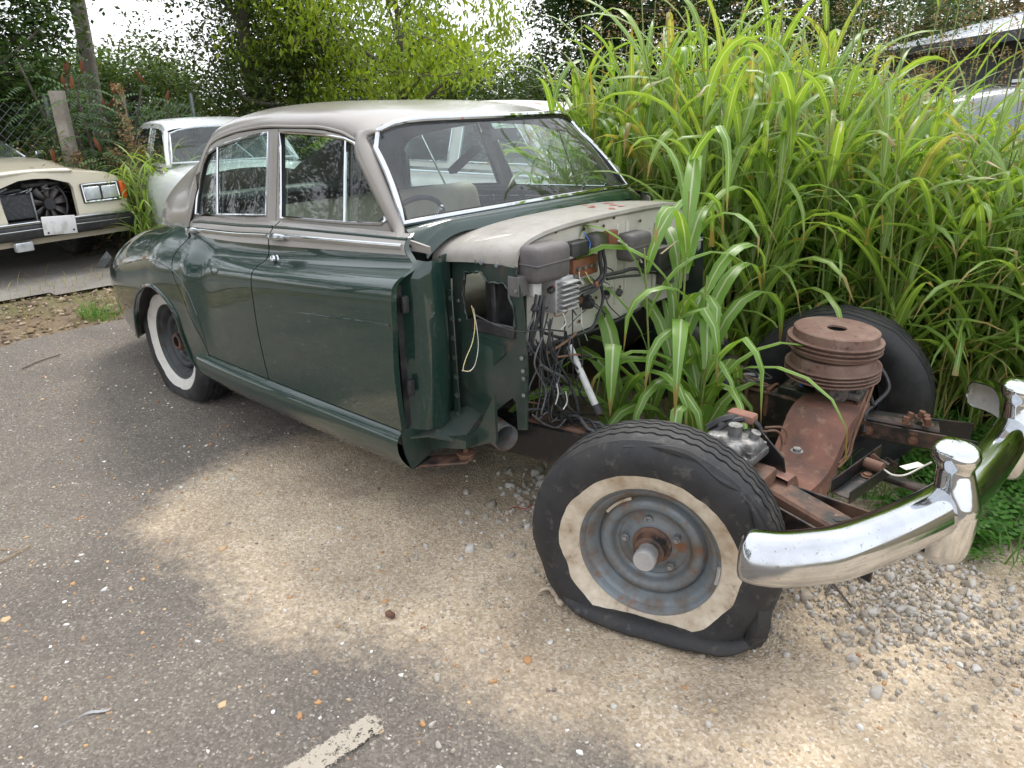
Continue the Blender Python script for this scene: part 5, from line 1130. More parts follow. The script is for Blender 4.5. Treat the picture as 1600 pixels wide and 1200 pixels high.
# ------------------------------------------------------------------ front bumper
BP = np.array([(.345, -.935), (.375, -.925), (.425, -.895), (.475, -.84), (.525, -.765), (.58, -.62), (.625, -.47), (.655, -.345), (.675, -.2), (.685, 0), (.69, .2), (.688, .345), (.67, .47), (.645, .62), (.61, .765), (.58, .845), (.545, .895), (.50, .925), (.465, .935)])
bp = spline(BP, 110); rows = []; inner = []
for i, (x, y) in enumerate(bp):
    t = bp[min(i+1, 109)]-bp[max(i-1, 0)]; t /= np.linalg.norm(t); nrm = np.array([t[1], -t[0]])   # points forward / outward
    e = min(i, 109-i)/109.; k = min(1, .10+1.35*math.sqrt(max(0, e*9))) if e < .11 else 1.0
    k = min(1, math.sqrt(max(0.0, 1-(1-min(1, e/.075))**2))*.96+.04)
    zc = .485-.028*y-(.09*y*y if y > 0 else 0); hh, dd = .066, .060*k
    if e < .07: hh = .066*(.42+.58*math.sqrt(max(0, 1-(1-e/.07)**2)))
    if e < .012: hh *= math.sqrt(max(.03, 1-(1-e/.012)**2))
    sec = []
    for q in np.linspace(-112, 112, 33):
        a = R_(q); n_ = 2.4; c, s = math.cos(a), math.sin(a); rr = (abs(c)**n_+abs(s)**n_)**(-1/n_)
        fx, fz = rr*c, rr*s; fx = fx*(dd if fx > 0 else .045); fz = fz*hh; fx, fz = fx*math.cos(.30)-fz*math.sin(.30), fx*math.sin(.30)+fz*math.cos(.30); sec.append((x+nrm[0]*fx, y+nrm[1]*fx, zc+fz))
    rows.append(sec)
bu = MB().grid(rows, flip=True).build('bumper', M['chrome_spot'], CARR, angle=70)
sm = bu.modifiers.new('solid', 'SOLIDIFY'); sm.thickness = .004; sm.offset = -1
bu.data.materials.append(M['whitewall_clean']); sm.material_offset = 1; sm.material_offset_rim = 0
for yo in (-.352, .352):
    i0 = int(np.argmin(abs(bp[:, 1]-yo))); x, y = bp[i0]; t = bp[i0+1]-bp[i0-1]; t /= np.linalg.norm(t); nrm = np.array([t[1], -t[0]]); zc = .485-.028*y-(.09*y*y if y > 0 else 0)
    prof = [(-.150, .002, .004), (-.148, .040, .050), (-.140, .058, .068), (-.12, .066, .076), (-.06, .067, .078), (0, .064, .076), (.05, .057, .068), (.09, .049, .060), (.118, .045, .055), (.130, .049, .060), (.142, .056, .068), (.156, .060, .072), (.170, .058, .069), (.182, .048, .057), (.190, .030, .036), (.193, .002, .003)]
    pp = pchip(np.arange(len(prof), dtype=float), np.array(prof), np.linspace(0, len(prof)-1, 60)); rr_o = []
    for (h, ax2, bx2) in pp:
        cen = np.array([x, y])+nrm*(.022-.03*max(0, h-.02)/.17-.012*max(0, -h)/.15); ring = []
        for q in np.linspace(0, 2*math.pi, 40, endpoint=False):
            c, s = math.cos(q), math.sin(q); e_ = 2/2.5; cx = math.copysign(abs(c)**e_, c); sx2 = math.copysign(abs(s)**e_, s)
            ax2, bx2 = ax2, bx2; p = cen+t*ax2*.92*cx+nrm*bx2*.88*sx2*(1.0 if sx2 > 0 else .75); ring.append((p[0], p[1], zc+h))
        rr_o.append(ring)
    m = MB().grid(rr_o, closed_u=True); m.build('overrider', M['chrome'], bu, angle=60)
    sl_ = [(x+.0, y, z) for x, y, z in []]
# ------------------------------------------------------------------ two brake drums stacked on the far suspension
def drum(name, c, nf, label, pit=.0165):
    r0 = empty(name, c, 0, label, 'brake drum', 'rusty brake drums on the suspension')
    prof = [(.05, .094), (.145, .094), (.1515, .090), (.1525, .064), (.153, .060)]
    z = .060
    for k in range(nf): prof += [(.152, z), (.170, z-.0015), (.1712, z-.0035), (.170, z-.0065), (.152, z-.008)]; z -= pit if nf < 4 else .0140
    prof += [(.152, z), (.151, .002), (.146, .0), (.14, .002), (.138, .02)]
    MB().lathe(prof, (0, 0, 0), (0, 0, 1), 72).build('drum_shell', M['drum'], r0, angle=30)
    MB().lathe([(.035, .086), (.0355, .093), (.05, .0945), (.06, .093)], (0, 0, 0), (0, 0, 1), 40).build('hub_hole_lip', M['drum'], r0)
    MB().lathe([(.0, .07), (.05, .07), (.05, .09)], (0, 0, 0), (0, 0, 1), 32).build('hub_recess', M['rubber'], r0)
    return r0
dc = aty(1300, 590, .36)
d1 = drum('brake_drum', (dc[0]-.005, .36, .528), 4, 'lower rusty finned brake drum resting on the far suspension'); d1.rotation_euler = (R_(2), R_(-1), .3)
d2 = drum('brake_drum', (dc[0]-.012, .363, .624), 3, 'upper rusty finned brake drum with open centre hole, on top of the other'); d2.rotation_euler = (R_(1.5), R_(1), 1.1)
# ------------------------------------------------------------------ background cars
def wheel_simple(parent, c, sg, r=.34):
    w = empty('wheel', c); w.parent = parent
    MB().lathe([(.19, .07), (.22, .085), (.28, .095), (r-.02, .085), (r, .06), (r, -.06), (r-.02, -.085), (.28, -.095), (.19, -.07)], (0, 0, 0), (0, sg, 0), 40).build('tyre', M['tyre_dark'], w)
    MB().lathe([(.2, .06), (.19, .05), (.15, .03), (.08, .05), (0, .055)], (0, 0, 0), (0, sg, 0), 32).build('rim', M['rim_dark'], w)
def vintage(name, loc, rz, label, paint, lid=False, roofmat=None):
    T = empty(name, loc, rz, label, 'car')
    st = [(-2.62, .40, .55, .40), (-2.5, .62, .70, .34), (-2.15, .78, .84, .28), (-1.6, .87, .95, .25), (-.8, .90, 1.0, .24), (0, .90, 1.01, .24), (.7, .90, 1.03, .25), (1.2, .89, 1.03, .26), (1.7, .86, 1.01, .28), (2.15, .80, .97, .30), (2.4, .70, .92, .34), (2.5, .45, .86, .42)]
    S = np.array(st); xs = np.linspace(-2.62, 2.5, 80); A = pchip(S[:, 0], S[:, 1:], xs); rows = []
    for x, (w, zt, zb) in zip(xs, A):
        half = [(w*.94, zb), (w*.985, zb+.07), (w, zb+.25*(zt-zb)), (w*1.005, zb+.5*(zt-zb)), (w*.985, zb+.70*(zt-zb)), (w*.92, zb+.84*(zt-zb)), (w*.82, zb+.91*(zt-zb)), (w*.70, zb+.935*(zt-zb)), (w*.55, zb+.965*(zt-zb)), (w*.3, zt-.008), (0, zt)]
        h = pchip(np.arange(11.), np.array(half), np.linspace(0, 10, 31)); row = [(x, -y, z) for y, z in h]+[(x, y, z) for y, z in h[::-1][1:]]; rows.append(row)
    m = MB().grid(rows, flip=True); m.build('body', paint, T, angle=60)
    yc = lambda x, z: .715-(z-1.0)*.32-.05*max(0, (-.75-x)/.6)**2-.04*max(0, (x-.3)/.4)**2
    fw = [(-.18, 1.03), (-.18, 1.375), (.05, 1.38), (.25, 1.36), (.36, 1.31), (.62, 1.06), (.60, 1.03)]; rw = [(-.30, 1.03), (-.30, 1.375), (-.70, 1.36), (-.90, 1.30), (-.98, 1.18), (-1.02, 1.03)]
    side = [(-1.12, .98), (-1.08, 1.2), (-.98, 1.34), (-.74, 1.405), (-.30, 1.42), (.08, 1.42), (.30, 1.39), (.42, 1.33), (.70, 1.05), (.70, .98)]
    for sg in (-1, 1):
        V, F = cut_sheet(side, [fw, rw], .07); V3 = np.array([(x, sg*yc(x, z), z) for x, z in V]); a, b, c = [V3[k] for k in F[0][:3]]
        if np.cross(b-a, c-a)[1]*sg < 0: F = [f[::-1] for f in F]
        V3, F = rim(V3, F, (0, -sg*.02, 0)); mesh_obj('door_frame', list(map(tuple, V3)), F, paint, T, True, 50)
        for wn in (fw, rw):
            V, F = cut_sheet(wn, [], .1); mesh_obj('side_window', [(x, sg*(yc(x, z)-.012), z) for x, z in V], F, M['glass'], T)
            MB().tube([(x, sg*(yc(x, z)+.003), z) for x, z in densify(wn, .1)], .008, 5, True).build('window_trim', M['chrome'], T)
        MB().tube([(x, sg*(.905-.12), .955) for x in np.linspace(-1.2, .9, 8)], .010, 6).build('belt_moulding', M['chrome'], T)
        for x in (-1.62, 1.55): wheel_simple(T, (x, sg*.74, .34), sg)
        MB().lathe([(0, .03), (.06, .025), (.09, .005), (.10, 0), (.10, -.05)], (2.38, sg*.60, .72), (1, 0, 0), 24).build('headlamp', M['lampglass'], T)
    RLx = [.42, .30, .08, -.30, -.74, -.98, -1.08, -1.15, -1.35, -1.55]; RLz = [1.33, 1.39, 1.42, 1.42, 1.405, 1.34, 1.2, .99, .97, .95]; RCx = [.50, .36, .10, -.30, -.70, -1.0, -1.18, -1.36, -1.52, -1.66]; RCz = [1.405, 1.44, 1.475, 1.49, 1.475, 1.43, 1.37, 1.26, 1.13, .97]
    A = pchip(np.arange(10.), np.column_stack([RLx, RLz, RCx, RCz]), np.linspace(0, 9, 40)); rows = []
    for (lx, lz, cx, cz) in A:
        w = yc(lx, lz) if lx > -1.16 else .69-.16*(-1.15-lx)/.4; row = []
        for t in np.linspace(-1, 1, 37):
            a = math.pi/2*(1-abs(t)); ca = max(0, math.cos(a))**.8; row.append((lx+(cx-lx)*(1-ca), math.copysign(w*ca, t), lz+(cz-lz)*math.sin(a)**.8))
        rows.append(row)
    MB().grid(rows, flip=False).build('roof', roofmat or paint, T, angle=60)
    rs2 = []
    for i in range(7):
        f = i/6; rs2.append([((.76+.03*(1-t*t))*(1-f)+(.44+.06*(1-t*t))*f, t*(.66*(1-f)+.565*f), 1.035*(1-f)+(1.335+.065*(1-abs(t)**4))*f) for t in np.linspace(-1, 1, 15)])
    ws = MB().grid(rs2).build('windscreen', M['screen'], T)
    per = list(rs2[0])+[r[-1] for r in rs2[1:-1]]+list(rs2[-1])[::-1]+[r[0] for r in rs2[1:-1]][::-1]
    MB().tube(per, .012, 6, True).build('screen_surround', M['chrome'], ws)
    for sg in (-1, 1):
        MB().tube([(.73, sg*.695, 1.0), (.58, sg*.655, 1.17), (.43, sg*.60, 1.35)], .026, 8).build('windscreen_pillar', paint, T)
    MB().tube([(.72, .2, 1.05), (.66, .12, 1.14), (.60, .05, 1.22)], .008, 6).build('wiper', M['chrome'], ws)
    MB().rbox((-.25, 0, .72), (2.1, 1.3, .5), .1, 3).build('interior_trim', M['interior'], T)
    for x in (-.35, -1.0): MB().rbox((x, 0, 1.0), (.16, 1.2, .36), .07, 3).build('seat_back', M['leather_dk'], T)
    b = MB(); b.tube([(2.45, -.78, .42), (2.56, -.5, .44), (2.60, 0, .45), (2.56, .5, .44), (2.45, .78, .42)], .06, 10, flat=.8); b.build('bumper', M['chrome'], T)
    MB().rbox((2.46, 0, .72), (.12, .42, .46), .05, 3).build('grille', M['chrome'], T)
    if lid:
        rr = []
        for i in range(8):
            f = i/7; rr.append([(-1.95-.95*f*math.cos(1.0), y*.62, .96+.95*f*math.sin(1.0)+.05*math.sin(math.pi*f)-.03*y*y) for y in np.linspace(-1, 1, 9)])
        MB().grid(rr).build('boot_lid', paint, T, solid=.025, label='boot lid standing open')
    return T
p = far(325, 9.6); vintage('white_saloon', (p[0], p[1], 0), R_(-12), 'white vintage saloon half hidden behind green grass and the green car', M['whitecar']).scale = (1, 1, .95)
vintage('white_saloon', (-3.5, 2.75, 0), R_(4), 'white vintage saloon parked alongside, seen through the windows of the green car', M['rustwhite']).scale = (1, 1, 1.03)
p = far(830, 9.4); vintage('white_saloon', (p[0], p[1], 0), R_(-150), 'rusty white saloon with boot lid raised behind the beige roof', M['rustwhite'], True).scale = (1, 1, .9)
# grey van at the right edge, mostly behind the grass
p = far(1600, 9.0); T = empty('grey_van', (p[0], p[1], 0), R_(200), 'grey van at the right edge behind the tall grass', 'van')
st = np.array([(-2.2, .80, 1.35), (-2.1, .88, 1.55), (0, .90, 1.58), (.7, .88, 1.5), (1.15, .85, 1.05), (1.9, .80, .95), (2.1, .70, .8)]); xs = np.linspace(-2.2, 2.1, 50); A = pchip(st[:, 0], st[:, 1:], xs)
rows = []
for x, (w, zt) in zip(xs, A):
    half = [(w*.95, .3), (w, .45), (w, .8), (w*.98, min(1.0, zt*.8)), (w*.86, zt*.92), (w*.7, zt*.98), (0, zt)]; h = pchip(np.arange(7.), np.array(half), np.linspace(0, 6, 22)); rows.append([(x, -y, z) for y, z in h]+[(x, y, z) for y, z in h[::-1][1:]])
MB().grid(rows, flip=True).build('body', M['greycar'], T, angle=60)
for sg in (-1, 1):
    for x0, x1 in ((-1.9, -1.0), (-.9, -.1), (0, .65)):
        MB().prism([(x0, sg*.885, 1.02), (x1, sg*.885, 1.02), (x1-.06, sg*.80, 1.36), (x0+.04, sg*.80, 1.36)], (0, sg*.012, 0)).build('side_window', M['screen'], T, smooth=False)
    for x in (-1.4, 1.4): wheel_simple(T, (x, sg*.78, .34), sg)
MB().box((-.8, 0, 1.62), (1.6, 1.5, .03)).build('roof_rack', M['whitecar'], T)
# ------------------------------------------------------------------ cream saloon at the left edge
c0 = np.array([-7.28, -.06, 0]); hd = R_(7); T = empty('cream_saloon', (c0[0], c0[1], 0), hd, 'cream saloon missing its grille, radiator and fan exposed, at the left edge', 'car'); T.scale = (1.06, .91, 1.06)
sec0 = [(0, .925), (.2, .922), (.42, .905), (.62, .885), (.80, .862), (.895, .825), (.93, .76), (.94, .62), (.935, .50), (.92, .36), (.89, .30)]
def sec(x):
    """half section (y,z) at x behind the nose"""
    o = []
    for y, z in sec0:
        r = -x; zz = z+(.05*(1-math.exp(-r/.9)))*max(0, 1-(y/.93)**4) if z > .7 else z
        if z > .7: zz += .01*min(1, r/1.8)
        o.append((y+.02*min(1, r/.6)*(y/.94), zz))
    return o
xs = [0, -.01, -.03, -.07, -.15, -.3, -.5, -.8, -1.1, -1.4, -1.62]; rows = []
for x in xs:
    h = pchip(np.arange(11.), np.array(sec(x)), np.linspace(0, 10, 41)); sc_ = 1 if x < -.07 else 1-.012*(1+x/.07)
    rk = lambda z: -.05*max(0, z-.5)/.4
    rows.append([(x+rk(z), -y*sc_, z*sc_) for y, z in h[::-1]]+[(x+rk(z), y*sc_, z*sc_) for y, z in h[1:]])
MB().grid(rows, flip=False).build('front_wings', M['creamcar'], T, angle=60)
h = pchip(np.arange(11.), np.array(sec(0)), np.linspace(0, 10, 31)); outl = [(-y*.985, z*.987) for y, z in h[::-1]]+[(y*.985, z*.987) for y, z in h[1:]]
hole = [(-.36, .50), (-.375, .76), (-.35, .80), (-.15, .855), (.0, .862), (.15, .855), (.35, .80), (.375, .76), (.36, .50)]
V, F = cut_sheet(outl, [hole], .05); V3 = np.array([(-.05*max(0, z-.5)/.4+.004, y, z) for y, z in V]); a, b, c = [V3[k] for k in F[0][:3]]
if np.cross(b-a, c-a)[0] < 0: F = [f[::-1] for f in F]
V3, F = rim(V3, F, (-.05, 0, 0)); mesh_obj('nose_panel', list(map(tuple, V3)), F, M['creamcar'], T, True, 40)
hl = []
for i in range(12):
    f = i/11; x = -.02-1.6*f; hw = .40+.38*f; hl.append([(x-.03*(1-abs(t)), t*hw, .917+.045*min(1, f*2.2)+.010*f+.012*math.cos(math.pi*t/2)) for t in np.linspace(-1, 1, 21)])
MB().grid(hl, flip=False).build('bonnet', M['creamcar'], T, angle=60, solid=.02)
for sg in (-1, 1):
    def at_(y, z, dx): return (-.05*max(0, z-.5)/.4+dx, sg*y, z)
    b = MB(); b.rbox(at_(.655, .69, .010), (.03, .43, .185), .012, 2); b.build('lamp_bezel', M['black'], T)
    b = MB(); q = [at_(.455, .615, .028), at_(.84, .615, .028), at_(.84, .77, .028), at_(.455, .77, .028)]; b.tube(densify(q, .06), .010, 6, True); b.build('bezel_trim', M['chrome'], T)
    for y in (.55, .745): 
        b = MB(); b.rbox(at_(y, .69, .022), (.03, .175, .12), .012, 3); b.build('headlamp', M['lampglass'], T)
    b = MB(); b.rbox((-.055, sg*.905, .695), (.13, .075, .165), .014, 2); b.build('turn_signal', M['amber'], T)
    b = MB(); b.rbox((.06, sg*.30, .30), (.07, .17, .085), .012, 2); b.build('fog_lamp', M['lampglass'], T) if sg < 0 else None
    wheel_simple(T, (-.9, sg*.72, .33), sg); wheel_simple(T, (-3.9, sg*.72, .33), sg)
    b = MB(); b.rbox((-1.75, sg*.98, .98), (.08, .12, .09), .02, 3); b.build('door_mirror', M['chrome'], T)
b = MB(); b.rbox((.05, 0, .425), (.14, 1.86, .135), .03, 3); bu2 = b.build('bumper', M['black'], T)
b = MB(); b.rbox((.055, 0, .50), (.13, 1.80, .028), .01, 2); b.build('chrome_strip', M['chrome'], bu2); b = MB(); b.rbox((.118, 0, .44), (.012, 1.70, .014), .004, 1); b.build('chrome_strip', M['chrome'], bu2)
MB().rbox((.14, .06, .455), (.012, .34, .165), .012, 2, np.array(Matrix.Rotation(R_(-3), 3, 'X'))).build('number_plate', M['plate'], T)
for y in (-.07, .19): MB().cyl((.145, y, .40), (.15, y, .40), .010, n=10).build('plate_bolt', M['black'], T)
MB().rbox((-.30, 0, .60), (.06, .8, .6), .01, 1).build('radiator_panel', M['rubber'], T)
b = MB(); b.rbox((-.16, -.17, .62), (.05, .30, .22), .008, 1); ra = b.build('oil_cooler', M['radiator'], T)
for y in (-.325, -.015): MB().rbox((-.15, y, .62), (.06, .022, .25), .006, 1).build('cooler_tank', M['alu'], ra)
b = MB(); fc = np.array([-.2, .15, .62]); b.cyl(fc, fc+np.array([.07, 0, 0]), .062, .055, 20); fo = b.build('fan_hub', M['black'], T)
for k in range(9):
    q = 2*math.pi*k/9+.2; d = np.array([0, math.cos(q), math.sin(q)]); e = np.array([0, -math.sin(q), math.cos(q)])
    MB().add([fc+d*.055+e*.018+np.array([.03, 0, 0]), fc+d*.055-e*.018+np.array([.05, 0, 0]), fc+d*.175-e*.034+np.array([.06, 0, 0]), fc+d*.18+e*.034+np.array([.03, 0, 0])], [(0, 1, 2, 3)]).build('fan_blade', M['greyblack'], T, solid=.004)
MB().tube([fc+np.array([.03, .20*math.cos(q), .20*math.sin(q)]) for q in np.linspace(0, 6.283, 40, endpoint=False)], .010, 6, True).build('fan_shroud', M['greyblack'], T)
for k in range(7):
    rk = np.random.RandomState(40+k); y0 = rk.uniform(-.3, .3); MB().tube(spline([(-.14, y0, .78+rk.uniform(-.05, .05)), (-.13, y0+rk.uniform(-.1, .1), .77), (-.15, y0+rk.uniform(-.2, .2), .74), (-.2, y0+.2*rk.randn(), .70)], 16), .010 if k % 2 else .006, 6).build('hose', M['wire_black'] if k % 3 else M['alu'], T)
MB().rbox((-.18, .12, .80), (.06, .40, .04), .01, 1).build('slam_panel', M['black'], T)
# cabin
wsr = []
for i in range(7):
    f = i/6; wsr.append([(-1.60-.62*f+.06*(1-t*t), t*(.74*(1-f)+.60*f), 0.965+.31*f+.015*(1-t*t)*f) for t in np.linspace(-1, 1, 13)])
ws = MB().grid(wsr).build('windscreen', M['screen'], T)
per = list(wsr[0])+[r[-1] for r in wsr[1:-1]]+list(wsr[-1])[::-1]+[r[0] for r in wsr[1:-1]][::-1]; MB().tube(per, .014, 6, True).build('screen_surround', M['chrome'], ws)
rr = []
for i, (x, zl, zc, w) in enumerate([(-2.22, 1.272, 1.295, .61), (-2.5, 1.285, 1.33, .62), (-3.0, 1.285, 1.335, .62), (-3.5, 1.265, 1.305, .60), (-3.8, 1.16, 1.20, .62), (-4.05, .96, .99, .68)]):
    rr.append([(x, t*w, zl+(zc-zl)*(1-abs(t)**3)) for t in np.linspace(-1, 1, 17)])
MB().grid(rr, flip=False).build('roof', M['creamtop'], T, angle=60)
rr = [[(x, sg_*w, z) for sg_, w, z in [(-1, .93, .32), (-1, .95, .6), (-1, .94, .85), (-1, .80, .955), (1, .80, .955), (1, .94, .85), (1, .95, .6), (1, .93, .32)]] for x in (-1.62, -2.4, -3.2, -4.2, -5.0)]
MB().grid(rr, flip=True).build('rear_body', M['creamcar'], T, angle=40)
for sg in (-1, 1):
    for (x0, x1, xt0, xt1) in ((-1.75, -2.75, -2.3, -2.78), (-2.85, -3.85, -2.88, -3.5)):
        MB().prism([(x0, sg*.775, .95), (x1, sg*.775, .95), (xt1, sg*.635, 1.265), (xt0, sg*.635, 1.265)], (0, -sg*.01, 0)).build('side_window', M['glass'], T, smooth=False)
    MB().beam((-2.80, sg*.78, .95), (-2.83, sg*.63, 1.275), .04, .03, (1, 0, 0)).build('door_pillar', M['creamcar'], T)
for y in (-.36, .36): MB().rbox((-2.75, y, .98), (.14, .5, .5), .06, 3).build('seat_back', M['leather'], T)
# scrap of metal on the ground in front of it, and shreds beside the flat tyre
b = MB(); p = atz(150, 418, 0); b.add([p+np.array(q) for q in [(0, 0, .002), (.10, .05, .004), (.12, .13, .10), (.05, .12, .16), (-.02, .06, .07)]], [(0, 1, 4), (1, 2, 4), (2, 3, 4)]); o = b.build('metal_scrap', M['alu'], None, smooth=False, solid=.003); tag(o, 'bent silver metal scrap on the dirt below the cream car bumper', 'scrap metal')
rk = np.random.RandomState(2); b = MB(); p = atz(868, 930, 0)
pts = spline([p+np.array([-.05, -.02, .006]), p+np.array([-.02, .0, .025]), p+np.array([.0, .015, .008]), p+np.array([.03, -.02, .02]), p+np.array([.055, -.01, .004])], 14)
rr = [[q+np.array([.0, .006+.012*math.sin(i), .001]), q+np.array([.004*math.cos(i*2), -.010, .006+.004*math.sin(i*1.7)]), q+np.array([0, -.025-.006*math.cos(i), .002])] for i, q in enumerate(pts)]
o = b.grid(rr).build('rag', M['whitewall'], None, solid=.002); tag(o, 'crumpled dirty white rag beside the flat front tyre', 'rag')
p = atz(610, 963, 0); b = MB(); b.rbox(p+np.array([0, 0, .008]), (.035, .022, .018), .008, 3); o = b.build('pebble', M['rust'], None); tag(o, 'dark brown lump on the edge of the sand patch', 'pebble')
pts = [atz(x, y, .004) for x, y in [(790, 800), (806, 792), (820, 795), (832, 788)]]; o = MB().tube(spline(pts, 24), .002, 5).build('loose_wire', M['wire_red'], None); tag(o, 'thin red wire lying on the sand left of the flat tyre', 'wire')
for k, (pp, lab) in enumerate([([(35, 576), (60, 565), (94, 554)], 'dark twig on the asphalt left of the rear wheel'), ([(0, 878), (20, 868), (48, 852)], 'pale straw on the asphalt at the left edge'), ([(1290, 930), (1300, 912), (1312, 925), (1330, 948)], 'dark root bent over the gravel under the bumper')]):
    o = MB().tube(spline([atz(x, y, .006+.012*(k == 2)*(i % 2)) for i, (x, y) in enumerate(pp)], 16), .004 if k != 1 else .0022, 5).build('twig', M['bark'] if k != 1 else M['stalk_dry'], None); tag(o, lab, 'twig')
b = MB(); pts = spline([atz(x, y, .004) for x, y in [(92, 1136), (115, 1125), (140, 1114), (170, 1110), (185, 1102)]], 16)
o = b.grid([[q+np.array([.0, .006+.003*math.sin(i*1.3), .002]), q+np.array([0, 0, .005+.002*math.sin(i)]), q+np.array([0, -.006, .001])] for i, q in enumerate(pts)]).build('plastic_strip', M['alu_pale'], None); tag(o, 'torn grey plastic strip lying on the asphalt', 'litter')
# ------------------------------------------------------------------ building, fence, posts
p = far(1500, 24); T = empty('shed', (p[0], p[1], 0), 0, 'long dark grey shed with a white metal roof, upper right', 'building')
pa, pb = far(1375, 21.5), far(1640, 14.5); dv = pb-pa; Ls = np.linalg.norm(dv)+6; dv /= np.linalg.norm(dv); nv = np.array([-dv[1], dv[0], 0])
if np.dot(nv, pa-CAM) < 0: nv = -nv
T.location = (0, 0, 0)
q0 = pa; q1 = pa+dv*Ls; H = 2.38; up3 = lambda p, z: (p[0], p[1], z)
MB().prism([up3(q0, 0), up3(q1, 0), up3(q1+nv*6, 0), up3(q0+nv*6, 0)], (0, 0, H)).build('wall', M['wallgrey'], T, smooth=False)
e = .4; g0, g1 = q0-dv*e-nv*e, q1+dv*e-nv*e
MB().prism([up3(g0, H-.02), up3(g1, H-.02), up3(g1+nv*3.6, H+.85), up3(g0+nv*3.6, H+.85)], (0, 0, .06)).build('roof_slope', M['roofwhite'], T, smooth=False)
MB().prism([up3(g0+nv*3.6, H+.85), up3(g1+nv*3.6, H+.85), up3(g1+nv*7.0, H-.02), up3(g0+nv*7.0, H-.02)], (0, 0, .06)).build('roof_slope', M['roofwhite'], T, smooth=False)
MB().beam(np.array(up3(g0, H-.05))+nv*-.02, np.array(up3(g1, H-.05))+nv*-.02, .03, .16).build('fascia', M['wallgrey'], T)
for k in range(int(Ls/1.2)):
    s = g0+dv*(.6+1.2*k); MB().beam(np.array(up3(s, H+.055)), np.array(up3(s+nv*3.6, H+.925)), .03, .03).build('roof_seam', M['roofwhite'], T)
for k in range(int(Ls/2.4)):
    s = q0+dv*(.8+2.4*k)-nv*.02; MB().box((s[0], s[1], H/2), (.06, .06, H)).build('wall_post', M['wallgrey'], T)
# chain-link fence
fa, fb = far(-70, 10.6), far(300, 11.6); dv = fb-fa; Lf = np.linalg.norm(dv); dv /= Lf
T = empty('chain_link_fence', tuple(fa), 0, 'chain link fence behind the cream car, upper left', 'fence'); T.location = (0, 0, 0)
b = MB(); pit = .115; HF = 1.62; nn = int(Lf/pit)
for k in range(-int(HF/pit), nn):
    for s in (1, -1):
        x0 = k*pit if s > 0 else k*pit+HF; z0, z1 = 0.02, HF; xa, xb = (x0, x0+HF) if s > 0 else (x0, x0-HF)
        lo, hi = max(min(xa, xb), 0), min(max(xa, xb), Lf)
        if hi-lo < .02: continue
        za = z0+(lo-xa)/(xb-xa)*(z1-z0); zb = z0+(hi-xa)/(xb-xa)*(z1-z0); off = np.array([dv[1], -dv[0], 0])*.003*s
        b.tube([fa+dv*lo+off+np.array([0, 0, za]), fa+dv*hi+off+np.array([0, 0, zb])], .0028, 4, caps=False)
o = b.build('wire_mesh', M['wire'], T); o['kind'] = 'stuff'
for k in range(4):
    q = fa+dv*(Lf*k/3); MB().cyl((q[0], q[1], 0), (q[0], q[1], HF+.08), .03, n=10).build('fence_post', M['wire'], T)
def rough_post(name, base, top, r0, r1, label, cat):
    rk = np.random.RandomState(int(r0*1000)); rows = []
    n = 14
    for i in range(n+1):
        f = i/n; c = np.asarray(base)*(1-f)+np.asarray(top)*f; r = r0+(r1-r0)*f; rows.append([c+np.array([math.cos(q), math.sin(q), 0])*r*(1+.06*math.sin(5*q+1)+.04*math.sin(11*q+f*3)+.02*rk.randn()) for q in np.linspace(0, 6.283, 20, endpoint=False)])
    m = MB().grid(rows, closed_u=True); m.f.append(tuple(n*20+k for k in range(20))); o = m.build(name, M['wood'], None, angle=50); tag(o, label, cat); return o
q = far(93, 9.9); rough_post('wooden_post', (q[0], q[1], -.05), (q[0]-.03, q[1], 1.72), .085, .08, 'sawn-off weathered wooden post at the end of the fence', 'post')
q = far(143, 15); d = sight(120, 0); h = math.hypot(d[0], d[1]); q2 = CAM+d*15/h; k = (8-0)/(q2[2]); 
rough_post('utility_pole', (q[0], q[1], -.1), (q[0]+(q2[0]-q[0])*2.4, q[1]+(q2[1]-q[1])*2.4, q2[2]*2.4), .12, .10, 'leaning weathered utility pole rising out of the trees, upper left', 'utility pole')
# ------------------------------------------------------------------ trees
def limbs(mb, rs, base, H, R, nl=6, r0=.12, lean=(0, 0)):
    """tapered trunk and forked limbs; returns twig ends"""
    ends = []; base = np.asarray(base, float); top = base+np.array([lean[0], lean[1], H*.75]); tr = spline([base, base*.5+top*.5+rs.normal(0, .12, 3)*np.array([1, 1, 0]), top], 10)
    mb.tube(tr, np.linspace(r0, r0*.25, 10), 7)
    for k in range(nl):
        f = .18+.75*k/nl; s = tr[int(f*9)]; a = rs.uniform(0, 6.283); L = R*rs.uniform(.7, 1.05)*(1.15-.45*f); e = s+np.array([math.cos(a)*L, math.sin(a)*L, H*.22*rs.uniform(.3, 1.2)]); m = (s+e)/2+np.array([0, 0, L*.12])+rs.normal(0, .08, 3)
        pth = spline([s, m, e], 8); rr = r0*(.55-.35*f); mb.tube(pth, np.linspace(rr, rr*.22, 8), 5)
        for j in range(5):
            s2 = pth[rs.randint(3, 8)]; d = rs.normal(0, 1, 3); d[2] = abs(d[2])*.5; d /= np.linalg.norm(d); e2 = s2+d*L*rs.uniform(.35, .6); mb.tube(spline([s2, (s2+e2)/2+rs.normal(0, .05, 3), e2], 5), np.linspace(rr*.35, rr*.1, 5), 4); ends += [e2, (s2+e2)/2]
        ends.append(e)
    return ends
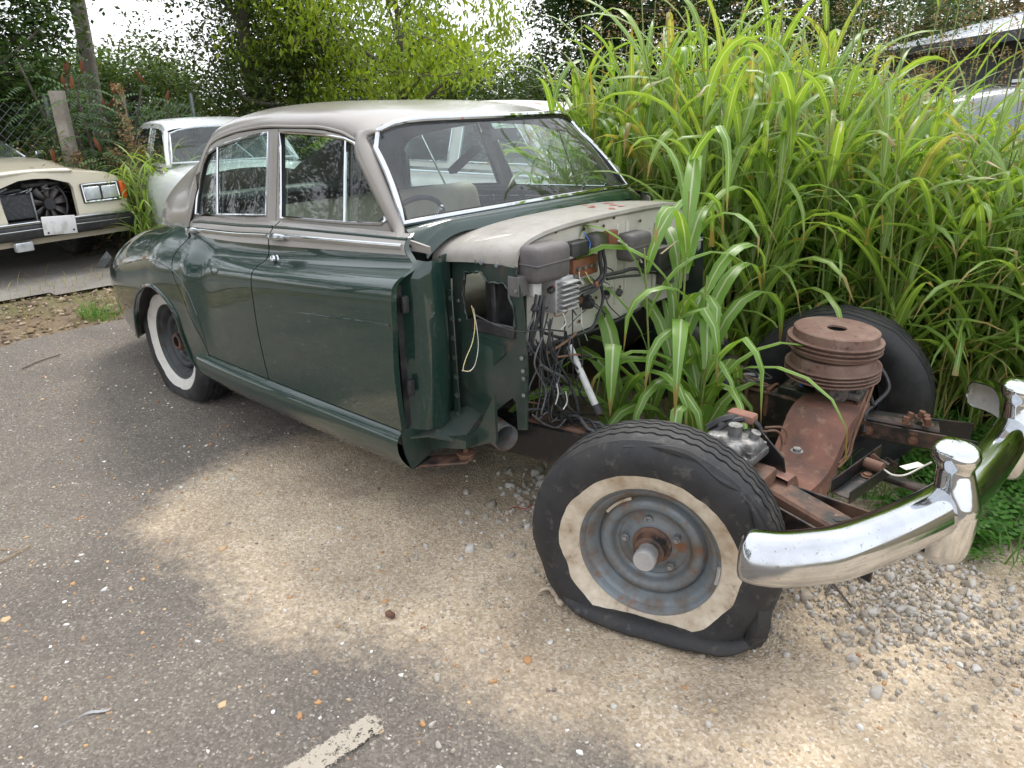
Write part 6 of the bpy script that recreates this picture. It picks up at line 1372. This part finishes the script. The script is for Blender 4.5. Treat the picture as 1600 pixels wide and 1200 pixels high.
def leaf_cloud(rs, C, per, spread, size, elong=1.9, droop=.0):
    """leaf rhombs round cluster centres C -> (n,4,3)"""
    n = len(C)*per; P = np.repeat(C, per, 0)+np.clip(rs.normal(0, .85, (n, 3)), -1.35, 1.35)*np.asarray(spread); a = rs.uniform(0, 2*np.pi, n); el = rs.normal(-.25-droop, .45, n)
    t = np.column_stack([np.cos(a)*np.cos(el), np.sin(a)*np.cos(el), np.sin(el)]); up = np.column_stack([rs.normal(0, .55, n), rs.normal(0, .55, n), np.ones(n)])
    s = np.cross(t, up); s /= np.linalg.norm(s, axis=1)[:, None]; nn = np.cross(s, t); L = size*rs.uniform(.6, 1.35, n)[:, None]; w = L/elong
    return np.stack([P-t*L*.5, P+s*w*.5+t*L*.02+nn*L*.06, P+t*L*.5, P-s*w*.5+t*L*.02+nn*L*.06], 1)
def tree(name, base, H, R, zlow, mat, label, group, seed, ncl=170, per=75, size=.10, r0=.13, spread=.30, lean=(0, 0), flat=1.0, droop=0, elong=1.9, limbsn=7):
    rs = np.random.RandomState(seed); T = empty(name, tuple(base), 0, label, 'tree', group); mb = MB(); ends = limbs(mb, rs, (0, 0, -.05), H, R, limbsn, r0, lean); mb.build('trunk', M['bark'], T)
    C = []
    while len(C) < ncl:
        v = rs.normal(0, 1, 3); v /= np.linalg.norm(v); rad = rs.uniform(.35, 1.0)**.5; k = 1+.18*math.sin(3*math.atan2(v[1], v[0])+seed)+.15*math.sin(5*v[2]*2+seed*1.7)
        c = np.array([v[0]*R*rad*k, v[1]*R*rad*k*flat, zlow+(H-zlow)*.5*(1+v[2]*rad*k)])
        if c[2] > zlow*.6: C.append(c+np.array([lean[0], lean[1], 0])*c[2]/H)
    C = np.array(C)
    E = np.array(ends); E = E[E[:, 2] > zlow*.5]; C = np.vstack([C, E])
    fast_quads('crown', leaf_cloud(rs, C, int(per*1.45), (spread, spread, spread*.75), size*.76, elong, droop), M[mat], T); return T
TG = 'trees along the back of the lot'
tree('broadleaf_tree', far(-20, 13.5), 6.5, 1.35, .3, 'lf_dark', 'dark green tree filling the upper left corner beyond the fence', TG, 1, 210, 85, .12, .2)
tree('broadleaf_tree', far(-190, 12.5), 6.0, 1.8, .3, 'lf_dark', 'dark green tree at the far left, behind the fence end', TG, 12, 110, 80, .12, .2)
tree('broadleaf_tree', far(400, 13.0), 6.5, 1.4, .2, 'lf_olive', 'tall olive green tree above the white vintage saloon', TG, 2, 230, 90, .10, .16, droop=.15)
tree('broadleaf_tree', far(480, 14.5), 6.0, 1.6, .2, 'lf_dark', 'dark tree just right of the olive green one', TG, 22, 150, 80, .11, .16)
tree('yellow_green_tree', far(590, 11.6), 4.6, 2.0, 1.55, 'lf_lime', 'airy yellow-green tree with bare limbs showing, above the beige roof', TG, 3, 90, 52, .135, .085, .22, (.3, .2), droop=.55, elong=2.8, limbsn=9)
tree('broadleaf_tree', far(620, 17.5), 3.4, 2.2, .2, 'lf_mid', 'mid green tree behind the yellow-green one', TG, 32, 150, 70, .13, .15)
tree('broadleaf_tree', far(785, 19.5), 2.7, 2.0, .2, 'lf_mid', 'low rounded tree under the open patch of sky', TG, 31, 130, 70, .13, .15)
tree('broadleaf_tree', far(945, 16.0), 7.0, 1.6, .3, 'lf_dark', 'dark tree just left of the tall grass plumes', TG, 4, 220, 80, .13, .22)
tree('broadleaf_tree', far(1060, 16.5), 7.0, 2.6, .3, 'lf_dark', 'dark tree rising behind the middle of the tall grass', TG, 5, 190, 75, .13, .2)
tree('broadleaf_tree', far(1230, 19), 7.0, 2.9, .3, 'lf_dark', 'dark tree behind the grass left of the shed roof', TG, 6, 190, 75, .14, .2)
tree('broadleaf_tree', far(1420, 27), 8.0, 3.6, .5, 'lf_mid', 'tree behind the left end of the shed', TG, 7, 190, 70, .17, .2)
tree('broadleaf_tree', far(1580, 25), 8.0, 3.6, .5, 'lf_brown', 'reddish brown tree over the shed roof', TG, 8, 190, 70, .16, .2)
tree('broadleaf_tree', far(205, 24), 3.1, 2.0, .3, 'lf_mid', 'distant tree in the gap beside the utility pole', TG, 9, 160, 70, .16, .2)
tree('broadleaf_tree', far(110, 26), 2.7, 2.2, .3, 'lf_mid', 'distant tree behind the leaning pole', TG, 10, 120, 70, .16, .2)
ORD5 = ['first', 'second', 'third', 'fourth', 'fifth']
for k, (x, y) in enumerate([(-19, -6), (-17, -11), (-13.5, -15.5), (-9, -18), (-4, -19.5)]):
    tree('broadleaf_tree', (x, y, 0), 10.5+k % 2, 3.0, .8, 'lf_dark', ORD5[k]+' tall dark tree in the row across the lot, counted from the fence end', 'trees across the lot', 90+k, 120, 60, .22, .25, .5)
# undergrowth along the back: one tangled mass
rs = np.random.RandomState(77); C = []
for k in range(520):
    px = rs.uniform(-60, 1000); d = rs.uniform(9.8, 13.0); q = far(px, d); zmax = .95 if px < 560 else 1.35; C.append((q[0], q[1], rs.uniform(.05, zmax)))
o = fast_quads('undergrowth', leaf_cloud(rs, np.array(C), 46, (.22, .22, .16), .085), M['lf_mid'], None); tag(o, 'tangled green undergrowth below the trees', 'undergrowth', kind='stuff')
C = []
for k in range(200):
    px = rs.uniform(40, 330) if k < 110 else rs.uniform(520, 980); d = rs.uniform(9.0, 11.0); q = far(px, d); C.append((q[0], q[1], rs.uniform(.05, 1.15)))
o = fast_quads('dry_weeds', leaf_cloud(rs, np.array(C), 60, (.13, .13, .22), .06, 3.5), M['lf_brown'], None); tag(o, 'brown dried weeds tangled along the fence line', 'dry weeds', kind='stuff')
# sumac
def sumac(px, d, H, label, seed, ncone):
    rs = np.random.RandomState(seed); q = far(px, d); T = empty('sumac', tuple(q), 0, label, 'shrub', 'sumac shrubs by the fence'); tops = []
    for k in range(4):
        a = rs.uniform(0, 6.283); e = np.array([math.cos(a)*.45, math.sin(a)*.45, H*rs.uniform(.75, 1.0)]); MB().tube(spline([(0, 0, 0), e*.5+rs.normal(0, .06, 3), e], 8), np.linspace(.028, .012, 8), 6).build('stem', M['bark'], T); tops.append(e)
    Q = []
    for e in tops:
        for j in range(22):
            a = 2.4*j+rs.uniform(-.3, .3); s = e*np.array([1, 1, 1-.028*j]); L = rs.uniform(.36, .52); n = 11
            for i in range(n):
                f = (i+1)/n; r = s+np.array([math.cos(a), math.sin(a), 0])*L*f+np.array([0, 0, L*(.45*f-.75*f*f)]); tang = np.array([math.cos(a), math.sin(a), .45-1.5*f]); side = np.array([-math.sin(a), math.cos(a), 0])
                for sg in (-1, 1):
                    l = .115*math.sin(math.pi*(.15+.8*f)); d_ = side*sg*.9+tang*.45+np.array([0, 0, -.28]); d_ /= np.linalg.norm(d_); w = np.cross(d_, [0, 0, 1]); w /= np.linalg.norm(w)
                    Q.append([r, r+d_*l*.4+w*l*.13, r+d_*l, r+d_*l*.4-w*l*.13])
    fast_quads('foliage', np.array(Q), M['lf_sumac'], T)
    for k in range(ncone):
        e = tops[k % len(tops)]+np.array([rs.uniform(-.05, .05), rs.uniform(-.05, .05), .03]); ax = np.array([rs.normal(0, .25), rs.normal(0, .25), 1])
        rows = []
        for i in range(9):
            f = i/8; r = .022*math.sin(math.pi*min(1, .12+.86*f))**.8; rows.append([e+ax*.15*f+np.array([math.cos(t), math.sin(t), 0])*r*(1+.25*rs.randn()*.5) for t in np.linspace(0, 6.283, 9, endpoint=False)])
        MB().grid(rows, closed_u=True).build('seed_cone', M['sumac_cone'], T)
sumac(100, 10.9, 2.05, 'sumac with red-brown cones, left one nearest the pole', 1, 3)
sumac(160, 10.3, 1.95, 'sumac with red-brown cones, between the post and the olive tree', 2, 4)
sumac(220, 10.8, 1.80, 'sumac with red-brown cones, right one above the white saloon', 3, 3)
sumac(135, 10.0, 1.2, 'low sumac with bluish fronds beside the sawn-off post', 4, 2)
# red-brown dock stems
for k, (px, d, H) in enumerate([(188, 9.6, 1.75), (160, 9.7, 1.1), (208, 9.6, 1.1), (100, 9.8, 1.1)]):
    rs = np.random.RandomState(60+k); q = far(px, d); T = empty('dry_dock', tuple(q), 0, ['tallest red-brown dried seed stem in front of the sumac', 'short brown seed stem left of the tallest one', 'brown seed stem right of the tallest one', 'brown seed stem at the foot of the sawn-off post'][k], 'weed', 'dried seed stems')
    MB().tube(spline([(0, 0, 0), (.03, .02, H*.5), (.0, .05, H)], 8), np.linspace(.008, .004, 8), 5).build('stem', M['stalk_dry'], T)
    C = np.array([(rs.normal(0, .10*(1.1-f)), rs.normal(0, .10*(1.1-f)), H*(.35+.65*f)) for f in rs.rand(46)]); fast_quads('seed_cluster', leaf_cloud(rs, C, 16, (.035, .035, .035), .035, 1.6), M['panicle'], T)['kind'] = 'stuff'
# ------------------------------------------------------------------ tall grass
NSEG = 9
def blade(base, az, L, w, el0, bend, twist, rs, fold=.22):
    """arching strap leaf: (NSEG+1)*3 verts"""
    V = np.zeros((NSEG+1, 3, 3)); p = np.array(base, float); el = el0; a = az; ds = L/NSEG; kink = rs.randint(3, 8) if rs.rand() < .22 else 99; pk = rs.uniform(1.8, 3.4); cut = rs.rand() < .10
    for i in range(NSEG+1):
        f = i/NSEG; t = np.array([math.cos(a)*math.cos(el), math.sin(a)*math.cos(el), math.sin(el)]); tw = twist*f
        s = np.array([-math.sin(a), math.cos(a), 0]); n = np.cross(t, s); s2 = s*math.cos(tw)+n*math.sin(tw); n2 = np.cross(t, s2)
        ww = w*min(1, .45+3.2*f)*max(0.02, 1-f**pk)*.5*(1+.06*rs.randn())
        if cut and i == NSEG: ww = w*.22
        V[i, 0] = p-s2*ww-n2*ww*fold; V[i, 1] = p; V[i, 2] = p+s2*ww-n2*ww*fold
        p = p+t*ds; el -= bend*(.35+1.3*f)/NSEG+(.9 if i == kink else 0); el = max(el, -1.5); a += rs.normal(0, .02)
    return V
_F = [(i*3+j, i*3+j+1, (i+1)*3+j+1, (i+1)*3+j) for i in range(NSEG) for j in range(2)]
_UV = np.array([(j/2, i/NSEG) for i in range(NSEG+1) for j in range(3)])
def pack(blades):
    B = np.array(blades).reshape(len(blades), -1, 3); n, k = B.shape[:2]; F = (np.array(_F)[None]+(np.arange(n)*k)[:, None, None]).reshape(-1, 4); return B.reshape(-1, 3), F, np.tile(_UV, (n, 1))
def stalk_path(base, H, lean, rs):
    b = np.asarray(base, float); tip = b+np.array([lean[0]*H, lean[1]*H, H]); return spline([b, b*.6+tip*.4+np.array([-lean[0]*.10*H, -lean[1]*.10*H, .02]), tip], 8)
def plant_parts(base, H, rs, nleaf=8, Lr=(.5, .9), wr=(.035, .06), lean=None, low=.12, az0=None, el=(.85, 1.36), bd=(1.3, 3.3)):
    lean = lean if lean is not None else rs.normal(0, .10, 2); P = stalk_path(base, H, lean, rs); bl = []; a = rs.uniform(0, 6.283) if az0 is None else az0
    for k in range(nleaf):
        f = low+(1-low)*(k+rs.uniform(0, .8))/nleaf; u = f*7; i = min(int(u), 6); s = P[i]+(P[i+1]-P[i])*(u-i); a += math.pi+rs.normal(0, .5)
        bl.append(blade(s, a, rs.uniform(*Lr)*(.75+.35*math.sin(math.pi*min(1, f+.15))), rs.uniform(*wr), rs.uniform(*el), rs.uniform(*bd), rs.normal(0, .45), rs))
    return P, bl
rs = np.random.RandomState(101)
def thicket_ok(x, y):
    front = 1.18+.10*math.sin(2.1*x)+.05*math.sin(5*x)
    if x < -.42: front = .74 if x > -.85 else 1.16
    if x > .45: front += .25*(x-.45)
    return y > front
stalks = []; tries = 0
while len(stalks) < 980 and tries < 20000:
    tries += 1; x = rs.uniform(-2.1, 2.2); y = .75+abs(rs.normal(0, 1.2)) if rs.rand() < .6 else rs.uniform(.75, 4.6)
    if y < 4.8 and thicket_ok(x, y): stalks.append((x, y))
stalks.sort(key=lambda q: (q[0]-CAM[0])**2+(q[1]-CAM[1])**2)
VIEW = [s for s in stalks if -1.9 < s[0] < .75][:36]; vs = set(VIEW)
bl, tb, dry, pan = [], MB(), [], []
def panicle(tip, d, rs, L=.34):
    C = []
    for i in range(26):
        f = rs.rand(); a = rs.uniform(0, 6.283); r = .07*(1-f)+.012; C.append(tip+d*L*f+np.array([math.cos(a)*r, math.sin(a)*r, .02*rs.randn()]))
    return C
for (x, y) in stalks:
    dist = math.hypot(x-CAM[0], y-CAM[1]); H = rs.uniform(1.25, 1.78)*(1.0 if y < 2.4 else 1.06)
    H *= lin(x+.35*(y-1.3), [-1.6, -.7, 0, .7], [1.0, 1.06, .84, .66])
    if (x, y) in vs: continue
    P, B = plant_parts((x, y, -.03), H, rs, 8, (.50, 1.0), (.024, .052), el=(.95, 1.42), bd=(1.0, 3.2)); bl += B; tb.tube(P, np.linspace(.0065, .003, 8), 4, caps=False)
    if rs.rand() < .12:
        e = P[-1]; d = np.array([rs.normal(0, .1), rs.normal(0, .1), 1]); top = e+d*rs.uniform(.3, .7); tb.tube([e, (e+top)/2, top], [.003, .0024, .0016], 4, caps=False); pan += panicle(top-d*.1, d, rs)
    for k in range(5): dry.append(blade((x+rs.normal(0, .05), y+rs.normal(0, .05), rs.uniform(.02, .45)), rs.uniform(0, 6.283), rs.uniform(.3, .6), rs.uniform(.008, .018), rs.uniform(.2, 1.2), rs.uniform(1.5, 3), rs.normal(0, .8), rs))
V, F, U = pack(bl); T = empty('grass_thicket', (0, 2.5, 0)); T.location = (0, 0, 0); tag(T, 'dense thicket of tall green grass filling the right side', 'grass', kind='stuff')
fast_mesh('leaves', V, F, M['grass'], T, U)['kind'] = 'stuff'; tb.build('stalks', M['stalk'], T)['kind'] = 'stuff'
V, F, U = pack(dry); fast_mesh('dead_leaves', V, F, M['grass_dry'], T, U)['kind'] = 'stuff'
fast_quads('seed_heads', leaf_cloud(rs, np.array(pan), 4, (.012, .012, .016), .016, 2.4), M['panicle'], T)['kind'] = 'stuff'
# the nearest plants one by one, every leaf a part
def single(x, y, H, label, group, rs, nleaf=8, Lr=(.55, .95), wr=(.026, .042), lean=None, mat='grass_near', ndry=2, z0=-.03, az0=None, el=(.85, 1.36), bd=(1.3, 3.3)):
    T = empty('grass_plant', (x, y, z0), 0, label, 'grass', group); P, B = plant_parts((0, 0, 0), H, rs, nleaf, Lr, wr, lean, .10, az0, el, bd); MB().tube(P, np.linspace(.007, .003, 8), 5).build('stalk', M['stalk'], T)
    for b in B: V, F, U = pack([b]); fast_mesh('leaf', V, F, M[mat], T, U)
    for k in range(ndry):
        V, F, U = pack([blade((rs.normal(0, .02), rs.normal(0, .02), rs.uniform(.05, .3)), rs.uniform(0, 6.283), rs.uniform(.3, .55), rs.uniform(.010, .018), rs.uniform(.3, 1.2), rs.uniform(1.5, 3), rs.normal(0, .8), rs)]); fast_mesh('dead_leaf', V, F, M['grass_dry'], T, U)
    return T, P
def px_of(x, y):
    v = np.array([x, y, .8])-CAM; return 800+FPX*(v@CR)/(v@_d)
ORD = lambda n: '%d%s' % (n, 'th' if 10 < n % 100 < 14 else {1: 'st', 2: 'nd', 3: 'rd'}.get(n % 10, 'th'))
for kk, (x, y) in enumerate(sorted(VIEW, key=lambda q: px_of(*q))):
    H = rs.uniform(1.2, 1.75)*lin(x, [-.7, 0, .7], [1, .86, .68]); single(x, y, H, ORD(kk+1)+' arching grass plant from the left along the near edge of the thicket', 'grass plants edging the thicket', rs, 8, (.50, 1.0), (.024, .052), mat='grass', el=(.95, 1.42), bd=(1.0, 3.4))
for k, (x, y, H, ln, lab) in enumerate([(-.46, .02, 1.05, (-.02, -.10), 'grass plant growing through the chassis against the white bulkhead'), (-.40, .10, 1.25, (.02, -.06), 'tallest grass plant growing up through the engine bay'), (-.33, .16, .95, (.04, -.12), 'broad-leaved grass plant drooping over the near tyre'),
                                        (-.50, .22, 1.35, (-.01, .02), 'grass plant behind the others in the engine bay'), (-.28, .02, .70, (.10, -.10), 'short grass plant low in the engine bay'), (-.52, -.08, .62, (-.04, -.14), 'short grass plant under the hanging cables')]):
    single(x, y, H, lab, 'grass plants in the engine bay', rs, 10, (.60, .95), (.045, .068), ln, el=(1.0, 1.4), bd=(3.2, 4.6))
# flower stalks rising above the thicket
FS = sorted([(rs.uniform(-1.2, .75), rs.uniform(1.4, 3.0)) for _ in range(26)], key=lambda q: px_of(*q))
for k, (x, y) in enumerate(FS):
    H = rs.uniform(1.9, 2.5)*lin(x, [-.6, .7], [1.05, .88]); T = empty('grass_flower_stalk', (x, y, 0), 0, ORD(k+1)+' thin seed stem from the left among those rising above the thicket', 'grass', 'seed stems above the thicket'); P = stalk_path((0, 0, 0), H, rs.normal(0, .06, 2), rs)
    MB().tube(P, np.linspace(.0055, .0018, 8), 5).build('stalk', M['stalk'], T); d = P[-1]-P[-2]; d /= np.linalg.norm(d)
    fast_quads('seed_head', leaf_cloud(rs, np.array(panicle(P[-1]-d*.25, d, rs, .38)), 6, (.014, .014, .018), .018, 2.4), M['panicle'], T)['kind'] = 'stuff'
    for j in range(2):
        i = rs.randint(4, 7); V, F, U = pack([blade(P[i], rs.uniform(0, 6.283), rs.uniform(.3, .5), .018, 1.1, 1.8, 0, rs)]); fast_mesh('leaf', V, F, M['grass'], T, U)
# clump between the cream and the white cars
bl, tb = [], MB()
for k in range(110):
    q = far(rs.uniform(178, 280), rs.uniform(8.6, 9.8)); P, B = plant_parts((q[0], q[1], -.03), rs.uniform(.55, 1.1), rs, 6, (.4, .75), (.016, .032)); bl += B; tb.tube(P, np.linspace(.005, .002, 8), 4, caps=False)
V, F, U = pack(bl); T = empty('grass_clump', (0, 0, 0)); tag(T, 'clump of bright grass between the cream and white saloons', 'grass', kind='stuff'); fast_mesh('leaves', V, F, M['grass'], T, U)['kind'] = 'stuff'; tb.build('stalks', M['stalk'], T)['kind'] = 'stuff'
# low turf and ferny weeds below the bumper and round the far wheel
def turf(name, region, n, hr, mat, label, wr=(.004, .008), seed=5):
    rs = np.random.RandomState(seed); B = []
    for k in range(n):
        x, y = region(rs); B.append(blade((x, y, -.03), rs.uniform(0, 6.283), rs.uniform(*hr), rs.uniform(*wr), rs.uniform(.9, 1.5), rs.uniform(.4, 2.2), rs.normal(0, .4), rs))
    V, F, U = pack(B); o = fast_mesh(name, V, F, M[mat], None, U); tag(o, label, 'grass', kind='stuff'); return o
def reg1(rs):
    while True:
        x, y = rs.uniform(-.2, 2.4), rs.uniform(.25, 1.7)
        if y > .34+.10*math.sin(5*x)+.4*max(0, .55-x)*.0: return x, y
turf('low_turf', reg1, 2600, (.08, .24), 'turf', 'low green turf under the far end of the bumper')
def reg2(rs): return rs.uniform(-.75, .3), rs.uniform(-.10, .75)
turf('bay_turf', reg2, 420, (.06, .22), 'turf', 'short grass on the ground inside the chassis', seed=6)
def reg3(rs):
    q = atz(rs.normal(150, 14), rs.normal(492, 5), 0); return q[0], q[1]
turf('grass_tuft', reg3, 170, (.08, .20), 'turf', 'small green tuft at the edge of the asphalt by the tail', seed=7)
def reg4(rs): return rs.uniform(-7, -4.9), rs.uniform(-3.2, 2.8)
turf('dead_straw', reg4, 900, (.08, .28), 'grass_dry', 'dead straw scattered on the dirt strip', (.003, .007), seed=8)
rs = np.random.RandomState(15); Q = []
for k in range(150):
    while True:
        x, y = rs.uniform(.25, 1.9), rs.uniform(.32, 1.35)
        if y > .36+.08*math.sin(6*x): break
    base = np.array([x, y, 0]); nb = rs.randint(4, 8)
    for j in range(nb):
        a = rs.uniform(0, 6.283); L = rs.uniform(.08, .20); el = rs.uniform(.3, 1.2)
        for i in range(6):
            f = (i+1)/6; r = base+np.array([math.cos(a)*math.cos(el), math.sin(a)*math.cos(el), math.sin(el)])*L*f+np.array([0, 0, .02-.05*f*f]); sd = np.array([-math.sin(a), math.cos(a), .1])
            for sg in (-1, 1):
                l = .05*(1-.5*f); d_ = sd*sg+np.array([math.cos(a), math.sin(a), 0])*.6; d_ /= np.linalg.norm(d_); w = np.array([math.cos(a), math.sin(a), .3])*.011
                Q.append([r, r+d_*l*.5+w, r+d_*l, r+d_*l*.5-w])
o = fast_quads('ferny_weeds', np.array(Q), M['weed'], None); tag(o, 'low ferny weeds at the lower right edge', 'weeds', kind='stuff')
